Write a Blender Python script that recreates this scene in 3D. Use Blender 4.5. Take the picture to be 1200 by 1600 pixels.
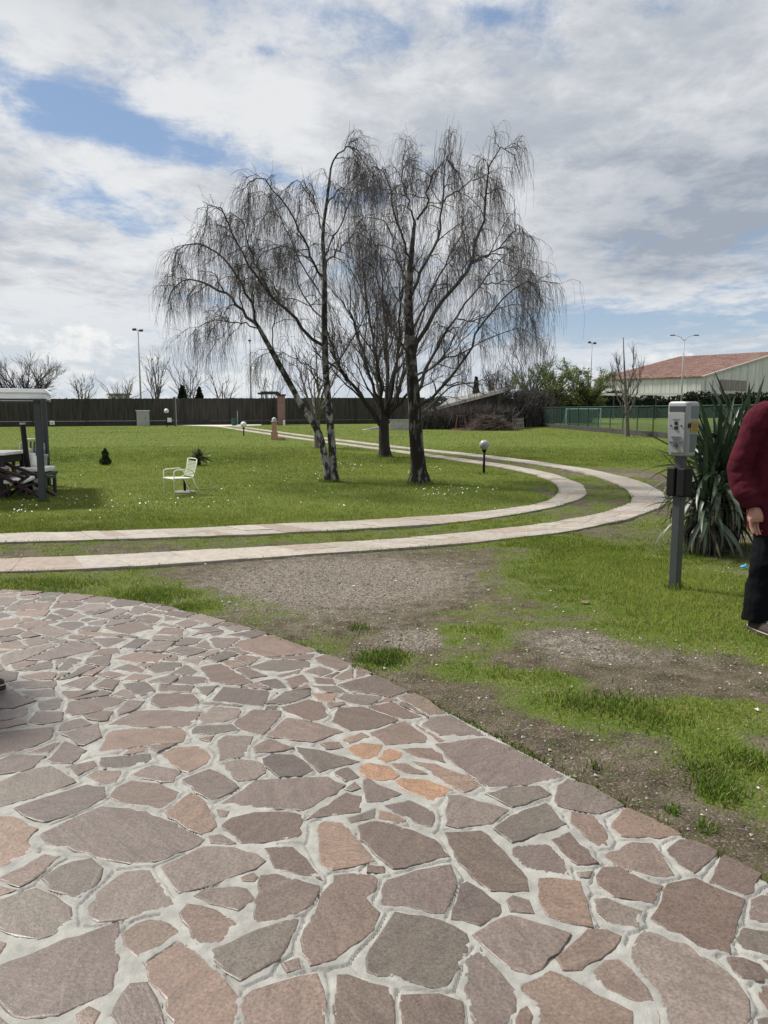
import bpy, math, random
import numpy as np
from mathutils import Vector, noise as mnoise
for o in list(bpy.data.objects): bpy.data.objects.remove(o)
SC = bpy.context.scene
COL = SC.collection
R = math.radians
PI = math.pi
rng = np.random.default_rng(11)
random.seed(7)

# ------------------------------------------------------------------ camera
CAM_H = 1.47
PITCH = math.atan(160/1200)
cam = bpy.data.cameras.new('camera')
cam.sensor_fit = 'VERTICAL'; cam.sensor_height = 36; cam.lens = 27
cam.clip_start = .05; cam.clip_end = 6000
camo = bpy.data.objects.new('camera', cam); COL.objects.link(camo)
camo.location = (0, 0, CAM_H); camo.rotation_euler = (PI/2 - PITCH, 0, 0)
SC.camera = camo
SC.render.resolution_x = 768; SC.render.resolution_y = 1024

# ------------------------------------------------------------------ light
SUN_AZ, SUN_EL = R(-58), R(53)          # azimuth measured from +Y (view direction) towards +X
sun = bpy.data.lights.new('sun', 'SUN'); sun.energy = 3.3; sun.angle = R(9); sun.color = (1, .95, .87)
suno = bpy.data.objects.new('sun', sun); COL.objects.link(suno)
sd = Vector((math.sin(SUN_AZ)*math.cos(SUN_EL), math.cos(SUN_AZ)*math.cos(SUN_EL), math.sin(SUN_EL)))
suno.rotation_euler = sd.to_track_quat('Z', 'Y').to_euler()
suno.location = (0, 0, 60)

# ------------------------------------------------------------------ sky
W = bpy.data.worlds.new('World'); SC.world = W; W.use_nodes = True
nt = W.node_tree; nt.nodes.clear()
def N(t, **kw):
    n = nt.nodes.new(t)
    for k, v in kw.items(): setattr(n, k, v)
    return n
def L(a, b): nt.links.new(a, b)
def setv(s, v):
    if hasattr(v, 'is_output') or hasattr(v, 'node'): L(v, s)
    else: s.default_value = v
def M(op, a, b=None, c=None, clamp=False):
    n = N('ShaderNodeMath', operation=op, use_clamp=clamp)
    setv(n.inputs[0], a)
    if b is not None: setv(n.inputs[1], b)
    if c is not None: setv(n.inputs[2], c)
    return n.outputs[0]
def MR(v, a, b, c=0., d=1., smooth=True):
    n = N('ShaderNodeMapRange', interpolation_type='SMOOTHSTEP' if smooth else 'LINEAR')
    setv(n.inputs['Value'], v)
    for k, x in zip(('From Min', 'From Max', 'To Min', 'To Max'), (a, b, c, d)): setv(n.inputs[k], x)
    return n.outputs[0]
def MIX(f, a, b):
    n = N('ShaderNodeMix', data_type='RGBA'); setv(n.inputs[0], f); setv(n.inputs[6], a); setv(n.inputs[7], b)
    return n.outputs[2]
def COMB(x, y, z):
    n = N('ShaderNodeCombineXYZ'); setv(n.inputs[0], x); setv(n.inputs[1], y); setv(n.inputs[2], z); return n.outputs[0]
def NOISE(vec, scale, detail=6, rough=.55, dist=0., lac=2.):
    n = N('ShaderNodeTexNoise'); L(vec, n.inputs['Vector'])
    n.inputs['Scale'].default_value = scale; n.inputs['Detail'].default_value = detail
    n.inputs['Roughness'].default_value = rough; n.inputs['Distortion'].default_value = dist
    n.inputs['Lacunarity'].default_value = lac
    return n.outputs[0]
sky = N('ShaderNodeTexSky', sky_type='NISHITA'); sky.sun_disc = False
sky.sun_elevation = SUN_EL; sky.sun_rotation = SUN_AZ
sky.air_density = 1.0; sky.dust_density = .25; sky.ozone_density = 2.2
tc = N('ShaderNodeTexCoord'); sp = N('ShaderNodeSeparateXYZ'); L(tc.outputs['Generated'], sp.inputs[0])
dx, dy, dz = sp.outputs
el = M('ARCSINE', M('MINIMUM', M('MAXIMUM', dz, -1.), 1.)); az = M('ARCTAN2', dx, dy)
zz = M('ADD', M('MAXIMUM', dz, 0.), .12)
px, py = M('DIVIDE', dx, zz), M('DIVIDE', dy, zz)
deck = COMB(M('ADD', M('MULTIPLY', px, 1.25), 3.7), M('ADD', py, .6), 1.3)      # cloud deck seen in perspective
def spot(a0, e0, sa, se, tilt=0.):
    a = M('SUBTRACT', az, a0); e = M('SUBTRACT', M('SUBTRACT', el, e0), M('MULTIPLY', a, tilt))
    return M('EXPONENT', M('MULTIPLY', M('ADD', M('POWER', M('ABSOLUTE', M('DIVIDE', a, sa)), 2.), M('POWER', M('ABSOLUTE', M('DIVIDE', e, se)), 2.)), -1.))
n1 = NOISE(deck, 1.5, 11, .66, .2)
n2 = NOISE(deck, .5, 3, .5)
fine = NOISE(deck, 5.5, 9, .66, .3)
cov = M('ADD', M('MULTIPLY', n1, .85), M('MULTIPLY', n2, .22))
cov = M('ADD', cov, M('MULTIPLY', M('SUBTRACT', fine, .5), .34))
gap = M('MULTIPLY', spot(-.35, .325, .14, .034, -.18), .31)
gap = M('ADD', gap, M('MULTIPLY', spot(-.17, .285, .10, .02, -.2), .15))
gap = M('ADD', gap, M('MULTIPLY', spot(-.38, .235, .14, .02, .0), .13))
gap = M('ADD', gap, M('MULTIPLY', spot(.125, .44, .04, .015, .0), .10))
gap = M('ADD', gap, M('MULTIPLY', spot(.40, .44, .14, .03, .1), .08))
gap = M('ADD', gap, M('MULTIPLY', spot(.30, .105, .24, .03, .0), .24))
cov = M('SUBTRACT', cov, gap)
cov = M('ADD', cov, M('MULTIPLY', spot(.10, .33, .3, .07, 0.), .07))
dens = MR(cov, .30, .52)
# thick parts are grey underneath, thin parts bright
s1 = NOISE(COMB(M('ADD', M('MULTIPLY', px, 1.), 9.1), M('ADD', py, 2.), 5.), 1.0, 9, .62, .2)
shade = MR(M('ADD', s1, M('MULTIPLY', M('SUBTRACT', fine, .5), .34)), .32, .62)
grey = M('ADD', M('MULTIPLY', spot(.42, .23, .25, .075, .05), .76), M('MULTIPLY', spot(-.30, .455, .2, .045, 0.), .55))
grey = M('ADD', grey, M('MULTIPLY', spot(.16, .16, .2, .03, 0.), .25))
lum = M('SUBTRACT', M('ADD', M('MULTIPLY', shade, .75), .28), grey, clamp=True)
CB = 5.6
cloudc = MIX(lum, (CB*.43, CB*.48, CB*.56, 1), (CB*.97, CB*.985, CB*1.0, 1))
veil = MIX(.65, sky.outputs[0], (CB*.29, CB*.39, CB*.57, 1))          # thin high haze over the open blue
c1 = MIX(M('MULTIPLY', dens, .97), veil, cloudc)
# pale air towards the horizon
c1 = MIX(MR(el, 0., .16, .75, .0), c1, (CB*.70, CB*.79, CB*.90, 1))
# cumulus heads standing on the horizon
ae = COMB(M('MULTIPLY', az, 1.), M('MULTIPLY', el, 1.5), 2.2)
q = M('ADD', M('MULTIPLY', NOISE(ae, 9., 12, .62, .1), .8), M('MULTIPLY', NOISE(ae, 3.2, 2, .5), .5))
top = MR(el, .02, .12, .0, .40, smooth=False)
ctop = M('ADD', M('SUBTRACT', q, top), M('MULTIPLY', spot(-.42, .075, .15, .06, 0.), .26))
ctop = M('ADD', ctop, M('MULTIPLY', spot(.30, .06, .22, .03, 0.), .17))
cum = MR(ctop, .60, .66)
cs = NOISE(COMB(M('ADD', M('MULTIPLY', az, 1.), .008), M('ADD', M('MULTIPLY', el, 1.5), -.014), 2.2), 9., 12, .62, .1)
rim = MR(M('SUBTRACT', NOISE(ae, 9., 12, .62, .1), cs), -.06, .08)
cumc = MIX(M('ADD', M('MULTIPLY', rim, .6), M('MULTIPLY', MR(el, .0, .11), .4), clamp=True), (CB*.66, CB*.74, CB*.82, 1), (CB*1.12, CB*1.12, CB*1.1, 1))
c2 = MIX(M('MULTIPLY', cum, .9), c1, cumc)
bg = N('ShaderNodeBackground'); L(c2, bg.inputs[0]); bg.inputs[1].default_value = .07
wo = N('ShaderNodeOutputWorld'); L(bg.outputs[0], wo.inputs[0])
W.cycles.sampling_method = 'MANUAL'; W.cycles.sample_map_resolution = 512

vs = SC.view_settings
vs.view_transform = 'Standard'; vs.look = 'None'; vs.exposure = 1.1; vs.gamma = 1.0; vs.use_curve_mapping = False
try: SC.render.engine = 'CYCLES'
except Exception: pass
SC.cycles.transparent_max_bounces = 24
SC.cycles.max_bounces = 4; SC.cycles.diffuse_bounces = 2

# ------------------------------------------------------------------ helpers
CP, SP = math.cos(PITCH), math.sin(PITCH)
def at(u, v, Y):
    """point of the plane y = Y that the survey photo (1200 x 1600) shows at u, v"""
    a, b = (u-600)/1200, -(v-800)/1200
    t = Y/(CP + b*SP)
    return np.array((a*t, Y, CAM_H + (-SP + b*CP)*t))
def gnd(u, v):
    a, b = (u-600)/1200, -(v-800)/1200
    t = -CAM_H/(-SP + b*CP)
    return np.array((a*t, (CP + b*SP)*t, 0.))

def mesh_from(name, V, F, smooth=False, mat=None, col=None, n=None):
    """V (n,3) array, F list of index arrays: each (m,k) array of k-gons, or a list of lists"""
    me = bpy.data.meshes.new(name)
    V = np.asarray(V, np.float32)
    if isinstance(F, np.ndarray): F = [F]
    loops, starts, tot = [], [], 0
    for f in F:
        f = np.asarray(f, np.int32)
        if f.ndim == 1: f = f[None]
        if not len(f): continue
        loops.append(f.ravel()); starts.append(tot + np.arange(len(f))*f.shape[1]); tot += f.size
    loops = np.concatenate(loops); starts = np.concatenate(starts)
    me.vertices.add(len(V)); me.vertices.foreach_set('co', V.ravel())
    me.loops.add(len(loops)); me.loops.foreach_set('vertex_index', loops)
    me.polygons.add(len(starts)); me.polygons.foreach_set('loop_start', starts.astype(np.int32))
    me.update(calc_edges=True)
    me.polygons.foreach_set('use_smooth', np.full(len(starts), smooth, bool))
    if col is not None:
        ca = me.color_attributes.new('Col', 'FLOAT_COLOR', 'POINT')
        c = np.ones((len(V), 4), np.float32); c[:, :3] = col
        ca.data.foreach_set('color', c.ravel())
    if mat: me.materials.append(mat)
    me.validate()
    return me
def root_loc(o):
    l = Vector(o.location)
    while o.parent: o = o.parent; l += o.location
    return np.array(l)
def link(name, me, parent=None, **props):
    o = bpy.data.objects.new(name, me); COL.objects.link(o)
    if parent is not None: o.parent = parent
    for k, v in props.items(): o[k] = v
    return o
def thing(name, label, cat, loc=(0, 0, 0), rotz=0., group=None):
    o = bpy.data.objects.new(name, None); COL.objects.link(o); o.empty_display_size = .1
    o.location = tuple(map(float, loc)); o.rotation_euler = (0, 0, rotz)
    o['label'] = label; o['category'] = cat
    if group: o['group'] = group
    return o
def tag(o, label, cat, group=None):
    o['label'] = label; o['category'] = cat
    if group: o['group'] = group
    return o
def copy_tree(o, parent=None):
    c = o.copy(); COL.objects.link(c)
    if parent is not None: c.parent = parent
    for ch in [k for k in bpy.data.objects if k.parent == o]: copy_tree(ch, c)
    return c

class MB:
    """collects shapes in world (or local) coordinates; build() links them as one mesh"""
    def __init__(s): s.V, s.F, s.n = [], [], 0
    def add(s, V, F):
        V = np.asarray(V, float); s.V.append(V)
        for f in F: s.F.append([i + s.n for i in f])
        s.n += len(V); return s
    def box(s, c, size, rz=0., taper=1., rx=0.):
        x, y, z = np.array(size)/2
        V = np.array([[-x, -y, -z], [x, -y, -z], [x, y, -z], [-x, y, -z], [-x*taper, -y*taper, z], [x*taper, -y*taper, z], [x*taper, y*taper, z], [-x*taper, y*taper, z]])
        if rx: V = V @ np.array([[1, 0, 0], [0, math.cos(rx), math.sin(rx)], [0, -math.sin(rx), math.cos(rx)]])
        cz, sz = math.cos(rz), math.sin(rz)
        V = V @ np.array([[cz, sz, 0], [-sz, cz, 0], [0, 0, 1]]) + np.array(c)
        return s.add(V, [[0, 3, 2, 1], [4, 5, 6, 7], [0, 1, 5, 4], [1, 2, 6, 5], [2, 3, 7, 6], [3, 0, 4, 7]])
    def bar(s, p, q, w, h=None):
        h = h or w; p, q = np.array(p, float), np.array(q, float); t = q - p; t /= np.linalg.norm(t)
        ref = np.array((0, 0, 1.)) if abs(t[2]) < .9 else np.array((0, 1., 0))
        a = np.cross(t, ref); a /= np.linalg.norm(a); b = np.cross(a, t)
        V = [e + a*w/2*i + b*h/2*j for e in (p, q) for i, j in ((-1, -1), (1, -1), (1, 1), (-1, 1))]
        return s.add(V, [[0, 1, 2, 3], [7, 6, 5, 4], [0, 4, 5, 1], [1, 5, 6, 2], [2, 6, 7, 3], [3, 7, 4, 0]])
    def tube(s, pts, r, n=8, caps=True):
        P = np.array(pts, float); K = len(P); r = np.full(K, r) if np.isscalar(r) else np.array(r)
        T = np.gradient(P, axis=0); T /= np.linalg.norm(T, axis=1)[:, None] + 1e-9
        ref = np.array((0, 0, 1.)) if abs(T[0][2]) < .9 else np.array((0, 1., 0))
        V = []
        a = np.cross(T[0], ref); a /= np.linalg.norm(a)
        for k in range(K):
            a = a - T[k]*np.dot(a, T[k]); a /= np.linalg.norm(a); b = np.cross(T[k], a)
            for i in range(n):
                th = 2*PI*i/n; V.append(P[k] + r[k]*(math.cos(th)*a + math.sin(th)*b))
        F = [[k*n+i, k*n+(i+1) % n, (k+1)*n+(i+1) % n, (k+1)*n+i] for k in range(K-1) for i in range(n)]
        if caps: F += [list(range(n))[::-1], [(K-1)*n+i for i in range(n)]]
        return s.add(V, F)
    def loft(s, rings):
        """rings: list of (n,3)"""
        n = len(rings[0]); K = len(rings); V = np.concatenate(rings)
        F = [[k*n+i, k*n+(i+1) % n, (k+1)*n+(i+1) % n, (k+1)*n+i] for k in range(K-1) for i in range(n)]
        return s.add(V, F + [list(range(n))[::-1], [(K-1)*n+i for i in range(n)]])
    def oval(s, spec, n=20):
        """spec: (x, y, z, rx, ry) horizontal ellipses stacked in z"""
        th = np.arange(n)*2*PI/n
        return s.loft([np.c_[x+rx*np.cos(th), y+ry*np.sin(th), np.full(n, z)] for x, y, z, rx, ry in spec])
    def ball(s, c, r, n=16, m=10):
        r = np.array((r, r, r) if np.isscalar(r) else r); c = np.array(c)
        return s.oval([(c[0], c[1], c[2]-r[2]*math.cos(a), r[0]*math.sin(a), r[1]*math.sin(a)) for a in np.linspace(.12, PI-.12, m)], n)
    def prism(s, poly, z0, z1):
        n = len(poly); V = [(x, y, z0) for x, y in poly] + [(x, y, z1) for x, y in poly]
        return s.add(V, [list(range(n))[::-1], list(range(n, 2*n))] + [[i, (i+1) % n, n+(i+1) % n, n+i] for i in range(n)])
    def build(s, name, mat, parent=None, smooth=False, world=True, bevel=0., seg=2, **props):
        V = np.concatenate(s.V)
        if parent is not None and world: V = V - root_loc(parent)
        me = bpy.data.meshes.new(name); me.from_pydata(V.tolist(), [], s.F); me.update()
        if smooth: me.polygons.foreach_set('use_smooth', np.full(len(me.polygons), True))
        if mat: me.materials.append(mat)
        o = link(name, me, parent, **props)
        if bevel:
            b = o.modifiers.new('bevel', 'BEVEL'); b.width = bevel; b.segments = seg; b.limit_method = 'ANGLE'; b.angle_limit = R(35)
        return o

# ------------------------------------------------------------------ materials
def mat(name, col, rough=.7, var=.2, scale=8., bump=0., bscale=40., spec=.3, metal=0., attr=False, streak=None, transl=0., detail=5., blot=None):
    m = bpy.data.materials.new(name); m.use_nodes = True; t = m.node_tree; b = t.nodes['Principled BSDF']
    b.inputs['Roughness'].default_value = rough; b.inputs['Metallic'].default_value = metal
    b.inputs['Specular IOR Level'].default_value = spec
    g = t.nodes.new('ShaderNodeNewGeometry')
    vec = g.outputs['Position']
    if streak:
        mp = t.nodes.new('ShaderNodeVectorMath'); mp.operation = 'MULTIPLY'; mp.inputs[1].default_value = streak
        t.links.new(vec, mp.inputs[0]); vec = mp.outputs[0]
    nz = t.nodes.new('ShaderNodeTexNoise'); nz.inputs['Scale'].default_value = scale; nz.inputs['Detail'].default_value = detail; nz.inputs['Roughness'].default_value = .6
    t.links.new(vec, nz.inputs['Vector'])
    mr = t.nodes.new('ShaderNodeMapRange'); mr.inputs['From Min'].default_value = .3; mr.inputs['From Max'].default_value = .7
    mr.inputs['To Min'].default_value = 1-var; mr.inputs['To Max'].default_value = 1+var
    t.links.new(nz.outputs[0], mr.inputs['Value'])
    mx = t.nodes.new('ShaderNodeVectorMath'); mx.operation = 'SCALE'
    if attr:
        at_ = t.nodes.new('ShaderNodeAttribute'); at_.attribute_name = 'Col'; t.links.new(at_.outputs['Color'], mx.inputs[0])
    else: mx.inputs[0].default_value = col[:3]
    t.links.new(mr.outputs[0], mx.inputs['Scale'])
    out = mx.outputs[0]
    if blot:
        c2, bs, lo, hi = blot
        n2_ = t.nodes.new('ShaderNodeTexNoise'); n2_.inputs['Scale'].default_value = bs; n2_.inputs['Detail'].default_value = 6; n2_.inputs['Roughness'].default_value = .65
        t.links.new(vec, n2_.inputs['Vector'])
        m2 = t.nodes.new('ShaderNodeMapRange'); m2.inputs['From Min'].default_value = lo; m2.inputs['From Max'].default_value = hi
        t.links.new(n2_.outputs[0], m2.inputs['Value'])
        x2 = t.nodes.new('ShaderNodeMix'); x2.data_type = 'RGBA'; t.links.new(m2.outputs[0], x2.inputs[0]); t.links.new(out, x2.inputs[6]); x2.inputs[7].default_value = (*c2, 1)
        out = x2.outputs[2]
    t.links.new(out, b.inputs['Base Color'])
    if bump:
        n3 = t.nodes.new('ShaderNodeTexNoise'); n3.inputs['Scale'].default_value = bscale; n3.inputs['Detail'].default_value = 6; n3.inputs['Roughness'].default_value = .65
        t.links.new(vec, n3.inputs['Vector'])
        bp = t.nodes.new('ShaderNodeBump'); bp.inputs['Strength'].default_value = 1.; bp.inputs['Distance'].default_value = bump
        t.links.new(n3.outputs[0], bp.inputs['Height']); t.links.new(bp.outputs[0], b.inputs['Normal'])
    if transl:
        tr = t.nodes.new('ShaderNodeBsdfTranslucent'); t.links.new(out, tr.inputs[0])
        ms = t.nodes.new('ShaderNodeMixShader'); ms.inputs[0].default_value = transl
        t.links.new(b.outputs[0], ms.inputs[1]); t.links.new(tr.outputs[0], ms.inputs[2])
        t.links.new(ms.outputs[0], t.nodes['Material Output'].inputs[0])
    return m
MT = {}
MT['stone'] = mat('porphyry_stone', (.2, .15, .13), .44, .36, 110., .0010, 80., .5, attr=True, blot=((.085, .060, .050), 9., .52, .85))
def stonemat():
    m = MT['stone']; t = m.node_tree; b = t.nodes['Principled BSDF']; g = [n for n in t.nodes if n.type == 'NEW_GEOMETRY'][0]
    oi = t.nodes.new('ShaderNodeObjectInfo'); an = t.nodes.new('ShaderNodeMath'); an.operation = 'MULTIPLY'; an.inputs[1].default_value = 6.283; t.links.new(oi.outputs['Random'], an.inputs[0])
    vr = t.nodes.new('ShaderNodeVectorRotate'); vr.rotation_type = 'Z_AXIS'; t.links.new(g.outputs['Position'], vr.inputs['Vector']); t.links.new(an.outputs[0], vr.inputs['Angle'])
    sc = t.nodes.new('ShaderNodeVectorMath'); sc.operation = 'MULTIPLY'; sc.inputs[1].default_value = (7., 24., 7.); t.links.new(vr.outputs[0], sc.inputs[0])
    nz = t.nodes.new('ShaderNodeTexNoise'); nz.inputs['Scale'].default_value = 1.; nz.inputs['Detail'].default_value = 7; nz.inputs['Roughness'].default_value = .68; nz.inputs['Distortion'].default_value = .6; t.links.new(sc.outputs[0], nz.inputs['Vector'])
    mr = t.nodes.new('ShaderNodeMapRange'); mr.inputs['From Min'].default_value = .32; mr.inputs['From Max'].default_value = .68; mr.inputs['To Min'].default_value = .80; mr.inputs['To Max'].default_value = 1.18; t.links.new(nz.outputs[0], mr.inputs['Value'])
    src = b.inputs['Base Color'].links[0].from_socket
    mu = t.nodes.new('ShaderNodeVectorMath'); mu.operation = 'SCALE'; t.links.new(src, mu.inputs[0]); t.links.new(mr.outputs[0], mu.inputs['Scale'])
    # pale mineral specks
    vo = t.nodes.new('ShaderNodeTexVoronoi'); vo.inputs['Scale'].default_value = 150.; t.links.new(g.outputs['Position'], vo.inputs['Vector'])
    m2 = t.nodes.new('ShaderNodeMapRange'); m2.inputs['From Min'].default_value = .22; m2.inputs['From Max'].default_value = .10; m2.inputs['To Max'].default_value = .55; t.links.new(vo.outputs['Distance'], m2.inputs['Value'])
    x2 = t.nodes.new('ShaderNodeMix'); x2.data_type = 'RGBA'; t.links.new(m2.outputs[0], x2.inputs[0]); t.links.new(mu.outputs[0], x2.inputs[6]); x2.inputs[7].default_value = (.22, .19, .17, 1)
    t.links.new(x2.outputs[2], b.inputs['Base Color'])
    b2 = t.nodes.new('ShaderNodeBump'); b2.inputs['Strength'].default_value = 1.; b2.inputs['Distance'].default_value = .0022; t.links.new(nz.outputs[0], b2.inputs['Height'])
    old = b.inputs['Normal'].links[0].from_socket; t.links.new(old, b2.inputs['Normal']); t.links.new(b2.outputs[0], b.inputs['Normal'])
stonemat()
MT['mortar'] = mat('mortar', (.232, .23, .216), .7, .24, 14., .0025, 120., .2, blot=((.20, .19, .17), 5., .55, .8))
MT['track'] = mat('pale_track_stone', (.4, .38, .35), .7, .22, 16., .002, 50., .3, attr=True, blot=((.25, .22, .19), 3., .58, .85))
MT['trackbed'] = mat('track_mortar', (.25, .232, .205), .85, .25, 10., .003, 80., .2)
MT['birch'] = mat('birch_bark', (.27, .26, .245), .85, .3, 6., .012, 14., .2, blot=((.03, .027, .024), 8., .44, .52), streak=(1.2, 1.2, .7))
MT['birchold'] = mat('old_birch_bark', (.15, .142, .13), .9, .35, 6., .03, 12., .15, blot=((.022, .019, .016), 7., .40, .48), streak=(1.6, 1.6, .35))
MT['bark'] = mat('dark_bark', (.035, .030, .027), .92, .4, 9., .02, 22., .12, streak=(1.5, 1.5, .4))
MT['uppertrunk'] = mat('grey_birch_bark', (.16, .15, .14), .88, .4, 5., .01, 16., .15, blot=((.03, .027, .024), 7., .42, .52))
MT['branch'] = mat('birch_branch', (.055, .050, .047), .85, .4, 4., .004, 30., .15)
MT['twig'] = mat('birch_twig', (.080, .068, .068), .8, .3, 3.)
MT['greybark'] = mat('grey_bark', (.13, .12, .105), .9, .3, 8., .01, 25., .15)
MT['graytwig'] = mat('grey_twig', (.075, .066, .060), .85, .3, 2.)
MT['dark_metal'] = mat('anthracite_metal', (.045, .052, .055), .45, .12, 6., .0004, 60., .4)
MT['black'] = mat('black_plastic', (.008, .008, .009), .65, .2, 8., 0, 1, .2)
MT['casegrey'] = mat('light_grey_plastic', (.27, .28, .29), .42, .06, 9., .0003, 90., .45)
MT['caseblue'] = mat('slate_grey_plastic', (.10, .125, .15), .4, .1, 9., 0, 1, .45)
MT['yellow'] = mat('yellow_label', (.30, .205, .02), .5, .12, 30.)
MT['screen'] = mat('dark_screen', (.055, .06, .065), .22, .1, 5.)
MT['white'] = mat('white_paint', (.72, .72, .69), .5, .08, 7.)
MT['wchair'] = mat('cream_white_paint', (.66, .69, .58), .45, .06, 12.)
MT['canopy'] = mat('white_canopy_fabric', (.78, .79, .84), .8, .05, 3., .004, 7., transl=.5)
MT['globe'] = mat('frosted_globe', (.62, .62, .61), .3, .12, 9., 0, 1, .5)
MT['globe2'] = mat('smoked_globe', (.27, .27, .265), .22, .18, 14., 0, 1, .5)
MT['concrete'] = mat('concrete', (.34, .335, .32), .88, .2, 6., .003, 40., .2)
MT['pad'] = mat('pale_concrete_pad', (.44, .42, .38), .9, .12, 1.2, .002, 30., .2)
MT['darkwall'] = mat('dark_concrete', (.045, .043, .04), .9, .35, 3., .006, 20., .2)
MT['slat'] = mat('weathered_boards', (.055, .050, .044), .88, .45, 2.2, .004, 25., .2, streak=(3., 3., .25))
MT['terracotta'] = mat('salmon_terracotta', (.38, .215, .155), .75, .15, 8.)
MT['pink'] = mat('pink_plaster', (.26, .15, .14), .85, .2, 3.)
MT['roof'] = mat('rusty_red_roofing', (.17, .098, .082), .8, .4, .6, 0, 1, .2, blot=((.26, .205, .185), .5, .5, .8))
MT['cladding'] = mat('weathered_white_cladding', (.55, .55, .53), .75, .16, .7, 0, 1, .2, streak=(1., 1., .25), blot=((.28, .27, .24), .8, .6, .85))
MT['shedroof'] = mat('grey_roof_sheet', (.17, .165, .155), .85, .3, 1.5, .01, 5.)
MT['verge'] = mat('pale_verge_board', (.42, .41, .39), .8, .2, 3.)
MT['shedwall'] = mat('dark_shed_boards', (.05, .044, .04), .9, .4, 2., .01, 12., streak=(2., 2., .3))
MT['galv'] = mat('galvanised_metal', (.33, .34, .35), .5, .1, 4., 0, 1, .4)
MT['maroon'] = mat('maroon_wood', (.03, .012, .014), .5, .2, 10.)
MT['darkwood'] = mat('dark_wood', (.022, .017, .016), .6, .3, 10.)
MT['blackgreen'] = mat('dark_green_plastic', (.030, .038, .034), .4, .2, 9.)
MT['pvcgrey'] = mat('grey_plastic', (.34, .37, .36), .5, .1, 9.)
MT['orange'] = mat('orange_plastic', (.42, .17, .03), .5, .15, 10.)
MT['blue'] = mat('blue_plastic', (.02, .09, .30), .4, .1, 10.)
MT['litter'] = mat('light_blue_plastic', (.06, .38, .62), .4, .15, 20.)
MT['red'] = mat('faded_red_paint', (.30, .10, .085), .6, .15, 10.)
MT['pallet'] = mat('grey_pallet_wood', (.21, .195, .17), .9, .3, 5., .004, 30.)
MT['goal'] = mat('pale_green_paint', (.24, .38, .34), .6, .1, 5.)
MT['greenpost'] = mat('green_painted_post', (.025, .07, .055), .6, .15, 5.)
MT['sweater'] = mat('burgundy_knit', (.060, .0085, .016), .95, .16, 30., .0016, 420., .1)
MT['trousers'] = mat('black_cloth', (.0045, .005, .0065), .95, .2, 30., .0012, 260., .1)
MT['skin'] = mat('skin', (.36, .19, .145), .55, .12, 30., .0008, 140., .35, blot=((.30, .12, .095), 24., .45, .8))
MT['suede'] = mat('brown_suede', (.045, .034, .030), .9, .25, 40., .001, 200.)
MT['lace'] = mat('cream_lace', (.50, .46, .40), .8, .1, 60.)
MT['hair'] = mat('grey_hair', (.16, .15, .14), .8, .3, 60., .003, 120.)
MT['conifer'] = mat('dark_conifer', (.011, .020, .014), .9, .4, 1.5)
MT['petal'] = mat('white_petals', (.78, .78, .74), .7, .08, 30.)
def leafmat(n, transl=.3): return mat(n, (0, 0, 0), .7, .28, 1.2, 0, 1, .08, attr=True, transl=transl)
MT['leaf'] = leafmat('leaves')
MT['grass'] = leafmat('grass_blades', .35)
MT['yucca'] = mat('yucca_leaf', (.03, .05, .03), .45, .22, 6., 0, 1, .45, attr=True, streak=(1., 1., 1.), transl=.12)
MT['gravel'] = mat('gravel_stone', (.3, .28, .25), .85, .25, 60., 0, 1, .2, attr=True)
MT['straw'] = mat('dry_straw', (.20, .165, .11), .85, .2, 30.)
def netmat(name, col, alpha, s=55.):
    m = bpy.data.materials.new(name); m.use_nodes = True; t = m.node_tree; b = t.nodes['Principled BSDF']
    b.inputs['Base Color'].default_value = (*col, 1); b.inputs['Roughness'].default_value = .8
    g = t.nodes.new('ShaderNodeNewGeometry'); w = t.nodes.new('ShaderNodeTexNoise'); w.inputs['Scale'].default_value = s; w.inputs['Detail'].default_value = 2
    t.links.new(g.outputs['Position'], w.inputs['Vector'])
    mr = t.nodes.new('ShaderNodeMapRange'); mr.inputs['From Min'].default_value = .3; mr.inputs['From Max'].default_value = .7
    mr.inputs['To Min'].default_value = alpha-.14; mr.inputs['To Max'].default_value = alpha+.14
    t.links.new(w.outputs[0], mr.inputs['Value']); t.links.new(mr.outputs[0], b.inputs['Alpha'])
    return m
MT['net'] = netmat('green_windbreak_net', (.014, .045, .034), .36)
MT['goalnet'] = netmat('teal_goal_net', (.018, .095, .085), .62)

# ------------------------------------------------------------------ ground plan
_tab = rng.random((64, 64, 8))
def vnoise(x, y, k=0):
    xi = np.floor(x).astype(int); yi = np.floor(y).astype(int); fx = x - xi; fy = y - yi
    fx = fx*fx*(3-2*fx); fy = fy*fy*(3-2*fy); t = _tab[:, :, k]
    g = lambda a, b: t[a % 64, b % 64]
    return (g(xi, yi)*(1-fx)+g(xi+1, yi)*fx)*(1-fy) + (g(xi, yi+1)*(1-fx)+g(xi+1, yi+1)*fx)*fy
def fbm(x, y, k=0, o=4):
    s = 0; a = .5
    for i in range(o): s = s + a*vnoise(x*2**i+i*7.3, y*2**i+i*3.1, (k+i) % 8); a *= .5
    return s/(1-.5**o)
def inside(x, y, P):
    P = np.asarray(P); A = P; B = np.roll(P, -1, 0); c = np.zeros(x.shape, int)
    for a, b in zip(A, B):
        if a[1] == b[1]: continue
        c += ((a[1] > y) != (b[1] > y)) & (x < (b[0]-a[0])*(y-a[1])/(b[1]-a[1])+a[0])
    return c % 2 == 1
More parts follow.
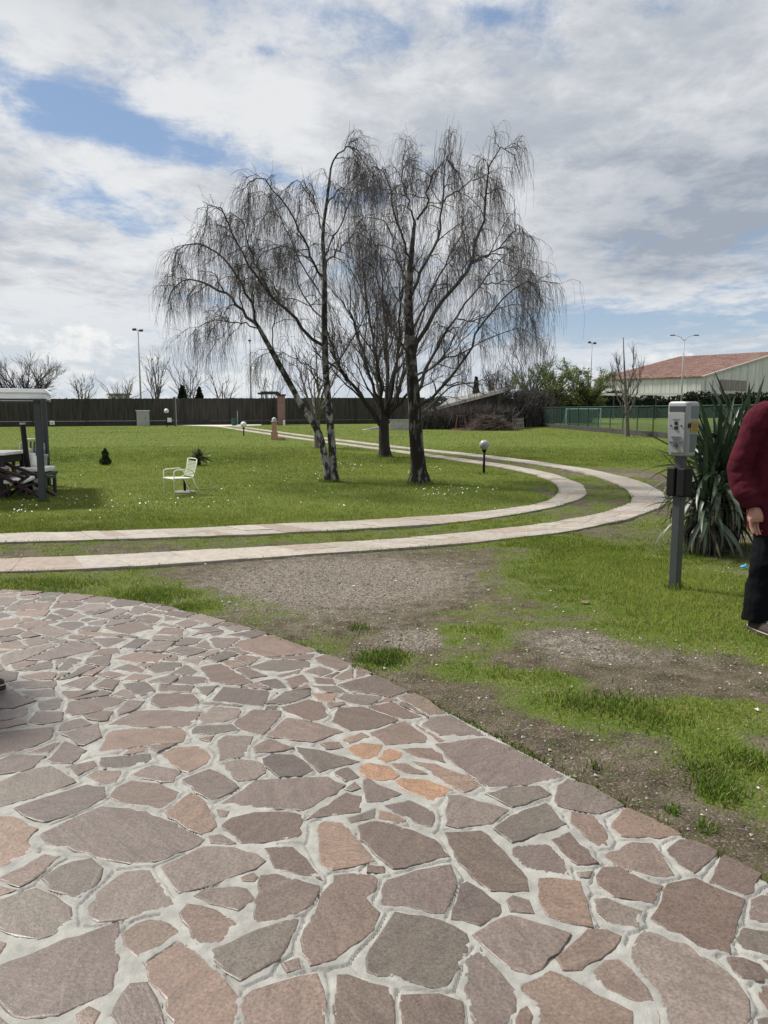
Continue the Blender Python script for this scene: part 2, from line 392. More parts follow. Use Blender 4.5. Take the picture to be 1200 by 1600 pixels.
def smooth_line(P, n):
    """Catmull-Rom through P, then n points at even arc length"""
    P = np.asarray(P, float); Q = np.vstack([2*P[0]-P[1], P, 2*P[-1]-P[-2]]); out = []
    for i in range(1, len(Q)-2):
        p0, p1, p2, p3 = Q[i-1:i+3]
        for t in np.linspace(0, 1, 12, endpoint=False):
            out.append(.5*(2*p1+(p2-p0)*t+(2*p0-5*p1+4*p2-p3)*t*t+(3*p1-p0-3*p2+p3)*t**3))
    out.append(P[-1]); out = np.array(out)
    s = np.r_[0, np.cumsum(np.linalg.norm(np.diff(out, axis=0), axis=1))]
    return np.c_[[np.interp(np.linspace(0, s[-1], n), s, out[:, k]) for k in range(P.shape[1])]].T
EDGE = [(-6.2, 6.1), (-3.8, 6.19), (-3.11, 6.08), (-2.6, 5.97), (-2.14, 5.83), (-1.67, 5.6), (-1.27, 5.31), (-0.72, 4.82), (-0.32, 4.41), (-0.09, 4.13), (0.31, 3.56), (1.15, 2.28), (1.19, 2.21), (1.28, 2.05), (1.52, 1.45), (1.72, 0.75), (1.82, 0.1)]
PAVE = EDGE + [(1.9, -3.), (-6.2, -3.)]
S1A = [(-8.5, 8.3), (-4.53, 8.94), (-3.11, 9.2), (-1.62, 9.59), (0.0, 10.15), (0.89, 10.55), (1.47, 10.93), (2.0, 11.35), (2.35, 11.75), (2.72, 12.42), (3.02, 13.2), (3.22, 13.94), (3.34, 14.77), (3.41, 15.69), (3.43, 16.74), (3.28, 17.94), (3.03, 19.11), (2.68, 20.32), (1.24, 24.5), (0.22, 27.01), (-1.99, 32.75), (-4.56, 39.26), (-9.66, 53.2), (-14.72, 67.55)]
S1B = [(-8.3, 7.65), (-4.23, 8.33), (-2.89, 8.56), (-1.51, 8.92), (0.0, 9.4), (0.83, 9.8), (1.38, 10.2), (1.88, 10.62), (2.35, 11.13), (2.84, 11.77), (3.28, 12.6), (3.63, 13.51), (3.83, 14.52), (3.91, 15.55), (3.9, 16.66), (3.78, 18.03), (3.55, 19.32), (3.24, 20.44), (2.85, 21.6), (1.31, 25.8), (0.35, 28.2), (-2.0, 34.2), (-4.75, 41.3), (-10.1, 56.3), (-15.4, 71.)]
S2A = [(-8.2, 6.85), (-3.75, 7.40), (-2.57, 7.66), (-1.36, 8.04), (0.0, 8.54), (0.75, 8.88), (1.24, 9.17), (1.67, 9.46), (2.14, 9.8), (2.75, 10.36), (3.16, 10.86), (3.58, 11.46), (3.97, 12.19), (4.32, 13.2), (4.59, 14.89), (4.66, 16.58), (4.54, 18.31), (4.28, 19.86), (3.88, 21.18), (3.12, 23.3), (1.45, 27.42), (0.25, 30.1), (-2.1, 36.3), (-5.0, 44.2), (-10.9, 61.), (-15.3, 73.)]
S2B = [(-8.1, 6.2), (-3.46, 6.79), (-2.38, 7.03), (-1.26, 7.43), (0.0, 7.91), (0.69, 8.19), (1.33, 8.48), (1.75, 8.74), (2.22, 9.12), (2.7, 9.56), (3.15, 10.03), (3.64, 10.62), (4.11, 11.31), (4.51, 12.15), (4.8, 12.91), (5.04, 13.83), (5.17, 14.7), (5.22, 15.55), (5.22, 16.74), (5.14, 18.03), (4.92, 19.5), (4.58, 20.95), (4.15, 22.3), (3.4, 24.4), (1.6, 28.5), (0.4, 31.3), (-2.0, 37.6), (-4.9, 45.5), (-11., 63.), (-15.9, 76.)]
NS = 420
c1a, c1b, c2a, c2b = (smooth_line(p, NS) for p in (S1A, S1B, S2A, S2B))
for c in (c1a, c1b, c2a, c2b):
    for _ in range(25): c[1:-1] = .25*c[:-2]+.5*c[1:-1]+.25*c[2:]
for k_, c in enumerate((c1a, c1b, c2a, c2b)):
    tg = np.gradient(c, axis=0); tg /= np.linalg.norm(tg, axis=1)[:, None]; sl = np.r_[0, np.cumsum(np.linalg.norm(np.diff(c, axis=0), axis=1))]
    c += np.c_[-tg[:, 1], tg[:, 0]]*(((fbm(sl*1.3, sl*0+k_*5.3, k_, 3)-.5)*.10)*np.clip((30-c[:, 1])/10, 0, 1))[:, None]
LOOP = np.vstack([c2b, [(-60, 76), (-60, 5.)]])
INNER = np.vstack([c1a, [(-60, 67), (-60, 7.5)]])
BLOBS = [(-0.67, 6.58, 0.84, 0.78, -1), (-1.2, 7.04, 0.66, 0.35, -0.9), (0.11, 6.71, 0.68, 0.67, -0.8), (-0.19, 5.41, 0.56, 0.44, -0.55), (0.62, 7.28, 0.49, 0.37, -0.5), (0.2, 4.75, 0.18, 0.16, -0.9), (0.57, 4.72, 0.12, 0.13, -0.4), (1.19, 4.79, 0.29, 0.21, -0.8), (1.52, 4.29, 0.41, 0.22, -1.1), (1.87, 4.08, 0.32, 0.22, -1.1), (2.05, 3.93, 0.2, 0.19, -0.9), (0.45, 3.47, 0.21, 0.3, -1), (0.2, 3.84, 0.17, 0.23, -0.8), (0.74, 3.13, 0.16, 0.25, -0.9), (0.94, 2.8, 0.22, 0.2, -1.1), (1.06, 2.48, 0.2, 0.12, -1), (1.22, 2.35, 0.13, 0.11, -0.9), (0.76, 4.41, 0.15, 0.17, -0.4), (5.56, 18.51, 1.16, 1.17, -1.1), (6.18, 16.43, 0.82, 1.08, -0.9), (2.95, 13.83, 0.28, 1.1, -1.0), (1.98, 11.77, 0.49, 0.4, -0.6), (0.9, 10.68, 0.63, 0.2, -0.5), (-0.84, 9.95, 1.01, 0.14, -0.5), (-3.01, 7.89, 1.47, 0.26, -0.28), (-1.55, 8.35, 0.71, 0.24, -0.2), (4.08, 11.02, 0.28, 0.7, -0.5), (1.07, 7.89, 0.8, 0.18, -0.5), (-2.94, 6.4, 0.55, 0.22, 0.9), (-1.94, 5.99, 0.41, 0.32, 0.9), (-1.44, 5.6, 0.17, 0.17, 0.7), (0.0, 4.38, 0.11, 0.15, 1.1), (-0.11, 5.01, 0.13, 0.15, 0.4), (0.47, 5.5, 0.28, 0.25, 0.25), (0.66, 4.79, 0.33, 0.35, 0.35), (0.47, 4.18, 0.33, 0.16, 0.45), (2.08, 6.99, 1.01, 1.34, 0.9), (2.41, 5.41, 0.6, 0.71, 0.9), (2.07, 8.15, 0.55, 0.86, 0.6), (1.26, 3.62, 0.44, 0.15, 0.85), (0.93, 3.71, 0.13, 0.12, 0.8), (1.46, 3.13, 0.16, 0.25, 0.75), (1.29, 2.8, 0.08, 0.09, 1.1), (1.31, 3.39, 0.21, 0.13, 0.8), (0.95, 4.08, 0.21, 0.12, 0.6), (1.54, 3.01, 0.13, 0.17, 0.6), (1.06, 2.65, 0.03, 0.03, 0.9), (1.13, 2.53, 0.04, 0.03, 0.7), (0.87, 2.98, 0.03, 0.03, 0.6)]
def cover(x, y):
    """how much grass stands at x, y (1 lawn, 0 bare earth)"""
    loop = inside(x, y, LOOP); inn = inside(x, y, INNER)
    g = np.where(loop, np.where(inn, 1.12, .66), np.where((y > 15.5) | (x > 7.5), 1.12, .52))
    b = np.zeros_like(g)
    for cx, cy, rx, ry, a in BLOBS:
        b += a*np.exp(-((x-cx)/rx)**2 - ((y-cy)/ry)**2)
    g = g + np.where(loop & (y < 9.6), np.minimum(b, 0)*.6, b)
    return g + (fbm(x*1.6, y*1.6, 2)-.5)*.95 + (fbm(x*7, y*7, 5, 3)-.5)*.75

def gz(x, y):
    near = np.clip((16-y)/6, 0, 1)
    z = near*((fbm(x*.9, y*.9, 1)-.5)*.035 + (fbm(x*5, y*5, 3, 3)-.5)*.014)
    rut = np.exp(-((y-(4.55-.16*(x-1.)))/.22)**2)*np.clip((x-.9)/.6, 0, 1)
    z = z - near*.028*rut
    return z

def axis(lo, hi, st, neg, pos, f=1.11):
    a = list(np.arange(lo, hi+1e-6, st)); d = st
    while a[-1] < pos: d *= f; a.append(a[-1]+d)
    d = st; b = []
    x = lo
    while x > neg: d *= f; x -= d; b.append(x)
    return np.array(b[::-1]+a)
xs = axis(-4.5, 5.5, .05, -3000, 3000); ys = axis(1.2, 12.5, .05, -60, 4000)
X, Y = np.meshgrid(xs, ys)
Z = gz(X, Y)
pv = inside(X, Y, PAVE); Z = np.where(pv, -.05, Z)
st_ = (inside(X, Y, np.vstack([c1a, c1b[::-1]])) | inside(X, Y, np.vstack([c2a, c2b[::-1]])))
Z = np.where(st_, np.minimum(Z, 0.)-.012, Z)
ny, nx = X.shape
I = np.arange(ny*nx).reshape(ny, nx)
Fq = np.stack([I[:-1, :-1], I[:-1, 1:], I[1:, 1:], I[1:, :-1]], -1).reshape(-1, 4)
me = mesh_from('ground', np.c_[X.ravel(), Y.ravel(), Z.ravel()], Fq, smooth=True)
CV = np.clip(cover(X, Y), 0, 1.3)
a_ = me.attributes.new('cover', 'FLOAT', 'POINT'); a_.data.foreach_set('value', CV.ravel().astype(np.float32))
gl = np.zeros_like(CV)
for u, v, ru, rv, am in ((480, 910, 190, 45, 1.), (650, 1000, 60, 18, .9), (620, 900, 140, 30, .6), (890, 1000, 90, 22, .7), (1000, 1020, 120, 14, .4), (900, 1180, 200, 60, .18), (960, 742, 90, 6, .6)):
    p = gnd(u, v); gl += am*np.exp(-((X-p[0])/(gnd(u+ru, v)[0]-p[0]))**2 - ((Y-p[1])/((gnd(u, v-rv)[1]-gnd(u, v+rv)[1])/2))**2)
a_ = me.attributes.new('gravel', 'FLOAT', 'POINT'); a_.data.foreach_set('value', gl.ravel().astype(np.float32))

gm = bpy.data.materials.new('ground_soil_and_turf'); gm.use_nodes = True; t = gm.node_tree; b = t.nodes['Principled BSDF']
def tn(ty, **kw):
    n = t.nodes.new(ty)
    for k, v in kw.items(): setattr(n, k, v)
    return n
def tnoise(scale, detail=6, rough=.6, vec=None):
    n = tn('ShaderNodeTexNoise'); n.inputs['Scale'].default_value = scale; n.inputs['Detail'].default_value = detail; n.inputs['Roughness'].default_value = rough
    t.links.new(vec or geo.outputs['Position'], n.inputs['Vector']); return n.outputs[0]
def tmr(v, a, b_, c=0., d=1.):
    n = tn('ShaderNodeMapRange'); t.links.new(v, n.inputs[0])
    for i, x in enumerate((a, b_, c, d)): n.inputs[i+1].default_value = x
    return n.outputs[0]
def tmix(f, a, b_):
    n = tn('ShaderNodeMix', data_type='RGBA')
    for s, v in ((n.inputs[0], f), (n.inputs[6], a), (n.inputs[7], b_)):
        if isinstance(v, tuple): s.default_value = (*v, 1)
        elif isinstance(v, float): s.default_value = v
        else: t.links.new(v, s)
    return n.outputs[2]
def tmath(op, a, b_):
    n = tn('ShaderNodeMath', operation=op)
    for s, v in ((n.inputs[0], a), (n.inputs[1], b_)):
        if isinstance(v, (int, float)): s.default_value = v
        else: t.links.new(v, s)
    return n.outputs[0]
geo = tn('ShaderNodeNewGeometry')
ac = tn('ShaderNodeAttribute', attribute_name='cover'); ag = tn('ShaderNodeAttribute', attribute_name='gravel')
soil = tmix(tmr(tnoise(6., 8), .35, .65), (.040, .031, .022), (.115, .094, .070))
soil = tmix(tmr(tnoise(70., 4, .7), .54, .68), soil, (.22, .195, .16))
soil = tmix(tmr(tnoise(2.3, 7, .7), .50, .64, 0., .55), soil, (.15, .13, .105))
soil = tmix(tmr(tnoise(17., 6, .7), .5, .64, 0., .8), soil, (.062, .075, .024))
vor = tn('ShaderNodeTexVoronoi'); vor.inputs['Scale'].default_value = 75.; t.links.new(geo.outputs['Position'], vor.inputs['Vector'])
grav = tmix(tmr(vor.outputs['Color'], .1, .9), (.065, .056, .045), (.255, .228, .19))
gmask = tmr(tmath('ADD', ag.outputs['Fac'], tmath('MULTIPLY', tmath('SUBTRACT', tnoise(9., 5), .5), 1.6)), .25, .75)
soil = tmix(gmask, soil, grav)
turf = tmix(tmr(tnoise(.55, 5), .35, .65), (.078, .115, .020), (.115, .145, .030))
turf = tmix(tmr(tnoise(3.5, 5), .4, .75), turf, (.145, .155, .042))
turf = tmix(tmr(tnoise(38., 3), .35, .7, 0., .7), turf, (.045, .078, .016))
gfac = tmr(tmath('ADD', ac.outputs['Fac'], tmath('MULTIPLY', tmath('SUBTRACT', tnoise(24., 5, .7), .5), .9)), .35, .75)
t.links.new(tmix(gfac, soil, turf), b.inputs['Base Color'])
b.inputs['Roughness'].default_value = .92; b.inputs['Specular IOR Level'].default_value = .06
bp = tn('ShaderNodeBump'); bp.inputs['Distance'].default_value = .02; bp.inputs['Strength'].default_value = .9
t.links.new(tmath('ADD', tnoise(45., 7, .7), tmath('MULTIPLY', vor.outputs['Distance'], -.5)), bp.inputs['Height']); t.links.new(bp.outputs[0], b.inputs['Normal'])
me.materials.append(gm)
link('ground', me, kind='structure')

# ------------------------------------------------------------------ crazy paving: every stone its own piece
STONES = """0 -1041,1795 -1026,1765 -966,1730 -927,1696 -892,1661 -782,1662 -771,1676 -684,1746 -695,1795 -683,1819 -703,1868 -752,2011 -878,1934 -957,1874 -1011,1827
0 -715,1629 -680,1632 -682,1680 -718,1695 -744,1670
0 -622,1605 -510,1601 -529,1674 -561,1724 -601,1778 -644,1778 -662,1668
0 -543,1715 -463,1580 -340,1584 -355,1675 -361,1718 -390,1770 -478,1874 -563,1946 -645,1849
0 -705,1903 -658,1858 -564,1964 -642,2033 -706,2001 -727,1964
0 -1176,2084 -1143,2014 -1088,1978 -1015,1940 -957,1927 -907,1957 -887,2019 -905,2075 -982,2125 -1051,2166 -1147,2106
0 -1008,2151 -907,2110 -880,2172 -883,2263 -951,2319 -1032,2276 -1062,2214
0 -1183,2197 -1113,2167 -1066,2246 -1057,2335 -1113,2343 -1200,2203
0 -856,2037 -812,2002 -734,2025 -621,2069 -617,2089 -682,2183 -739,2259 -819,2250 -856,2177 -874,2068
0 -669,2198 -617,2137 -523,2177 -407,2263 -379,2303 -410,2343 -500,2380 -600,2390 -669,2331 -709,2280
0 -561,1977 -507,1910 -461,1907 -430,1949 -410,2018 -497,2069 -578,2094 -597,2058
0 -512,2086 -417,2049 -388,2093 -388,2116 -421,2163 -446,2176 -547,2157 -573,2126
0 -436,2198 -397,2195 -395,2219 -412,2248 -449,2222
0 -455,1861 -414,1812 -366,1772 -330,1804 -274,1857 -243,1977 -238,2033 -279,2011 -358,1973 -423,1923 -467,1891
0 -1094,1943 -1073,1889 -1026,1880 -1021,1896 -1026,1927
0 -354,1726 -331,1583 -126,1583 -135,1670 -152,1750 -177,1811 -247,1794 -330,1753
0 -170,2191 -194,2090 -210,2013 -234,1939 -225,1877 -199,1847 -187,1823 -125,1854 -85,1902 -28,1974 -9,2048 -53,2113 -27,2153 -10,2213 -35,2229 -93,2251 -159,2240
0 -377,2142 -380,2055 -369,2002 -261,2035 -203,2089 -190,2153 -199,2170 -337,2245 -383,2238 -387,2197
0 -387,2356 -353,2262 -184,2196 -229,2276 -297,2391 -401,2381
0 -59,2248 4,2229 5,2271 -55,2283
0 -21,2086 58,2073 181,2040 231,2206 215,2288 108,2257 -4,2200
0 -21,1941 -52,1862 -48,1813 51,1775 155,1750 198,1827 234,1922 234,1954 157,2025 33,2053
0 209,2101 192,2018 274,1989 349,2047 351,2086 300,2156 255,2202 234,2186
0 288,1875 325,1824 372,1802 411,1823 493,1912 522,1957 439,1997 366,2035 336,2025 247,1952
0 201,1801 207,1702 205,1599 274,1598 311,1679 331,1743 303,1810 279,1866 253,1906 221,1864
0 -125,1668 -113,1582 25,1582 31,1668 24,1755 -55,1798 -127,1811
0 42,1590 183,1588 197,1671 197,1713 139,1738 39,1733
0 -253,1808 -211,1824 -226,1864 -268,1849
0 338,1748 373,1690 338,1583 578,1584 599,1679 540,1733 469,1809 429,1818 329,1769
0 465,1819 512,1815 541,1831 645,1923 655,1955 627,1979 566,1973 459,1863
0 542,1763 613,1711 664,1709 668,1756 643,1815 615,1862 583,1855 538,1814
0 655,1810 686,1739 660,1570 808,1569 880,1663 905,1719 906,1787 867,1845 825,1913 763,1947 730,1977 694,1946 652,1869
0 905,1817 917,1780 1001,1782 995,1789 988,1841 946,1862 902,1872
0 926,1675 968,1681 1007,1773 938,1771
0 794,1975 846,1911 920,1878 974,1959 1038,2053 1077,2109 1006,2169 968,2215 876,2186 819,2102 758,2023
0 655,2170 684,2118 760,2106 796,2087 853,2176 791,2220 744,2268 700,2273 658,2218
0 613,2043 640,1980 716,1976 745,2059 658,2116 622,2114
1 459,2123 466,2027 533,1992 586,1984 604,2100 608,2200 528,2213 479,2217
0 730,2290 778,2257 870,2216 907,2228 914,2290 909,2414 831,2416 714,2335
0 938,2285 970,2231 1103,2355 1051,2433 1003,2435 921,2357
0 1027,2171 1076,2126 1113,2141 1183,2232 1154,2277 1113,2340 1001,2201
0 423,2341 447,2256 584,2222 584,2314 560,2412 419,2394
0 585,2349 614,2273 694,2291 637,2480 566,2426
0 366,2050 435,2036 439,2105 384,2127 358,2105
0 1085,1994 1151,1988 1225,2136 1165,2155 1094,2109 1037,2020
0 961,1883 1014,1870 1087,1873 1128,1957 1077,1970 1006,1985 965,1929
0 604,2213 640,2211 661,2252 602,2246
0 305,1619 347,1639 357,1670 345,1707 323,1689
0 648,1618 665,1662 664,1700
0 631,2648 773,2595 886,2657 812,2795 724,2866 655,2768
0 656,2537 676,2472 712,2383 746,2390 770,2458 771,2522 752,2590 674,2611
1 815,2442 936,2439 1021,2463 963,2566 889,2649 782,2503
0 433,2404 586,2485 643,2524 596,2678 450,2579 376,2495
0 385,2732 467,2631 521,2659 639,2736 609,2803 491,2792
0 302,2952 401,2796 497,2802 589,2821 723,2875 651,2992 553,3138 453,3249 219,3176
0 245,3269 457,3262 317,3503 215,3463 172,3384
0 98,3684 217,3496 305,3525 209,3705 154,3783 62,3727
0 7,3511 95,3447 181,3476 42,3661 -93,3601
0 -158,3310 -33,3339 70,3443 -115,3607 -225,3592 -244,3416
0 7,3163 186,3197 195,3256 90,3429 -63,3292
0 -471,3528 -341,3427 -255,3462 -304,3656 -375,3703 -506,3600
0 -305,3193 -183,3305 -311,3403 -459,3471 -527,3253
0 -644,3315 -543,3269 -487,3485 -498,3547 -634,3567 -699,3404
0 -550,3081 -428,3103 -380,3139 -510,3227 -570,3148
0 -485,2972 -415,2868 -334,2892 -279,2923 -374,3078 -473,3077 -515,3034
0 -329,3026 -258,2916 -101,3008 -249,3109 -376,3156
0 -478,2645 -291,2618 -207,2714 -147,2808 -221,2880 -507,2846 -609,2666
0 -212,2572 -83,2609 -81,2723 -144,2754 -278,2560
0 -480,2410 -432,2402 -284,2437 -292,2577 -314,2612 -466,2611 -548,2577 -570,2510
1 -202,2277 -170,2248 -25,2304 -84,2419 -142,2548 -207,2554 -242,2532
0 -80,2432 -29,2332 34,2251 214,2328 176,2432 63,2513 -32,2556 -101,2520
0 -119,2521 -32,2565 -29,2632 -135,2565
0 236,2286 321,2140 390,2136 440,2148 444,2213 387,2390 339,2491 206,2472
0 213,2510 264,2501 383,2531 460,2625 289,2738 239,2724
0 69,2573 173,2502 188,2609 103,2702 -17,2650
2 73,2776 187,2686 259,2769 173,2855 69,2872 41,2841
2 -95,2897 -33,2848 38,2851 69,2888 24,2961 -66,3010 -104,2959
2 -91,3039 -32,3033 -1,3162 -95,3191 -161,3130
2 5,2995 71,3034 81,3094 17,3139 -26,3024
1 189,2923 249,2820 298,2743 384,2799 332,2882 214,2982 116,3017
0 136,3052 262,2994 217,3147 64,3133
0 73,2918 179,2894 87,3010 22,2986
0 -67,2675 -5,2675 70,2737 -58,2857 -85,2856
0 -151,2828 -92,2869 -147,2964 -206,2921
1 -153,3172 -55,3259 -102,3300 -192,3211
0 -247,3118 -168,3136 -191,3197 -279,3185
0 -123,2753 -89,2787 -116,2840 -148,2775
0 -1127,2404 -1025,2363 -899,2305 -805,2289 -711,2309 -618,2392 -604,2425 -767,2556 -898,2627 -1038,2655 -1133,2528 -1183,2458
0 -1264,2565 -1194,2528 -1084,2635 -1041,2717 -1078,2796 -1155,2814 -1268,2720 -1352,2637
0 -1534,2778 -1455,2629 -1409,2636 -1284,2734 -1198,2832 -1359,2982 -1438,2930 -1509,2833
0 -975,2677 -874,2645 -796,2621 -776,2748 -874,2822 -991,2847 -1028,2793 -1032,2714
0 -942,2857 -826,2823 -813,2918 -957,2985 -1009,2890
0 -720,2758 -641,2682 -553,2785 -656,2918 -709,2945 -802,2849
1 -707,2519 -622,2450 -577,2504 -612,2581 -666,2694 -733,2757 -798,2595
1 -1415,2559 -1266,2265 -1216,2254 -1184,2325 -1158,2357 -1200,2417 -1203,2498 -1316,2568 -1375,2574
0 -596,2567 -560,2573 -552,2615 -616,2631
0 -584,2409 -515,2390 -492,2403 -557,2467 -604,2441
1 -875,2983 -786,2908 -729,2985 -718,3070 -792,3170 -899,3157 -952,3080
1 -1185,3090 -1063,3160 -879,3201 -883,3293 -929,3354 -1174,3343 -1251,3305 -1218,3102
0 -1144,3362 -890,3367 -875,3543 -1141,3566 -1203,3550 -1275,3391
0 -1143,2947 -1043,2963 -951,3019 -986,3091 -1096,3063 -1195,3040
1 -1095,3072 -1019,3105 -1021,3160 -1094,3132
0 -1106,2815 -1038,2824 -1060,2934 -1159,2934 -1179,2882
0 -1215,2881 -1168,2975 -1201,3029 -1293,2963
0 -1367,2991 -1279,2993 -1265,3113 -1408,3211 -1393,3022
0 -1330,3171 -1294,3161 -1253,3256 -1323,3400 -1445,3281
0 -1808,3283 -1694,3059 -1623,3068 -1525,3133 -1468,3225 -1517,3367 -1741,3308
0 -1418,3090 -1418,3211 -1514,3093
0 -1593,2910 -1534,2886 -1418,2953 -1417,3054 -1568,3077 -1598,3014
0 -1583,3390 -1501,3418 -1541,3541 -1681,3538 -1654,3414
0 -1429,3326 -1345,3396 -1427,3466 -1491,3424 -1484,3316
0 -1363,3423 -1291,3424 -1299,3543 -1376,3535 -1432,3494
0 -1478,3489 -1339,3566 -1287,3698 -1405,3745 -1577,3669 -1523,3514
0 -1665,3556 -1568,3578 -1626,3717 -1715,3655
0 -1261,3483 -1198,3581 -1185,3673 -1283,3685 -1290,3541
0 -1091,3588 -933,3597 -915,3664 -976,3773 -1164,3771 -1164,3649
0 -841,3406 -752,3405 -686,3466 -698,3578 -840,3606 -872,3469
0 -863,3285 -764,3281 -661,3324 -701,3388 -862,3371 -877,3324
0 -682,3020 -579,3060 -579,3171 -579,3265 -709,3265 -736,3218
0 -572,2840 -500,2856 -466,2914 -521,3019 -606,3039 -681,2995
0 -1872,3438 -1799,3421 -1701,3479 -1733,3592 -1850,3523
0 -1814,3342 -1752,3326 -1651,3396 -1695,3446 -1795,3411
0 -592,3602 -570,3781 -601,3830 -847,3875 -863,3675
0 -758,3193 -755,3265 -822,3236
0 -705,4359 -475,4422 -401,4487 -715,4808 -908,4683 -935,4571
0 -346,4211 -247,4121 -175,4232 -323,4407 -342,4426 -409,4355
0 -152,4009 -62,4091 -89,4130 -148,4200 -161,4210
0 -245,3970 -161,4011 -177,4175 -276,4010
0 -175,3820 38,3727 131,3816 -43,4064 -247,3902
0 -699,4124 -542,4104 -420,4200 -436,4298 -650,4320 -767,4200
0 -917,3938 -751,3902 -699,3942 -931,4247 -1045,4189
0 -349,4028 -269,4113 -363,4200 -449,4113
0 -481,3844 -389,3945 -444,4072 -538,3982
0 -488,3628 -372,3749 -381,3831 -511,3802 -578,3635
0 -151,3628 -56,3627 -7,3737 -203,3772 -241,3706
1 -328,3683 -261,3656 -233,3786 -366,3774
0 -552,3829 -506,3863 -577,4005 -688,3950
0 -357,3908 -253,3909 -277,3995 -384,4018
0 -290,3799 -189,3795 -246,3886 -380,3888
0 -764,4217 -716,4352 -837,4397 -889,4331
0 -960,4264 -859,4411 -964,4477 -1041,4327
0 -1244,4792 -1153,4859 -1044,4911 -1176,4909 -1207,4902
0 -982,4875 -864,4944 -984,5051 -1060,4957
0 -842,4737 -749,4841 -848,4929 -1014,4798
0 -1059,4988 -992,5059 -1074,5132 -1139,5029
0 -900,3740 -870,3892 -986,3873
0 -1229,3720 -1180,3820 -1278,3957 -1396,3920
0 -1400,3815 -1417,3967 -1501,3995 -1531,3880
0 -1562,3829 -1552,4020 -1628,4032 -1706,3895
0 -1691,4002 -1628,4191 -1703,4229 -1746,3970
0 -1768,4110 -1751,4320 -1843,4359 -1831,4121
0 -1580,3697 -1474,3828 -1674,3812
0 -1340,4089 -1327,4149 -1457,4246 -1523,4147
0 -1467,4003 -1409,4062 -1536,4121 -1575,4062
0 -1326,3953 -1246,4048 -1380,4081 -1415,3976
0 -1267,4086 -1184,4123 -1144,4262 -1283,4280 -1327,4164
1 -1430,4264 -1289,4288 -1258,4411 -1489,4455 -1580,4329
0 -1155,4367 -1060,4489 -1238,4580 -1313,4467
0 -1172,4605 -1150,4729 -1270,4754 -1299,4584
0 -1129,3909 -1112,4048 -1176,4066 -1269,3959
0 -1016,3899 -934,3927 -974,4032 -1101,4049 -1111,3927
0 -991,3788 -996,3888 -1182,3905 -1172,3820
0 -1067,4217 -1050,4334 -1134,4378 -1189,4312
0 -1052,4051 -1022,4112 -1133,4228 -1182,4076
0 -1937,4309 -1744,4489 -1739,4575 -1962,4688 -2080,4305
0 -2152,4209 -2089,4321 -2011,4600 -2076,4623 -2266,4407 -2238,4323
0 -1985,4103 -1863,4163 -1924,4308 -2058,4125
0 -1915,3976 -1779,3974 -1805,4085 -1893,4105 -1982,4028
0 -1931,3852 -1722,3856 -1742,3950 -1916,3967 -2004,3933
0 -1803,3718 -1663,3731 -1710,3847 -1873,3812
0 -1941,3575 -1806,3575 -1729,3678 -1807,3710 -1936,3846 -2023,3739
0 -1661,4828 -1523,4957 -1704,5147 -1876,4957
0 -1697,4540 -1622,4703 -1683,4755 -1851,4726
0 -1506,4519 -1477,4708 -1574,4732 -1614,4542
0 -1323,4479 -1302,4663 -1455,4687 -1484,4501
0 -1291,4784 -1332,4961 -1475,4991 -1477,4832
0 -1155,4890 -1093,4783 -1021,4859 -1145,5018 -1300,4963
1 -1969,4813 -1741,4763 -1709,4838 -2019,4914
0 -2090,4737 -2037,4860 -2265,5042 -2350,4911
0 -2167,4569 -2088,4655 -2217,4778 -2278,4679
0 -1573,5102 -1548,5217 -1668,5310 -1762,5247
0 -1896,5180 -1847,5422 -1936,5484 -2060,5239
0 -2228,5236 -2196,5388 -2358,5470 -2380,5356
1 -2532,5237 -2385,5268 -2423,5433 -2634,5421 -2657,5327
0 -2562,4963 -2490,4975 -2532,5227 -2664,5170
0 -1322,4963 -1240,5085 -1367,5200 -1428,5057
0 -1412,5208 -1327,5349 -1354,5368 -1551,5422 -1568,5298
0 -2141,1872 -1932,1837 -1968,2003 -1982,2015 -2113,1983
0 -963,1700 -1089,1617 -1038,1531 -833,1497 -825,1593
0 -2989,3283 -3250,3135 -3250,2975 -2909,3122 -2892,3202
0 -907,274 -615,274 -613,472 -701,641 -864,625
0 -1603,1864 -1702,1950 -1749,1942 -1876,1796 -1749,1708 -1628,1706 -1588,1767
0 774,295 965,295 1003,576 966,631 808,666 733,546
0 -4554,5407 -4325,5407 -4292,5425 -4143,5660 -4188,5747 -4344,5815 -4554,5781
0 -2074,2917 -2201,2852 -2213,2817 -2087,2767 -2039,2803
1 144,3404 132,3400 242,3197 271,3206
0 -1968,1641 -2144,1692 -2197,1554 -2151,1517 -2006,1528 -1961,1602
0 -3096,5885 -3091,5900 -3109,6081 -3239,6102 -3300,5966 -3246,5886
0 -2869,5842 -2915,5991 -3074,5893 -3080,5877 -3038,5824
0 305,1276 266,1429 160,1429 144,1413 161,1246 179,1235
0 -3023,4937 -2909,5008 -2898,5103 -3049,5148 -3114,5094 -3124,4981
0 -2999,4563 -3104,4659 -3138,4656 -3171,4623 -3185,4535 -3101,4422 -3025,4438
0 431,1024 433,1160 366,1246 316,1260 185,1218 144,1067 196,972 242,942 367,948
0 -2986,3669 -3011,3522 -2944,3455 -2859,3481 -2848,3605
0 -1691,707 -1645,804 -1713,896 -1780,858 -1791,750
0 -3262,5878 -3316,5957 -3438,5992 -3514,5941 -3548,5821 -3494,5768 -3363,5736
0 -2667,4224 -2603,4139 -2535,4129 -2374,4197 -2370,4211 -2399,4307 -2501,4392 -2591,4385 -2630,4358
0 -2649,4360 -2791,4459 -2936,4373 -2923,4271 -2763,4208 -2684,4229
0 -3398,5057 -3322,5088 -3259,5170 -3255,5325 -3445,5382 -3563,5211 -3550,5152 -3488,5086
0 -1837,2032 -1807,2118 -1871,2191 -1969,2066 -1971,2029 -1957,2018
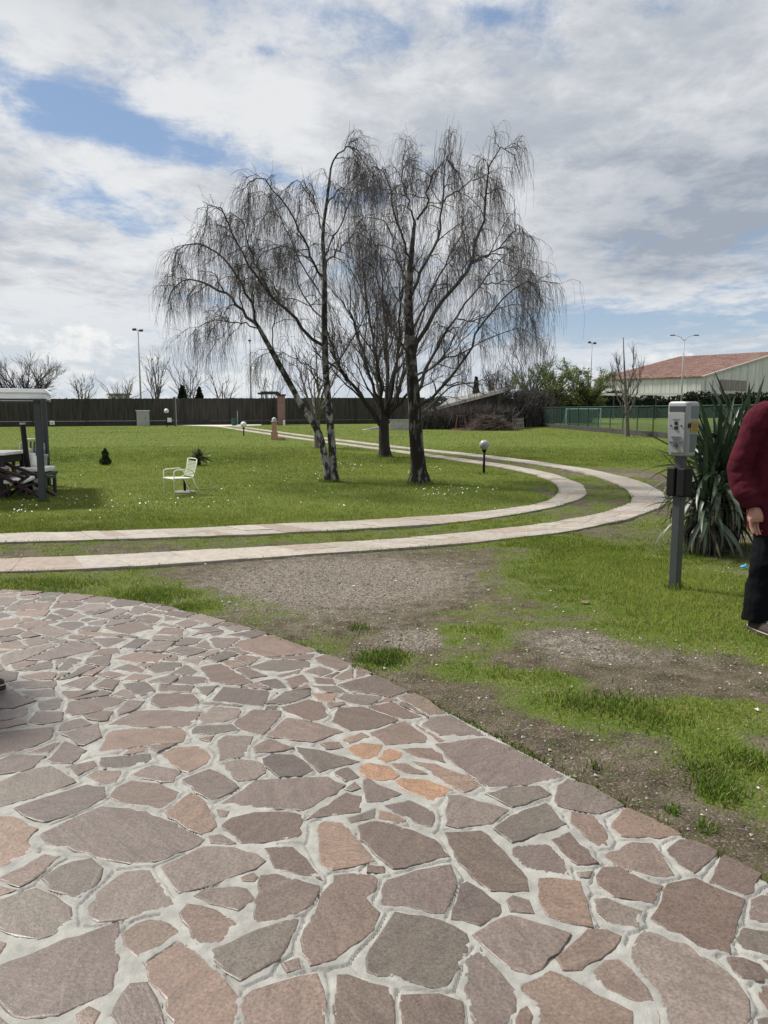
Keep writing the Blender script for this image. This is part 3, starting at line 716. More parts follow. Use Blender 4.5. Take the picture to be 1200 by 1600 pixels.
0 -2256,5172 -2236,5226 -2380,5340 -2361,5173
0 -2230,3972 -2283,3923 -2320,3811 -2223,3724 -2136,3740 -2071,3820
0 -1304,1615 -1200,1575 -1108,1615 -1203,1798 -1242,1807 -1320,1745
0 806,1217 645,1253 605,1185 663,1053 766,1032 807,1065 829,1185
0 -1740,3070 -1897,2983 -1872,2890 -1793,2817 -1681,2832 -1605,2896 -1610,2997
0 1149,1508 1042,1373 1063,1304 1154,1271 1259,1292 1317,1441 1276,1497 1217,1521
0 912,1487 1046,1596 1057,1679 892,1658 854,1572
0 -2414,2561 -2378,2485 -2247,2445 -2185,2473 -2174,2493 -2190,2608 -2280,2664 -2374,2644
1 1265,924 1248,1078 1184,1097 1076,1072 1026,999 1122,840 1157,831
0 -2214,1558 -2159,1703 -2197,1823 -2286,1843 -2556,1697 -2556,1435
0 -2704,2647 -2990,2466 -2990,2352 -2611,2488 -2606,2505
0 -1560,5015 -1542,5061 -1703,5185 -1704,5166
0 1529,917 1602,1088 1393,1100 1408,935
0 -2281,5482 -2241,5619 -2313,5701 -2481,5663 -2440,5484
0 -680,1277 -632,1395 -823,1482 -846,1422 -809,1265
0 -826,1258 -862,1410 -1021,1339 -994,1250 -846,1233
0 -4732,5896 -4612,5896 -4336,6085 -4295,6215 -4732,6235
1 -3142,3727 -3256,3730 -3337,3584 -3155,3609 -3102,3695
0 -1469,583 -1353,546 -1267,662 -1349,785 -1484,737 -1512,661
0 -2215,4271 -2353,4205 -2357,4191 -2321,4100 -2231,4029 -2117,4141
0 -1408,1148 -1341,1272 -1364,1332 -1490,1364 -1551,1332 -1593,1219 -1522,1156
0 -1390,1518 -1322,1611 -1338,1743 -1445,1792 -1572,1757 -1614,1694 -1599,1561 -1470,1505
0 -1980,2570 -2028,2494 -1977,2403 -1947,2399 -1844,2503
0 938,853 982,987 817,1049 778,1018 781,860 791,845
1 -2740,3641 -2830,3604 -2841,3479 -2749,3429 -2620,3513
0 1354,1188 1538,1387 1531,1411 1333,1432 1275,1286
0 1148,614 1214,725 1154,813 1117,823 1015,781 981,641 1016,588
0 -2250,814 -2204,814 -1930,947 -1899,994 -1895,1130 -1983,1192 -2250,1122
0 -2448,5445 -2505,5648 -2616,5655 -2774,5544 -2749,5427
1 -1046,639 -1075,753 -1167,742 -1207,674 -1062,623
1 1060,1081 1004,1215 847,1180 826,1065 994,1002 1009,1007
0 577,1392 678,1517 644,1571 503,1570 477,1449 503,1409
0 395,544 467,607 425,737 325,692 303,646
0 -3875,5932 -3885,5865 -3801,5764 -3781,5763 -3687,5839 -3744,5973 -3822,5985
0 -3004,3355 -3092,3385 -3289,3134 -2998,3299
0 -2562,3026 -2693,2908 -2694,2789 -2462,2792 -2415,2882 -2414,2933 -2507,3029
0 -3901,5048 -3790,5132 -3790,5176 -3868,5268 -3970,5271 -4103,5082
0 -3140,4217 -3151,4365 -3270,4379 -3319,4313 -3305,4222 -3271,4197
0 -1721,4776 -1579,4747 -1567,4764 -1697,4832
0 -1006,3125 -962,3088 -898,3183 -1008,3159
0 -1996,5015 -2030,4930 -1885,4894 -1893,5004
0 -2315,4698 -2378,4622 -2389,4542 -2352,4520 -2197,4505 -2162,4545
0 -2175,3491 -2320,3584 -2350,3558 -2369,3419 -2337,3378 -2218,3370 -2171,3436
0 -1399,2167 -1280,2171 -1257,2235 -1313,2299 -1371,2285 -1411,2216
0 -2244,3029 -2277,3160 -2404,3209 -2493,3040 -2403,2947 -2268,2999
0 -2067,3797 -2121,3730 -2075,3580 -1986,3555 -1960,3584
0 -2546,3351 -2720,3276 -2727,3262 -2682,3106 -2564,3044 -2509,3047 -2418,3222
1 -3089,2432 -2710,2665 -2703,2770 -2975,2806 -3089,2776
1 -946,1006 -1066,1133 -1164,1110 -1208,1059 -1178,919 -1019,860
0 -900,776 -1008,844 -1059,761 -1029,646 -894,655
0 978,257 1370,257 1319,391 1150,596 1020,571
0 -2227,5124 -2254,5154 -2401,5155 -2479,5056 -2464,4998 -2357,4924
0 -2369,3554 -2548,3575 -2601,3519 -2535,3397 -2387,3424
0 -2603,4398 -2603,4546 -2687,4611 -2787,4541 -2782,4474 -2638,4375
0 1367,767 1355,886 1276,911 1171,820 1230,734 1309,727
0 129,1057 27,1053 18,897 38,892 177,970
0 -1832,2722 -1933,2716 -1983,2607 -1976,2588 -1828,2515 -1772,2630
0 -1753,1117 -1758,1010 -1704,932 -1570,974 -1536,1144 -1607,1207 -1623,1206
0 -4090,6046 -4226,6212 -4276,6214 -4318,6081 -4227,5949 -4122,5938 -4097,5972
0 92,3669 71,3645 202,3470 213,3478
0 -141,1295 -234,1421 -378,1442 -412,1429 -475,1305 -473,1209 -369,1145 -208,1176
0 -3527,5598 -3508,5757 -3560,5808 -3578,5803 -3640,5673 -3580,5589
0 -409,4426 -673,4354 -676,4336 -430,4310
0 -1729,4517 -1737,4369 -1572,4440 -1630,4544
0 -3101,4404 -3133,4370 -3121,4214 -3084,4185 -2974,4219 -2940,4267 -2954,4373 -3019,4420
0 -3117,4413 -3196,4521 -3283,4457 -3267,4397 -3146,4383
0 -3781,5587 -3730,5672 -3783,5745 -3803,5746 -3877,5676 -3875,5640 -3815,5584
0 -1750,5300 -1686,5443 -1694,5472 -1823,5557 -1847,5544 -1823,5321
0 -26,643 -11,680 -55,800 -162,750 -153,641 -85,605
0 -2748,5380 -2875,5271 -2857,5140 -2727,5108 -2607,5266 -2717,5364
0 -1812,1332 -1724,1491 -1795,1558 -1947,1590 -1991,1518 -1964,1361 -1945,1341
0 443,785 366,930 247,924 209,801 319,709 424,757
0 -2008,1510 -2146,1499 -2180,1323 -1983,1363
0 146,1441 104,1576 49,1577 -46,1543 -20,1430 131,1425
0 -2887,4059 -3043,4020 -3063,3914 -2971,3809 -2774,3909 -2871,4054
0 -2981,2823 -2807,3009 -2903,3105 -3171,2989 -3171,2774
0 -3559,4951 -3504,5076 -3560,5136 -3700,5065 -3686,4932
0 1165,607 1317,422 1302,709 1229,716
0 -3132,4199 -3265,4180 -3283,4055 -3251,4010 -3240,4006 -3093,4071 -3094,4170
1 501,1391 383,1254 446,1173 590,1194 631,1264 619,1324 576,1374
0 -2986,3690 -2838,3620 -2745,3659 -2700,3773 -2765,3894 -2966,3791 -2996,3702
0 -1616,4187 -1662,4050 -1593,4039 -1566,4178
0 -1600,2876 -1668,2819 -1666,2653 -1604,2618 -1505,2696
0 -2701,4720 -2848,4686 -2859,4614 -2796,4557 -2696,4627 -2687,4705
0 -3296,3824 -3201,3903 -3246,3989 -3343,3914 -3336,3843
1 -3198,4928 -3237,4794 -3139,4674 -3105,4677 -2987,4802 -3030,4920 -3134,4966 -3180,4949
0 -386,1458 -339,1563 -498,1566 -502,1496 -418,1446
0 -4001,5772 -4001,5787 -4108,5881 -4171,5754 -4127,5667
0 -1990,3178 -2113,3137 -2161,3037 -2066,2944 -1945,3007 -1974,3170
0 -449,4161 -598,4043 -566,4013 -475,4068
0 -2791,5737 -2861,5824 -3034,5806 -3065,5579 -3026,5537 -2793,5548
0 -3649,6038 -3611,6163 -3800,6193 -3898,6198 -3900,6184 -3819,6002 -3739,5991
0 -3056,5221 -3138,5326 -3237,5321 -3241,5172 -3124,5109 -3059,5163
0 -364,1005 -482,923 -470,808 -415,762 -373,754 -247,821 -223,943
0 -3085,3688 -3139,3600 -3101,3508 -3029,3526 -3002,3680 -3010,3692
1 -2984,3795 -3076,3901 -3136,3878 -3130,3740 -3087,3706 -3012,3710
0 -4055,4498 -4014,4498 -3724,4624 -3642,4762 -3713,4889 -3850,4892 -4055,4739
0 -2711,2909 -2785,2999 -2957,2822 -2712,2796
0 -1217,2048 -1250,2021 -1281,1904 -1239,1824 -1199,1815 -1106,1879 -1108,1976
0 -1577,2307 -1666,2438 -1740,2432 -1783,2293 -1651,2215 -1579,2283
0 821,1228 843,1198 1004,1234 1045,1298 1024,1369 907,1452 829,1410
0 -2484,4962 -2558,4867 -2508,4754 -2480,4752 -2374,4819 -2357,4893 -2362,4905 -2453,4968
0 768,848 564,820 557,810 657,712 762,735 777,834
0 658,1036 569,973 568,839 763,865 760,1015
0 -3474,5379 -3598,5407 -3626,5390 -3616,5250 -3575,5225
0 -1927,3457 -1962,3468 -2035,3397 -2037,3281 -1984,3194 -1966,3186 -1849,3226 -1826,3275 -1827,3394
0 -2504,3882 -2671,3952 -2749,3903 -2684,3781 -2552,3759 -2499,3800
0 -2794,5530 -3022,5519 -3038,5408 -2928,5297 -2887,5285 -2760,5394
0 1347,368 1490,368 1573,647 1520,733 1379,753 1320,713 1336,397
0 -320,605 -378,737 -413,743 -464,614 -407,574
0 -3950,4257 -3934,4257 -3592,4443 -3609,4548 -3719,4607 -3950,4506
1 -2679,3968 -2618,4129 -2680,4212 -2759,4191 -2855,4062 -2758,3918
0 627,613 645,699 542,799 459,776 440,748 484,610 546,576
0 -3380,4927 -3211,4941 -3197,4956 -3319,5070 -3389,5042
1 -2167,2043 -2140,2157 -2187,2255 -2277,2274 -2371,2142 -2325,2038
0 -618,718 -488,808 -500,922 -549,956 -682,957 -741,903 -749,867 -645,717
0 1030,1387 1131,1515 1055,1579 918,1469
0 -3884,5623 -3978,5548 -3891,5455 -3829,5573
0 -1344,826 -1411,923 -1517,915 -1551,821 -1489,754 -1352,803
0 -374,1019 -379,1130 -483,1194 -567,1157 -538,970 -491,938
0 -2022,4101 -2106,4126 -2221,4013 -2220,3988 -2100,3872 -1975,3973
0 -4185,5766 -4120,5897 -4126,5920 -4229,5931 -4327,5828
0 463,1438 285,1438 324,1277 368,1264 486,1402
0 -1723,5145 -1721,5199 -1733,5208 -1892,5160 -1881,5018 -1859,4995
1 -2329,4084 -2440,4009 -2443,3952 -2294,3938 -2238,3988 -2239,4012
0 -2396,4623 -2483,4734 -2511,4736 -2542,4710 -2523,4596 -2406,4553
0 -1099,4761 -1114,4715 -1022,4528 -991,4518 -955,4543 -906,4746
0 -2295,2314 -2258,2430 -2378,2466 -2408,2373
0 1520,751 1556,853 1529,898 1403,918 1373,889 1385,771
0 766,718 662,694 645,611 720,561 793,676
0 -2148,5379 -1993,5499 -2082,5630 -2224,5613 -2274,5443
1 -2332,3598 -2420,3768 -2488,3786 -2541,3745 -2542,3592 -2362,3572
0 -1343,1066 -1396,934 -1330,838 -1232,869 -1196,914 -1225,1054
0 -1766,1950 -1833,2015 -1949,2001 -1912,1830 -1890,1807
0 -1809,751 -1798,858 -1924,929 -2131,829 -2131,615
0 -5,1074 -160,1084 -208,954 -31,878 -1,895 10,1058
0 -2161,5346 -2086,5287 -2051,5286 -1965,5454 -1974,5485
0 -3593,6160 -3631,6035 -3522,5958 -3449,6006 -3450,6136
0 -1613,4403 -1734,4350 -1722,4253 -1627,4205 -1561,4203
0 -597,271 -445,271 -418,560 -477,601 -508,597 -595,471
0 -3778,5190 -3634,5250 -3644,5389 -3724,5426 -3830,5401 -3854,5279
0 -41,812 4,692 112,738 128,778 34,875 9,880 -23,862
0 -1600,5298 -1578,5321 -1571,5373 -1673,5429 -1713,5340
0 -1566,2323 -1469,2413 -1593,2500 -1650,2446
0 -3246,5868 -3350,5724 -3328,5593 -3259,5557 -3082,5584 -3052,5812 -3094,5867
0 -71,270 181,270 174,421 114,565 -18,626 -75,590
0 -2392,4324 -2324,4387 -2362,4505 -2394,4524 -2485,4402
0 -2063,4897 -2012,5024 -2047,5098 -2115,5128 -2203,5112 -2221,5023
1 184,445 285,639 168,641 131,571
0 -3024,3509 -3100,3490 -3113,3467 -3088,3403 -2999,3373 -2958,3443
0 1279,1515 1407,1654 1247,1747 1201,1697 1226,1537
0 -3331,4663 -3321,4774 -3418,4859 -3468,4848 -3565,4749 -3528,4651 -3397,4603
0 550,832 551,972 443,1010 382,938 458,795 539,817
0 1487,297 1790,297 1739,627 1589,639
0 -1829,5574 -1792,5654 -2033,5775 -2068,5641 -1975,5505
0 -1193,1558 -1247,1445 -1163,1364 -1061,1370 -1053,1520 -1104,1597
0 -1411,1924 -1423,2064 -1431,2074 -1535,2041 -1515,1933 -1438,1906
0 -3913,6168 -4072,6044 -4078,5976 -3886,5946 -3836,5996
0 -3655,5663 -3714,5663 -3764,5581 -3717,5543 -3603,5570 -3596,5580
0 1440,1650 1426,1648 1293,1504 1332,1450 1526,1430 1520,1450
0 -1011,1243 -1040,1338 -1056,1352 -1162,1346 -1232,1257 -1164,1128 -1068,1151
1 -1990,3537 -2080,3563 -2157,3492 -2153,3440 -2047,3411 -1974,3481
0 -3116,3498 -3155,3591 -3350,3564 -3438,3496 -3438,3436 -3128,3476
0 -2317,5718 -2259,5866 -2509,5945 -2535,5862 -2480,5682
0 -4353,5040 -4222,5040 -4124,5082 -3984,5281 -4012,5368 -4102,5425 -4283,5409 -4353,5371
0 -1428,2211 -1569,2269 -1641,2199 -1648,2131 -1623,2081 -1545,2057 -1436,2091 -1416,2158
0 -3995,5558 -3893,5639 -3895,5675 -3992,5756 -4110,5657 -4028,5558
0 -1793,3225 -1956,3171 -1927,3008 -1907,2997 -1728,3098
0 -258,267 -89,267 -93,590 -162,626 -280,586
0 -285,3633 -270,3574 -183,3639 -210,3663
0 -3731,5442 -3729,5529 -3779,5569 -3812,5566 -3864,5448 -3835,5419
0 -2736,3284 -2757,3412 -2851,3465 -2940,3437 -2986,3360 -2980,3298 -2880,3216 -2743,3270
0 1208,1538 1183,1690 1076,1684 1064,1595 1146,1526
0 -2803,4912 -2917,4787 -2853,4703 -2707,4737 -2708,4852 -2763,4910
0 -1373,3825 -1389,3753 -1275,3707 -1251,3726 -1351,3847
0 -2119,2326 -2183,2454 -2239,2429 -2280,2302 -2275,2292 -2183,2273
0 449,1027 559,988 645,1049 590,1175 451,1155
0 -1279,2153 -1399,2149 -1418,2086 -1409,2076 -1260,2036 -1223,2066
0 -1797,1577 -1763,1696 -1887,1781 -1950,1646 -1943,1608
0 -2550,5849 -2651,5801 -2665,5755 -2614,5673 -2502,5665
0 -1504,5107 -1540,5017 -1361,4980
0 -1042,4526 -1126,4698 -1173,4561 -1086,4517
1 -1925,1817 -2150,1856 -2180,1828 -2143,1710 -1965,1658 -1901,1792
1 -3316,5976 -3257,6105 -3432,6133 -3431,6008
0 1242,1833 1114,1862 1048,1736 1072,1701 1187,1709 1236,1762
1 -2416,5165 -2456,5239 -2518,5226 -2493,5071
0 -1980,2386 -2067,2319 -2016,2245 -1880,2249 -1950,2382
0 -3385,4505 -3508,4406 -3480,4339 -3333,4325 -3284,4391 -3301,4455
0 -695,970 -704,1058 -816,1092 -860,1025 -750,920
0 -9,1092 2,1213 -101,1293 -124,1288 -192,1168 -160,1102
0 -778,4193 -831,4137 -724,3997 -637,4035
0 -2871,4600 -2981,4560 -3007,4434 -2946,4389 -2800,4474 -2805,4541
0 -3314,4207 -3416,4166 -3435,4115 -3399,4074 -3300,4063 -3283,4184
0 -2461,2774 -2685,2764 -2693,2662 -2592,2517 -2430,2568 -2390,2652
0 -1881,2873 -1976,2787 -1935,2734 -1834,2740 -1807,2805
0 72,3689 63,3702 3,3728 -36,3641
0 -626,1414 -520,1496 -518,1519 -670,1622 -811,1549 -815,1499
0 -2053,384 -1762,384 -1681,658 -1693,688 -1800,735 -2053,628
0 1681,886 1573,847 1536,743 1588,657 1736,645 1720,750
0 -2388,2135 -2535,2175 -2705,2102 -2705,1886 -2363,1976 -2340,2028
0 -1484,4802 -1462,4701 -1296,4675 -1281,4769
1 -3488,5067 -3542,4945 -3470,4866 -3421,4877 -3397,4919 -3407,5041
0 -2340,4888 -2356,4815 -2294,4741 -2254,4745 -2215,4805
0 251,1586 209,1586 132,1549 163,1447 269,1447
0 -1825,2496 -1933,2388 -1863,2268 -1801,2296 -1757,2438
0 -3847,4284 -3847,4069 -3504,4298 -3495,4330 -3526,4402 -3582,4428
0 -1568,1337 -1668,1490 -1707,1484 -1795,1325 -1624,1224 -1610,1225
1 -1331,262 -1005,262 -1067,606 -1220,660 -1250,654 -1340,533
0 1237,2131 1146,1951 1195,1862 1250,1850 1333,1915 1279,2048
0 -3431,3966 -3413,4063 -3449,4103 -3722,4040 -3722,3853
0 -3605,3494 -3470,3494 -3360,3579 -3271,3739 -3301,3806 -3344,3827 -3605,3704
0 -3219,4922 -3383,4909 -3404,4871 -3309,4787 -3255,4799
0 -1928,4687 -1853,4774 -2027,4812 -2015,4739 -1981,4710
0 -842,4151 -782,4215 -875,4301 -915,4306 -936,4276
0 -576,3622 -582,3572 -522,3564 -517,3617
0 -2211,4489 -2342,4501 -2306,4392
0 -1216,860 -1167,760 -1074,771 -1032,845 -1183,901
0 -3533,5943 -3642,6021 -3726,5977 -3669,5844 -3584,5820 -3565,5825
0 -2728,3654 -2609,3536 -2561,3588 -2559,3742 -2684,3763
0 -2242,5861 -2300,5713 -2227,5631 -2084,5647 -2049,5783 -2140,5829
1 -2053,3395 -2158,3423 -2203,3360 -2178,3301 -2055,3289
0 -2458,4011 -2539,4111 -2602,4121 -2661,3967 -2498,3900 -2462,3947
0 -403,3910 -484,3822 -376,3846
0 -2164,2025 -2324,2020 -2346,1969 -2281,1861 -2193,1840 -2161,1870 -2131,1988
0 -987,4461 -997,4501 -1027,4510 -1123,4387 -1046,4346
0 -1502,742 -1565,809 -1628,798 -1677,695 -1665,667 -1528,669
0 -1996,4232 -2003,4294 -2091,4291 -2125,4231 -2088,4161 -2049,4159
0 -2157,2501 -2043,2503 -1993,2583 -1999,2601 -2104,2645 -2172,2608
0 -2703,5996 -2727,5914 -2656,5819 -2552,5868 -2526,5951 -2599,5974
0 -4347,5833 -4244,5941 -4330,6067 -4602,5881 -4602,5792
0 -105,1310 -36,1422 -68,1562 -122,1570 -169,1570 -218,1431 -126,1306
0 -3520,5581 -3579,5571 -3589,5559 -3590,5423 -3460,5395 -3430,5538
0 -556,974 -583,1144 -686,1060 -678,975
0 -3627,4752 -3706,4620 -3604,4566 -3545,4645 -3582,4743
0 -1665,2456 -1604,2515 -1612,2602 -1676,2638 -1756,2622 -1811,2508 -1744,2450
0 -2112,2661 -2096,2751 -2224,2802 -2268,2677 -2181,2623
0 843,1556 694,1556 697,1522 823,1427 900,1468
0 -892,792 -766,870 -759,905 -875,1013 -929,1000 -996,857
0 -1274,4292 -1205,4283 -1198,4349 -1213,4388 -1246,4408
0 -1463,1488 -1481,1380 -1362,1350 -1325,1429 -1389,1500
0 -2766,4928 -2717,5087 -2862,5123 -2879,5105 -2891,5006 -2803,4931
0 -2698,5087 -2749,4921 -2695,4866 -2573,4877 -2549,4908 -2649,5111
0 289,1456 460,1456 484,1570 275,1569
0 -2285,2681 -2245,2801 -2402,2868 -2446,2783 -2376,2662
0 -1989,1209 -1959,1329 -1976,1347 -2187,1303 -2305,1189 -2305,1126
0 -361,1128 -356,1021 -223,966 -176,1093 -207,1158
0 1390,931 1374,1105 1353,1122 1266,1080 1282,928 1361,903
0 -2900,4074 -2973,4201 -3076,4168 -3075,4068 -3048,4037
0 -812,1110 -697,1074 -588,1163 -677,1259 -811,1247 -833,1221
0 -3251,5540 -3240,5339 -3137,5344 -3056,5410 -3039,5525 -3078,5567
0 -1246,1268 -1178,1354 -1260,1434 -1308,1423 -1347,1339 -1325,1279
0 -1297,1895 -1400,1911 -1427,1891 -1435,1807 -1331,1760 -1256,1819
0 -2542,2192 -2484,2342 -2586,2418 -2746,2104
0 -3608,5421 -3607,5550 -3711,5526 -3713,5441 -3636,5405
0 -850,1215 -997,1232 -1051,1144 -932,1017 -878,1031 -829,1105
0 -1989,2032 -1987,2067 -2052,2160 -2123,2150 -2150,2037 -2118,2001
0 630,1339 809,1412 690,1504 592,1382
0 -3258,5345 -3269,5542 -3337,5577 -3412,5538 -3436,5398
0 -3251,4782 -3303,4770 -3313,4666 -3182,4638 -3155,4665
0 -2238,3714 -2332,3798 -2401,3771 -2319,3613
0 -1882,5182 -1775,5214 -1775,5289 -1856,5311
0 -2252,2990 -2203,2871 -2081,2934 -2175,3025 -2229,3019
0 -1663,2119 -1790,2111 -1819,2026 -1751,1960 -1704,1968 -1639,2074
1 -2701,2925 -2582,3033 -2688,3089 -2768,3007
0 -3088,4669 -2987,4577 -2877,4617 -2866,4691 -2934,4780 -2974,4790
0 -2668,5806 -2739,5900 -2844,5832 -2778,5750 -2682,5761
1 143,1248 127,1408 -22,1412 -87,1305 14,1227
0 -2932,4798 -2820,4921 -2902,4991 -3012,4923 -2970,4808
0 -1269,2019 -1405,2056 -1394,1928 -1298,1913
0 -1559,2631 -1594,2603 -1586,2517 -1458,2439 -1416,2611
0 807,1391 637,1323 648,1270 803,1236
0 -1763,316 -1613,316 -1485,576 -1527,651 -1664,649
1 -2218,2858 -2268,2980 -2396,2930 -2397,2885 -2235,2816
0 -493,1302 -619,1381 -663,1270 -573,1174 -491,1210
0 -1631,1688 -1745,1690 -1781,1569 -1709,1502 -1668,1508 -1617,1558
0 -3992,5803 -3903,5868 -3893,5928 -4084,5959 -4109,5927 -4103,5901
0 1344,1171 1262,1274 1164,1254 1192,1114 1255,1095 1345,1138
0 -2594,2481 -2581,2437 -2472,2356 -2427,2375 -2394,2476 -2428,2550 -2589,2500
0 -1316,5341 -1373,5248 -1374,5224 -1157,5027 -1083,5141 -1274,5311
0 -2299,1856 -2361,1958 -2654,1881 -2654,1665
0 -994,301 -922,301 -882,630 -1032,628 -1049,610
0 -1300,4270 -1440,4249 -1338,4173
0 -171,642 -180,751 -240,804 -360,741 -301,607 -289,602
0 -2614,3495 -2739,3414 -2720,3296 -2552,3368 -2549,3386
0 -3625,5235 -3772,5173 -3772,5132 -3709,5081 -3569,5152 -3581,5207
0 -430,1433 -510,1481 -615,1400 -487,1320
0 -1519,1137 -1552,970 -1520,933 -1413,941 -1360,1074 -1407,1130
0 -2939,2133 -2751,2133 -2599,2433 -2610,2470 -2939,2351
0 -1179,1119 -1248,1250 -1326,1261 -1392,1140 -1345,1084 -1221,1071
0 -4105,5443 -4044,5548 -4127,5649 -4269,5429
0 -1684,2655 -1686,2813 -1790,2799 -1817,2732 -1758,2640
0 -2473,1198 -2321,1198 -2199,1316 -2163,1504 -2209,1541 -2473,1446
0 -3294,4472 -3203,4538 -3190,4621 -3320,4649 -3386,4589 -3377,4522
0 -1091,1868 -1185,1803 -1093,1635 -1005,1693
0 -3452,4121 -3433,4172 -3499,4280 -3763,4104 -3763,4049
0 -2525,4747 -2574,4859 -2689,4848 -2689,4734 -2674,4717 -2555,4722
0 1544,1367 1362,1171 1363,1137 1386,1119 1613,1105
0 965,650 997,784 941,835 795,827 780,730 809,684
0 -3367,5719 -3491,5749 -3509,5596 -3420,5554 -3346,5592
0 -2310,4732 -2368,4801 -2465,4741 -2386,4640
0 -699,3598 -697,3617 -900,3671 -911,3630
0 -1990,2798 -1891,2888 -1915,2981 -1935,2992 -2058,2928 -2022,2807
0 1174,1113 1145,1255 1059,1286 1019,1225 1076,1091
0 -2078,2752 -2094,2661 -1997,2619 -1950,2723 -1993,2780 -2027,2790
0 -2169,2261 -2125,2168 -2054,2177 -2031,2235 -2085,2313 -2105,2314
0 -661,708 -761,853 -882,776 -875,650 -700,659
0 -1643,1214 -1799,1306 -1825,1157 -1763,1132
0 -2122,5145 -2099,5274 -2176,5335 -2240,5165 -2207,5129
0 -1863,2209 -1793,2129 -1666,2137 -1659,2199 -1794,2279 -1860,2249 -1865,2238
0 -924,4543 -979,4505 -834,4411 -792,4421
0 -1843,1158 -1816,1314 -1942,1323 -1971,1205 -1885,1145
0 -3421,3144 -3304,3144 -3105,3397 -3128,3458 -3421,3420
1 -481,619 -430,750 -479,792 -601,708 -510,615
0 -2889,6035 -2901,6005 -2852,5849 -2745,5918 -2721,5999
0 -2336,3360 -2402,3232 -2270,3177 -2210,3216 -2193,3291 -2219,3352
0 -1388,2293 -1461,2395 -1559,2305 -1561,2285 -1424,2229
0 -2631,5667 -2680,5744 -2773,5732 -2772,5567
0 -3871,5286 -3848,5406 -3879,5437 -3893,5437 -3994,5370 -3968,5289
0 -2091,4676 -2064,4704 -2176,4779 -2184,4765
0 -1628,5562 -1677,5476 -1669,5448 -1606,5413 -1488,5463
0 -1499,1379 -1481,1490 -1605,1544 -1652,1498 -1555,1350
0 -1212,1560 -1309,1598 -1374,1510 -1311,1441 -1264,1451
0 393,276 502,276 536,561 478,593 404,527
0 -3521,4420 -3395,4520 -3403,4586 -3531,4633 -3592,4552 -3574,4444
0 -1595,1880 -1533,1929 -1553,2041 -1625,2063 -1687,1962
0 -1737,4101 -1793,4094 -1764,3965
0 1623,1090 1545,907 1570,865 1676,903
0 -3396,4056 -3413,3964 -3354,3929 -3269,4004 -3297,4044
0 -2178,3043 -2130,3141 -2203,3199 -2259,3163 -2227,3037
0 -1504,4491 -1513,4473 -1325,4437 -1326,4467
0 -2699,3102 -2743,3251 -2874,3199 -2891,3118 -2790,3018
0 -1406,3759 -1397,3799 -1457,3828 -1566,3694
0 151,1232 20,1210 9,1086 23,1070 127,1075 167,1221
0 -428,258 -275,258 -298,586 -400,557
0 -237,4101 -254,4109 -332,4027 -291,4011
0 -2541,4594 -2560,4704 -2670,4699 -2678,4626 -2593,4561
0 129,731 168,659 288,657 307,696 196,788 145,773
0 -2958,4211 -2881,4076 -2778,4194 -2928,4254
0 -3148,3745 -3154,3878 -3188,3890 -3283,3810 -3255,3748
0 -3579,4761 -3485,4857 -3556,4933 -3688,4914 -3698,4898 -3626,4770
0 -3122,5334 -3044,5236 -2948,5291 -3048,5393
0 -1869,4727 -1913,4677 -1767,4603
0 -4079,6061 -3918,6188 -4202,6211
0 -1978,4683 -2023,4722 -2072,4670 -2078,4637 -2000,4610
0 -1380,2462 -1450,2423 -1373,2303 -1308,2319
0 -4206,4702 -4136,4702 -3864,4904 -3906,5030 -4117,5066 -4206,5027
0 -3090,6077 -3074,5914 -2917,6011 -2907,6038
0 -3703,4924 -3718,5065 -3781,5117 -3888,5035 -3846,4910 -3713,4907
0 189,955 54,881 141,790 191,805 229,929
0 -1248,2208 -1264,2164 -1208,2077 -1107,2152
0 -689,3933 -760,3872 -584,3840
1 -1547,5271 -1513,5129 -1395,5174
0 -2221,3706 -2308,3598 -2168,3507 -2093,3576 -2138,3721
0 -2371,4179 -2519,4116 -2447,4026 -2339,4098
1 63,2527 79,2547 -16,2631 -19,2564
0 -2088,5234 -2104,5143 -2042,5116 -1960,5189
0 -229,818 -170,766 -58,819 -42,863 -207,931
0 -1994,2398 -2043,2485 -2159,2483 -2169,2466 -2102,2332 -2082,2330
0 -2337,3815 -2303,3921 -2449,3934 -2486,3886 -2481,3803 -2414,3785
0 -235,1439 -188,1570 -316,1570 -366,1458
0 -3132,5093 -3247,5156 -3304,5082 -3183,4967 -3142,4982
0 -1453,1808 -1446,1889 -1521,1916 -1585,1865 -1571,1776
0 -2265,4364 -2311,4374 -2381,4309 -2355,4224 -2237,4281
0 -1846,4156 -1856,4366 -1912,4314
0 -1031,1354 -863,1430 -843,1480 -1035,1512 -1044,1365
0 -2414,3248 -2352,3368 -2382,3406 -2531,3380 -2534,3365
0 -1226,677 -1183,751 -1231,850 -1327,820 -1335,797 -1251,672
0 -3354,3842 -3361,3912 -3424,3950 -3672,3853 -3672,3692
0 1340,1898 1261,1835 1254,1763 1423,1665
0 -2409,4535 -2530,4580 -2585,4545 -2585,4403 -2502,4410
0 -1941,5182 -2029,5103 -1996,5033 -1899,5024 -1910,5162
0 -3086,4054 -3227,3992 -3183,3908 -3145,3894 -3081,3918 -3061,4024
0 -1689,5491 -1642,5573 -1674,5595 -1775,5646 -1811,5570
0 -1771,998 -1885,983 -1911,943 -1788,874 -1719,914
0 -3766,5752 -3715,5681 -3656,5681 -3597,5805 -3674,5826
0 -3486,4294 -3419,4184 -3323,4223 -3336,4307 -3479,4321
0 -1882,2231 -2015,2227 -2038,2170 -1977,2085 -1881,2208
0 -2385,2153 -2291,2284 -2420,2358 -2466,2339 -2523,2191
0 199,283 375,283 386,528 297,623 192,421
0 -2052,3270 -2177,3283 -2192,3214 -2117,3154 -2003,3192
0 -1623,254 -1349,254 -1358,529 -1471,565
0 -1955,3562 -1973,3542 -1957,3485 -1892,3466 -1845,3562
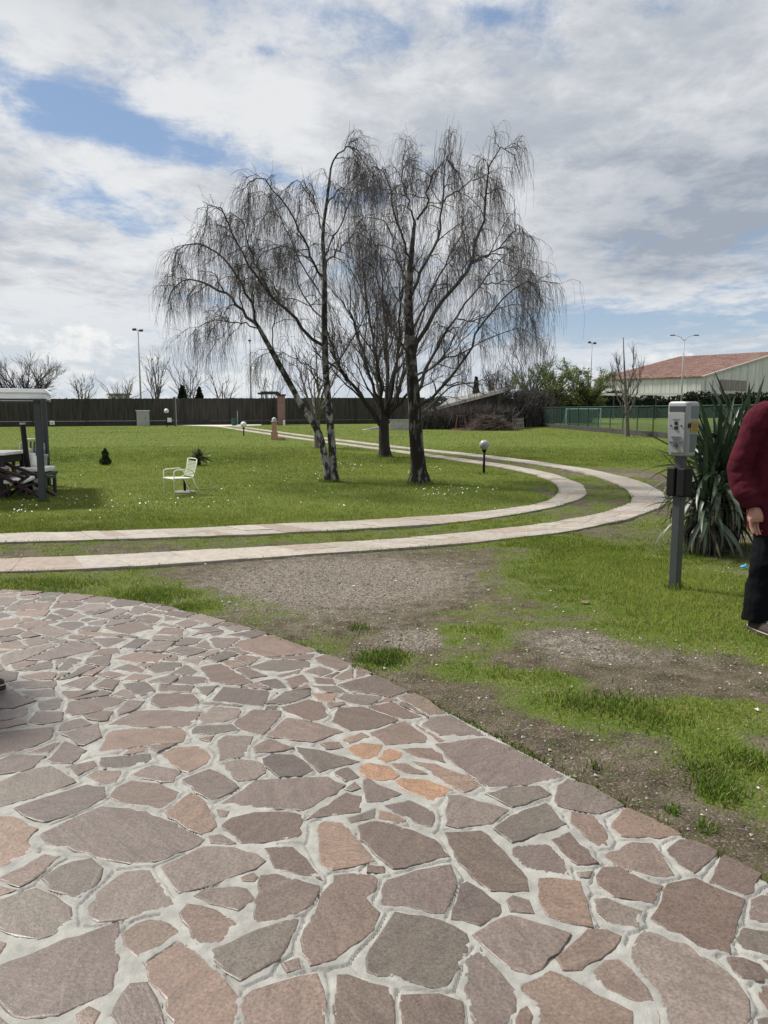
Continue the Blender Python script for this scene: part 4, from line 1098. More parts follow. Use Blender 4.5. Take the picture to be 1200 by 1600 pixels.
0 -1631,815 -1568,827 -1534,921 -1565,957 -1700,915
0 1050,1777 1093,1860 999,1857 1009,1786
0 -1881,1002 -1775,1016 -1771,1116 -1835,1142 -1877,1128
0 -3909,5448 -3996,5540 -4027,5540 -4088,5438 -4005,5385
0 518,258 762,258 715,543 634,596 554,560
0 -3887,5692 -3818,5756 -3896,5850 -3983,5787 -3983,5772
0 -2932,5279 -3038,5219 -3041,5165 -2891,5119 -2875,5136 -2893,5268
0 -603,491 -525,604 -618,700 -645,699 -685,649
0 117,583 153,650 115,719 5,674 -7,641
0 1103,837 1011,988 955,847 1009,798"""
polys = []
for l in STONES.strip().split('\n'):
    q = l.split(); polys.append((int(q[0]), np.array([[float(c) for c in p.split(',')] for p in q[1:]])/1000))
pav = link('crazy_paving', None, kind='structure'); pav.empty_display_size = .2
def rough_outline(P, seg=.035, jit=.0034):
    out = []
    n = len(P)
    for i in range(n):
        a, b2 = P[i], P[(i+1) % n]; m = max(1, int(np.linalg.norm(b2-a)/seg))
        for k in range(m): out.append(a+(b2-a)*k/m)
    out = np.array(out)
    out = .04*np.roll(out, 1, 0)+.92*out+.04*np.roll(out, -1, 0)
    out = out + rng.normal(0, jit, out.shape)
    return out
def stone_mesh(P, zt, tilt, th=.035):
    n = len(P); c = P.mean(0); d = P-c; ln = np.linalg.norm(d, axis=1)[:, None]
    Pi = c + d*(1-np.minimum(.0025/ln, .2)); Pm = c + d*(1-np.minimum(.008/ln, .3)); Pc = c+d*.45
    zf = lambda Q, o: zt + (Q-c)@tilt + o
    jz = rng.normal(0, .0009, n)
    V = np.vstack([np.c_[P, zf(P, -th)], np.c_[P, zf(P, -.0022)+jz], np.c_[Pi, zf(Pi, -.0006)+jz*.5], np.c_[Pm, zf(Pm, 0.)+rng.normal(0, .0002, n)], [[*c, zt]]])
    i = np.arange(n); j = (i+1) % n
    Q = np.concatenate([np.stack([k*n+i, k*n+j, (k+1)*n+j, (k+1)*n+i], 1) for k in range(3)])
    T = np.stack([3*n+i, 3*n+j, np.full(n, 4*n)], 1)
    return V, Q, T
BASEC = .54*np.array([(.205, .152, .124), (.198, .142, .114), (.186, .144, .124), (.228, .182, .154), (.165, .130, .112), (.200, .146, .114), (.184, .154, .126), (.226, .158, .124)])
def in_view(c):
    a = c[0]/c[1]; return abs(a) < .56 and c[1] > 1.7
items = []
for k, (tint, P) in enumerate(polys):
    c = P.mean(0); ar = abs(.5*np.sum(P[:, 0]*np.roll(P[:, 1], -1)-P[:, 1]*np.roll(P[:, 0], -1)))
    show = ar/(c[1]**3) if in_view(c) else 0
    items.append((show, k))
best = {k for s, k in sorted(items, reverse=True)[:298]}
rest = ([], [], [], []); rn = 0
outl = []
for k, (tint, P) in enumerate(polys):
    O = rough_outline(P); outl.append(O)
    zt = .030 + rng.normal(0, .0012); tilt = rng.normal(0, .006, 2)
    c = BASEC[rng.integers(len(BASEC))]*rng.uniform(.78, 1.22)
    if tint == 1: c = np.array((.145, .10, .075))*rng.uniform(.9, 1.1)
    if tint == 2: c = np.array((.235, .14, .085))*rng.uniform(.85, 1.1)
    V, Q, T = stone_mesh(O, zt, tilt)
    if k in best:
        me = mesh_from('paving_stone', V-np.array([*O.mean(0), 0]), [Q, T], False, MT['stone'], c)
        o = link('paving_stone', me, pav); o.location = (*O.mean(0), 0)
    else:
        rest[0].append(V); rest[1].append(Q+rn); rest[2].append(T+rn); rest[3].append(np.tile(c, (len(V), 1))); rn += len(V)
me = mesh_from('paving_stones', np.vstack(rest[0]), [np.vstack(rest[1]), np.vstack(rest[2])], False, MT['stone'], np.vstack(rest[3]))
link('small_paving_stones', me, pav, kind='stuff')
# mortar bed with the tooled groove that follows the middle of each joint
def mortar(x0, x1, y0, y1, st, keep):
    gx = np.arange(x0, x1+1e-6, st); gy = np.arange(y0, y1+1e-6, st); X, Y = np.meshgrid(gx, gy)
    d1 = np.full(X.shape, .08); d2 = d1.copy()
    for O in outl:
        lo, hi = O.min(0)-.06, O.max(0)+.06
        ix0, ix1 = np.searchsorted(gx, (lo[0], hi[0])); iy0, iy1 = np.searchsorted(gy, (lo[1], hi[1]))
        if ix0 >= ix1 or iy0 >= iy1: continue
        Q = np.stack([X[iy0:iy1, ix0:ix1], Y[iy0:iy1, ix0:ix1]], -1)
        D = np.full(Q.shape[:2], 9.)
        for a, b2 in zip(O, np.roll(O, -1, 0)):
            d = b2-a; tt = np.clip(((Q-a)@d)/max(d@d, 1e-9), 0, 1)
            D = np.minimum(D, np.linalg.norm(Q-(a+tt[..., None]*d), axis=2))
        D = np.where(inside(Q[..., 0], Q[..., 1], O), -D, D)
        s1_, s2_ = d1[iy0:iy1, ix0:ix1], d2[iy0:iy1, ix0:ix1]
        n1_ = np.minimum(s1_, D); d2[iy0:iy1, ix0:ix1] = np.minimum(s2_, np.maximum(s1_, D)); d1[iy0:iy1, ix0:ix1] = n1_
    gap_ = d2-d1
    groove = np.clip(1.25-gap_/.0085, 0, 1)*(fbm(X*2.2, Y*2.2, 4, 2) > .40)*(d1 > .002)
    z = .0272 + (fbm(X*9, Y*9, 2, 3)-.5)*.006 + (fbm(X*45, Y*45, 6, 3)-.5)*.0062*np.clip(1-d1/.02, 0, 1) + (fbm(X*60, Y*60, 6, 2)-.5)*.002 - .0105*groove
    z = np.where(d1 < -.013, .004, z)
    ok = inside(X, Y, keep); I = np.arange(X.size).reshape(X.shape)
    m = ok[:-1, :-1] & ok[1:, 1:] & ok[:-1, 1:] & ok[1:, :-1] & ~((d1[:-1, :-1] < -.025) & (d1[1:, 1:] < -.025))
    Fm = np.stack([I[:-1, :-1], I[:-1, 1:], I[1:, 1:], I[1:, :-1]], -1)[m]
    us, inv = np.unique(Fm, return_inverse=True)
    return np.c_[X.ravel(), Y.ravel(), z.ravel()][us], inv.reshape(-1, 4)
P2 = np.array(EDGE); shr = P2.copy()
shr[:, 0] -= .012; shr[:, 1] -= .012
keep = np.vstack([shr, [(1.8, .5), (-4.7, .5)]])
parts_ = [mortar(-2.2, 1.75, .9, 1.55, .012, keep), mortar(-1.75, 1.5, 1.55-.012, 2.6, .0052, keep), mortar(-2.4, 1.3, 2.6-.0052, 3.8, .0075, keep), mortar(-4.7, .6, 3.8-.0075, 6.25, .011, keep)]
off_ = np.cumsum([0]+[len(p_[0]) for p_ in parts_])
link('mortar_bed', mesh_from('mortar_bed', np.vstack([p_[0] for p_ in parts_]), [p_[1]+o_ for p_, o_ in zip(parts_, off_)], True, MT['mortar']), pav)
# plain bed under everything, with the side of the slab
bed = MB(); bed.prism([(x-.02, y-.02) for x, y in EDGE[1:]] + [(1.8, -.4), (-4.6, -.4)], -.06, .002); bed.build('slab', MT['mortar'], pav, world=False)

# ------------------------------------------------------------------ the two wheel tracks of pale stone
def track(name, A, B, label):
    root = link(name, None, kind='structure'); root.empty_display_size = .2
    W_ = MB()
    n = len(A); V = np.vstack([np.c_[A, np.full(n, .0205)], np.c_[B, np.full(n, .0205)], np.c_[A, np.full(n, -.06)], np.c_[B, np.full(n, -.06)]])
    i = np.arange(n-1)
    Q = np.concatenate([np.stack([i, n+i, n+i+1, i+1], 1)[:, ::-1], np.stack([i, i+1, 2*n+i+1, 2*n+i], 1)[:, ::-1], np.stack([n+i, n+i+1, 3*n+i+1, 3*n+i], 1)])
    link('track_bed', mesh_from('track_bed', V, Q, False, MT['trackbed']), root)
    s = np.r_[0, np.cumsum(np.linalg.norm(np.diff((A+B)/2, axis=0), axis=1))]
    def pt(ss, w):
        a = np.array([np.interp(ss, s, A[:, 0]), np.interp(ss, s, A[:, 1])]); b_ = np.array([np.interp(ss, s, B[:, 0]), np.interp(ss, s, B[:, 1])])
        return a+(b_-a)*w
    pos = .05; joint = .0016; rs = ([], [], [], []); rn = 0; cnt = 0
    prev = [pos, pos]
    while pos < s[-1]-.6:
        far = pt(pos, .5)[1] > 17.5
        ln = rng.uniform(.28, .62)*(1.6 if far else 1)
        nxt = [pos+ln+rng.uniform(-.09, .09), pos+ln+rng.uniform(-.09, .09)]
        f = lambda w, u: (prev[0]*(1-w)+prev[1]*w)*(1-u)+(nxt[0]*(1-w)+nxt[1]*w)*u
        r = rng.random(); k0, k1 = rng.uniform(.3, .7, 2); u0 = rng.uniform(.35, .65)
        if r < .25: cells = [[(0, 0), (1, 0), (1, 1), (0, 1)]]
        elif r < .65: cells = [[(0, 0), (k0, 0), (k1, 1), (0, 1)], [(k0, 0), (1, 0), (1, 1), (k1, 1)]]
        elif r < .85: cells = [[(0, 0), (k0, 0), (k1, u0), (0, u0*1.1)], [(0, u0*1.1), (k1, u0), (k0, 1), (0, 1)], [(k0, 0), (1, 0), (1, 1), (k0, 1), (k1, u0)]]
        else: cells = [[(0, 0), (k0, 0), (k0, 1), (0, 1)], [(k0, 0), (1, 0), (1, u0), (k0, u0)], [(k0, u0), (1, u0), (1, 1), (k0, 1)]]
        for cell in cells:
            P = np.array([pt(f(w, u), w) for w, u in cell]); c = P.mean(0)
            x, y = P.T
            if .5*np.sum(x*np.roll(y, -1)-y*np.roll(x, -1)) < 0: P = P[::-1]
            d = P-c; P = c+d*(1-np.minimum(joint/np.linalg.norm(d, axis=1)*1.5, .3))[:, None]
            O = rough_outline(P, .09 if not far else .3, .003)
            Vs, Qs, Ts = stone_mesh(O, .024+rng.normal(0, .0015), rng.normal(0, .004, 2), .02)
            col = np.array((.265, .243, .213))*rng.uniform(.88, 1.08)*np.array((1, rng.uniform(.97, 1.0), rng.uniform(.94, 1.0)))
            if rng.random() < .1: col *= np.array((.86, .78, .74))
            if not far and cnt < 290 and abs(c[0]) < .6*c[1]+.4:
                me = mesh_from('track_stone', Vs-np.array([*c, 0]), [Qs, Ts], False, MT['track'], col); o = link('track_stone', me, root); o.location = (*c, 0); cnt += 1
            else:
                rs[0].append(Vs); rs[1].append(Qs+rn); rs[2].append(Ts+rn); rs[3].append(np.tile(col, (len(Vs), 1))); rn += len(Vs)
        prev = nxt; pos = min(nxt)+.0
        pos = (nxt[0]+nxt[1])/2
    link('distant_track_stones', mesh_from('distant_track_stones', np.vstack(rs[0]), [np.vstack(rs[1]), np.vstack(rs[2])], False, MT['track'], np.vstack(rs[3])), root, kind='stuff')
track('driveway_track', c1a, c1b, '')
track('driveway_track', c2a, c2b, '')
# pale pad in front of the gate at the far end of the tracks
pm = MB(); pm.prism([(-22., 76.), (-14.2, 66.6), (-11.5, 72.), (-12.5, 80.), (-20.5, 82.)], -.05, .03); pm.build('concrete_pad', MT['pad'], None, kind='structure')

# ------------------------------------------------------------------ grass, daisies, gravel
def frustum_pts(n, y0, y1, marg=.7):
    y = np.sqrt(rng.uniform(y0*y0, y1*y1, n)); x = rng.uniform(-1, 1, n)*(.53*y+marg); return x, y
BLOCK = [np.vstack([c1a, c1b[::-1]]), np.vstack([c2a, c2b[::-1]]), np.array(PAVE)]
def free(x, y):
    ok = np.ones(x.shape, bool)
    for P in BLOCK: ok &= ~inside(x, y, P)
    return ok
def blades(name, n, y0, y1, hmin, hmax, wid, kcov, seg2):
    x, y = frustum_pts(n, y0, y1); ok = free(x, y) & (rng.random(n) < np.clip((y-y0)/(.18*y0)+.02, 0, 1)*np.clip((y1-y)/(.25*y1), 0, 1)); x, y = x[ok], y[ok]
    g = cover(x, y); ok = rng.random(len(x)) < np.clip((g-.22)*1.25, .0, 1)**kcov; x, y, g = x[ok], y[ok], g[ok]
    m = len(x); h = rng.uniform(hmin, hmax, m)*np.where(g < .8, .6, 1.)*np.clip(.45+.6*g, .4, 1.1); a = rng.uniform(0, 2*PI, m); w = wid*rng.uniform(.6, 1.3, m)
    lean = rng.uniform(.15, .9, m)*h; la = rng.uniform(0, 2*PI, m)
    z = gz(x, y)-.004
    ex, ey = np.cos(a)*w/2, np.sin(a)*w/2; lx, ly = np.cos(la)*lean, np.sin(la)*lean
    b0 = np.c_[x-ex, y-ey, z]; b1 = np.c_[x+ex, y+ey, z]; tip = np.c_[x+lx, y+ly, z+h]
    hue = np.clip(.5+(fbm(x*.35, y*.22, 6)-.5)*1.5+(fbm(x*.12, y*.9, 3)-.5)*.9+rng.normal(0, .18, m), 0, 1)[:, None]
    col = np.array((.088, .140, .016))*(1-hue)+np.array((.205, .230, .042))*hue
    dry = (rng.random(m) < .07+.25*np.clip(.95-g, 0, 1))[:, None]; col = np.where(dry, np.array((.24, .21, .11)), col)*rng.uniform(.55, 1.4, (m, 1))*(.50+1.0*fbm(x*.5, y*.22, 1, 5))[:, None]
    if seg2:
        m0 = np.c_[x-ex*.7+lx*.3, y-ey*.7+ly*.3, z+h*.6]; m1 = np.c_[x+ex*.7+lx*.3, y+ey*.7+ly*.3, z+h*.6]
        V = np.stack([b0, b1, m1, m0, tip], 1).reshape(-1, 3); k = np.arange(m)*5
        Fs = [np.stack([k, k+1, k+2, k+3], 1), np.stack([k+3, k+2, k+4], 1)]; rep = 5
    else:
        V = np.stack([b0, b1, tip], 1).reshape(-1, 3); k = np.arange(m)*3; Fs = [np.stack([k, k+1, k+2], 1)]; rep = 3
    o = link(name, mesh_from(name, V, Fs, False, MT['grass'], np.repeat(col, rep, 0)), None, kind='stuff')
    o['label'] = dict(near_grass='sparse green grass on the bare ground beside the paving', lawn_grass='short mown lawn around the birches', far_grass='lawn grass towards the far fence')[name]; o['category'] = 'grass'
blades('near_grass', 520000, 1.75, 11.5, .010, .042, .0042, 1.1, True)
blades('lawn_grass', 440000, 7.4, 32., .018, .042, .011, .8, False)
blades('far_grass', 150000, 19., 80., .022, .045, .03, .8, False)
# longer tufts along the paving edge and in the bare ground
tu = []
for u, v, r, n in ((602, 1032, 32, 700), (575, 1030, 26, 250), (1120, 1238, 34, 450), (1100, 1205, 44, 400), (900, 1100, 36, 260), (1000, 1115, 70, 500), (1050, 1268, 14, 50), (1100, 1296, 16, 50), (930, 1204, 14, 30), (230, 935, 60, 900), (290, 950, 25, 350), (90, 920, 60, 600), (1170, 1190, 40, 500), (940, 1105, 40, 400), (1090, 860, 90, 900), (560, 982, 20, 120)):
    p = gnd(u, v); q_ = gnd(u+r, v); rr = q_[0]-p[0]
    tu.append(np.c_[p[0]+rng.normal(0, rr*.5, n), p[1]+rng.normal(0, rr*.62, n), np.full(n, rng.uniform(.026, .05))])
for u, v, r, n in ((515, 753, 14, 420), (656, 757, 18, 520), (601, 715, 10, 260), (497, 701, 8, 120), (755, 741, 6, 60), (68, 784, 10, 120), (1054, 919, 12, 120)):
    p = gnd(u, v); rr = gnd(u+r, v)[0]-p[0]; a = rng.uniform(0, 2*PI, n); q_ = rr*(.7+.5*rng.random(n)); tu.append(np.c_[p[0]+np.cos(a)*q_, p[1]+np.sin(a)*q_, np.full(n, .075)])
for c, sg in ((c1a, 1), (c1b, -1), (c2a, 1), (c2b, -1), (np.array(EDGE)[1:], 1)):
    cc = smooth_line(c[c[:, 1] < 20.], 900) if len(c) > 60 else smooth_line(c, 900)
    w_ = fbm(np.arange(900)*.06, np.arange(900)*0+sg, 3, 3); n = 5; ii = np.repeat(np.arange(900), n)
    ok_ = rng.random(len(ii)) < np.clip((w_[ii]-.42)*4, .03, 1); ii = ii[ok_]
    tu.append(np.c_[cc[ii]+rng.normal(0, .028, (len(ii), 2)), np.full(len(ii), .028)])
EDGE_OK = True
tu = np.vstack(tu); ok = free(tu[:, 0], tu[:, 1]) | (tu[:, 2] == .028); tu = tu[ok]
m = len(tu); h = tu[:, 2]*rng.uniform(.5, 1.1, m); a = rng.uniform(0, 2*PI, m); w = .0032*rng.uniform(.6, 1.3, m); la = rng.uniform(0, 2*PI, m); le = rng.uniform(.2, .8, m)*h
z = np.where(free(tu[:, 0], tu[:, 1]), gz(tu[:, 0], tu[:, 1])-.004, .012)
bx0 = np.c_[tu[:, 0]-np.cos(a)*w, tu[:, 1]-np.sin(a)*w, z]; bx1 = np.c_[tu[:, 0]+np.cos(a)*w, tu[:, 1]+np.sin(a)*w, z]
mm = np.c_[tu[:, 0]+np.cos(la)*le*.3, tu[:, 1]+np.sin(la)*le*.3, z+h*.65]; off = np.c_[np.cos(a)*w*.7, np.sin(a)*w*.7, 0*w]
tp = np.c_[tu[:, 0]+np.cos(la)*le, tu[:, 1]+np.sin(la)*le, z+h]
V = np.stack([bx0, bx1, mm+off, mm-off, tp], 1).reshape(-1, 3); k = np.arange(m)*5
cc = np.array((.085, .14, .022))*rng.uniform(.55, 1.35, (m, 1)); cc[rng.random(m) < .12] = (.24, .21, .11)
o = link('grass_tufts', mesh_from('grass_tufts', V, [np.stack([k, k+1, k+2, k+3], 1), np.stack([k+3, k+2, k+4], 1)], False, MT['grass'], np.repeat(cc, 5, 0)), None, kind='stuff')
o['label'] = 'longer grass tufts at the paving and track edges and round the trunks'; o['category'] = 'grass'
def chips(name, x, y, s, col, mt, label, cat, lift=.2):
    m = len(x); base = np.array([(1, 0, 0), (-.5, .87, 0), (-.5, -.87, 0), (0, 0, .8), (0, 0, -.6)])
    a = rng.uniform(0, 2*PI, m); ca, sa = np.cos(a), np.sin(a)
    B = base[None]*(s[:, None, None]*rng.uniform(.5, 1.2, (m, 5, 1)))
    B[..., 2] *= .7
    Vx = B[..., 0]*ca[:, None]-B[..., 1]*sa[:, None]; Vy = B[..., 0]*sa[:, None]+B[..., 1]*ca[:, None]
    V = np.stack([Vx+x[:, None], Vy+y[:, None], B[..., 2]+(gz(x, y)+s*lift)[:, None]], -1).reshape(-1, 3); k = np.arange(m)*5
    Fc = np.concatenate([np.stack([k+i, k+j, k+3], 1) for i, j in ((0, 1), (1, 2), (2, 0))]+[np.stack([k+j, k+i, k+4], 1) for i, j in ((0, 1), (1, 2), (2, 0))])
    o = link(name, mesh_from(name, V, [Fc], False, mt, np.repeat(col, 5, 0)), None, kind='stuff'); o['label'] = label; o['category'] = cat
x, y = frustum_pts(150000, 1.9, 10.5, .4); ok = free(x, y); x, y = x[ok], y[ok]; g = cover(x, y)
gw = np.zeros_like(x)
for u, v, ru, rv, am in ((480, 910, 190, 45, 1.), (650, 1000, 70, 20, 1.), (890, 1000, 100, 25, .8), (1010, 1020, 130, 14, .5), (850, 1150, 260, 90, .22)):
    p = gnd(u, v); gw += am*np.exp(-((x-p[0])/(gnd(u+ru, v)[0]-p[0]))**2 - ((y-p[1])/((gnd(u, v-rv)[1]-gnd(u, v+rv)[1])/2))**2)
ok = rng.random(len(x)) < np.clip(gw*.75+.12, 0, 1)*np.clip(1.25-g, .04, 1); x, y = x[ok], y[ok]
m = len(x); s = rng.gamma(2.2, .0019, m)+.0018; lum_ = rng.beta(2., 2.6, m)[:, None]
chips('gravel', x, y, s, (np.array((.09, .082, .072))*(1-lum_)+np.array((.38, .35, .31))*lum_), MT['gravel'], 'loose grey gravel and pale stone chips scattered on the bare ground', 'gravel')
x, y = frustum_pts(1500, 2.2, 8., .2); ok = free(x, y); x, y = x[ok], y[ok]; ok = cover(x, y) < .95; x, y = x[ok][:420], y[ok][:420]
chips('pale_stone_chips', x, y, rng.gamma(2.5, .0022, len(x))+.003, np.tile((.5, .48, .43), (len(x), 1))*rng.uniform(.7, 1.1, (len(x), 1)), MT['gravel'], 'scattered whitish stone chips on the trampled ground', 'stones', .5)
# dry stalks
x, y = frustum_pts(1500, 2.2, 8.5, .2); ok = free(x, y) ; x, y = x[ok], y[ok]; m = len(x); a = rng.uniform(0, 2*PI, m); ln = rng.uniform(.006, .026, m)
z = gz(x, y)+.006; d = np.c_[np.cos(a), np.sin(a)]*ln[:, None]; wv = np.c_[-np.sin(a), np.cos(a)]*.0011
P0 = np.c_[x, y]-d; P1 = np.c_[x, y]+d
V = np.stack([np.c_[P0-wv, z], np.c_[P0+wv, z], np.c_[P1+wv*.6, z+.008], np.c_[P1-wv*.6, z+.008]], 1).reshape(-1, 3); k = np.arange(m)*4
o = link('dry_stalks', mesh_from('dry_stalks', V, [np.stack([k, k+1, k+2, k+3], 1)], False, MT['straw']), None, kind='stuff'); o['label'] = 'bits of dry straw and stalks lying on the ground'; o['category'] = 'straw'
# daisies in drifts over the lawn
dz_ = []
for u, v, ru, rv, n in ((70, 790, 90, 12, 120), (20, 800, 40, 10, 50), (160, 785, 60, 8, 50), (690, 770, 70, 8, 170), (640, 735, 60, 6, 90), (560, 728, 60, 5, 90), (780, 722, 50, 4, 50), (230, 790, 90, 10, 60), (300, 720, 60, 10, 60), (200, 700, 100, 8, 70), (270, 680, 40, 4, 60), (700, 690, 80, 6, 40), (950, 690, 80, 4, 60), (430, 745, 60, 14, 50), (130, 690, 60, 8, 50), (450, 780, 200, 20, 60), (90, 740, 80, 20, 60)):
    uu = rng.normal(u, ru*.6, n); vv = rng.normal(v, rv*.6, n)
    dz_.append(np.array([gnd(a_, b_)[:2] for a_, b_ in zip(uu, np.maximum(vv, 668))]))
dz_ = np.vstack(dz_); dz_ = dz_[rng.random(len(dz_)) < np.clip((fbm(dz_[:, 0]*2.5, dz_[:, 1]*1.5, 4)-.38)*4, .1, .9)]; dz_ = dz_[free(dz_[:, 0], dz_[:, 1])]; m = len(dz_); th = np.arange(6)*PI/3
rr = rng.uniform(.007, .014, m); tl = rng.normal(0, .35, (m, 2)); hz_ = rng.uniform(.025, .045, m)
ring = np.stack([dz_[:, 0:1]+rr[:, None]*np.cos(th), dz_[:, 1:2]+rr[:, None]*np.sin(th), hz_[:, None]+rr[:, None]*(np.cos(th)*tl[:, :1]+np.sin(th)*tl[:, 1:]-.4)], -1)
o = link('daisies', mesh_from('daisies', ring.reshape(-1, 3), [np.arange(m*6).reshape(m, 6)], False, MT['petal']), None, kind='stuff'); o['label'] = 'small white daisies scattered over the lawn'; o['category'] = 'daisies'

# ------------------------------------------------------------------ trees
def unit(v): return v/(np.linalg.norm(v, axis=-1, keepdims=True)+1e-9)
def tubes(P, Rr, n=3):
    N_, K = P.shape[:2]; T = unit(np.gradient(P, axis=1))
    mt = np.abs(T.mean(1)); ref = np.eye(3)[mt.argmin(1)][:, None, :]
    a = unit(np.cross(T, ref)); b_ = np.cross(T, a); th = np.arange(n)*2*PI/n
    V = P[:, :, None]+Rr[:, :, None, None]*(np.cos(th)[:, None]*a[:, :, None]+np.sin(th)[:, None]*b_[:, :, None])
    I = np.arange(N_*K*n).reshape(N_, K, n); J = np.roll(I, -1, 2)
    return V.reshape(-1, 3), np.stack([I[:, :-1], J[:, :-1], J[:, 1:], I[:, 1:]], -1).reshape(-1, 4)
def spawn(P, Rr, nper, t0, t1, L0, L1, a0, a1, K=5, up=0., grav=0., wob=.03, r0=None, r1=.003, rs=.6, fall=.4, weep=0., tw=1.):
    N_, K0 = P.shape[:2]; idx = np.repeat(np.arange(N_), nper); m = len(idx)
    t = t0+(t1-t0)*rng.random(m)**tw; f = t*(K0-1); i0 = np.minimum(f.astype(int), K0-2); fr = (f-i0)[:, None]
    p = P[idx, i0]*(1-fr)+P[idx, i0+1]*fr; T = unit(P[idx, i0+1]-P[idx, i0]); rb = Rr[idx, i0]*(1-fr[:, 0])+Rr[idx, i0+1]*fr[:, 0]
    q = unit(np.cross(T, rng.normal(size=(m, 3)))); a = rng.uniform(a0, a1, m)[:, None]
    d = unit(np.cos(a)*T+np.sin(a)*q+np.array((0, 0, up)))
    ln = rng.uniform(L0, L1, m)*(1-fall*t); s = np.linspace(0, 1, K)[None, :, None]; ln_ = ln[:, None, None]
    if weep:
        pth = p[:, None]+ln_*(d[:, None]*weep*(1-(1-s)**2)); pth[..., 2] -= (ln_*s**1.55)[..., 0]
        pth = pth + np.cumsum(rng.normal(0, wob, (m, K, 3))*np.array((1, 1, .3)), 1)*ln_*np.minimum(s*3, 1)
    else:
        pth = p[:, None]+ln_*d[:, None]*s; pth[..., 2] += (ln_*grav*s*s)[..., 0]
        pth = pth+np.cumsum(rng.normal(0, wob, (m, K, 3)), 1)*ln_*np.minimum(s*3, 1)
    ra = np.minimum(rb*rs, r0) if r0 else rb*rs
    rr = ra[:, None]*(1-s[..., 0])+np.minimum(r1, ra)[:, None]*s[..., 0]
    return pth, rr
def limb(pts, Y, r0, r1, K=16, jit=.02, pw=1.):
    """pts: (u, v[, dy]) survey points at depth Y + dy"""
    P = np.array([at(q[0], q[1], Y+(q[2] if len(q) > 2 else 0)) for q in pts]); P = smooth_line(P, K)
    P[1:-1] += rng.normal(0, jit, P[1:-1].shape)
    s = np.linspace(0, 1, K); return P[None], (r0*(1-s)**pw+r1*(1-(1-s)**pw))[None]
def cat(*a): return np.concatenate([x[0] for x in a]), np.concatenate([x[1] for x in a])
def wood(name, sets, mt, parent, sides=3, smooth=True, **props):
    Vs, Fs, n = [], [], 0
    for (P, Rr), sd_ in sets:
        V, F_ = tubes(P, Rr, sd_); Vs.append(V); Fs.append(F_+n); n += len(V)
    V = np.vstack(Vs)-root_loc(parent)
    return link(name, mesh_from(name, V, [np.vstack(Fs)], smooth, mt), parent, **props)
def fat_trunk(pts, Y, K=18, flare=1.5):
    """pts (u, v, radius)"""
    P = smooth_line(np.array([at(q[0], q[1], Y) for q in pts]), K); r = np.interp(np.linspace(0, 1, K), np.linspace(0, 1, len(pts)), [q[2] for q in pts])
    r[0] *= flare; P[0, 2] -= .06; r = r*(1+rng.normal(0, .03, K))
    return P[None], r[None]

def weeping_birch(name, label, base, trunks, limbs, Y, twigs, dens=1.):
    t_ = thing(name, label, 'tree', base)
    for k, (tr, mt) in enumerate(trunks): wood('trunk', [(tr, 14)], mt, t_)
    LB = cat(*limbs); LB = (LB[0], LB[1]*.8)
    sec = spawn(*LB, int(12*dens), .15, 1., .4, 1.1, .5, 1.2, 8, up=.25, grav=-.35, wob=.035, r0=.015, r1=.0045, fall=.62)
    tip = (LB[0][:, 8:], LB[1][:, 8:])
    ter = spawn(*sec, 4, .2, 1., .2, .6, .4, 1.1, 6, up=.1, grav=-.5, wob=.035, r0=.009, r1=.0035)
    tw1 = spawn(*ter, int(4*dens), .15, 1., .25, .85, .4, 1.3, 7, weep=.3, wob=.035, r0=.0032, r1=.0014, fall=.15)
    tw2 = spawn(*sec, int(7*dens), .25, 1., .3, 1.1, .4, 1.3, 7, weep=.32, wob=.035, r0=.0034, r1=.0014, fall=.15)
    tw3 = spawn(*tip, 24, .1, 1., .25, .9, .4, 1.3, 7, weep=.30, wob=.035, r0=.0034, r1=.0014, fall=.1)
    tw4 = spawn(*sec, 2, .3, 1., .2, .5, .3, .8, 5, up=.7, wob=.03, r0=.0045, r1=.002)
    for tw_ in (tw1, tw2, tw3):
        low = 1.5+rng.random(len(tw_[0]))*.9; bot = tw_[0][:, -1, 2]; top_ = tw_[0][:, 0, 2]; f_ = np.clip((top_-low)/np.maximum(top_-bot, .05), .05, 1.); tw_[0][:] = tw_[0][:, :1]+(tw_[0]-tw_[0][:, :1])*f_[:, None, None]
    side = spawn(*cat(tw2, tw3), 2, .1, .8, .08, .3, .3, .8, 4, weep=.35, wob=.03, r0=.003, r1=.0015)
    wood('branches', [(LB, 7), (sec, 4)], MT['branch'], t_)
    wood('twigs', [(ter, 3), (tw1, 3), (tw2, 3), (tw3, 3), (tw4, 3), (side, 3)], MT['twig'], t_, kind='stuff')
    return t_

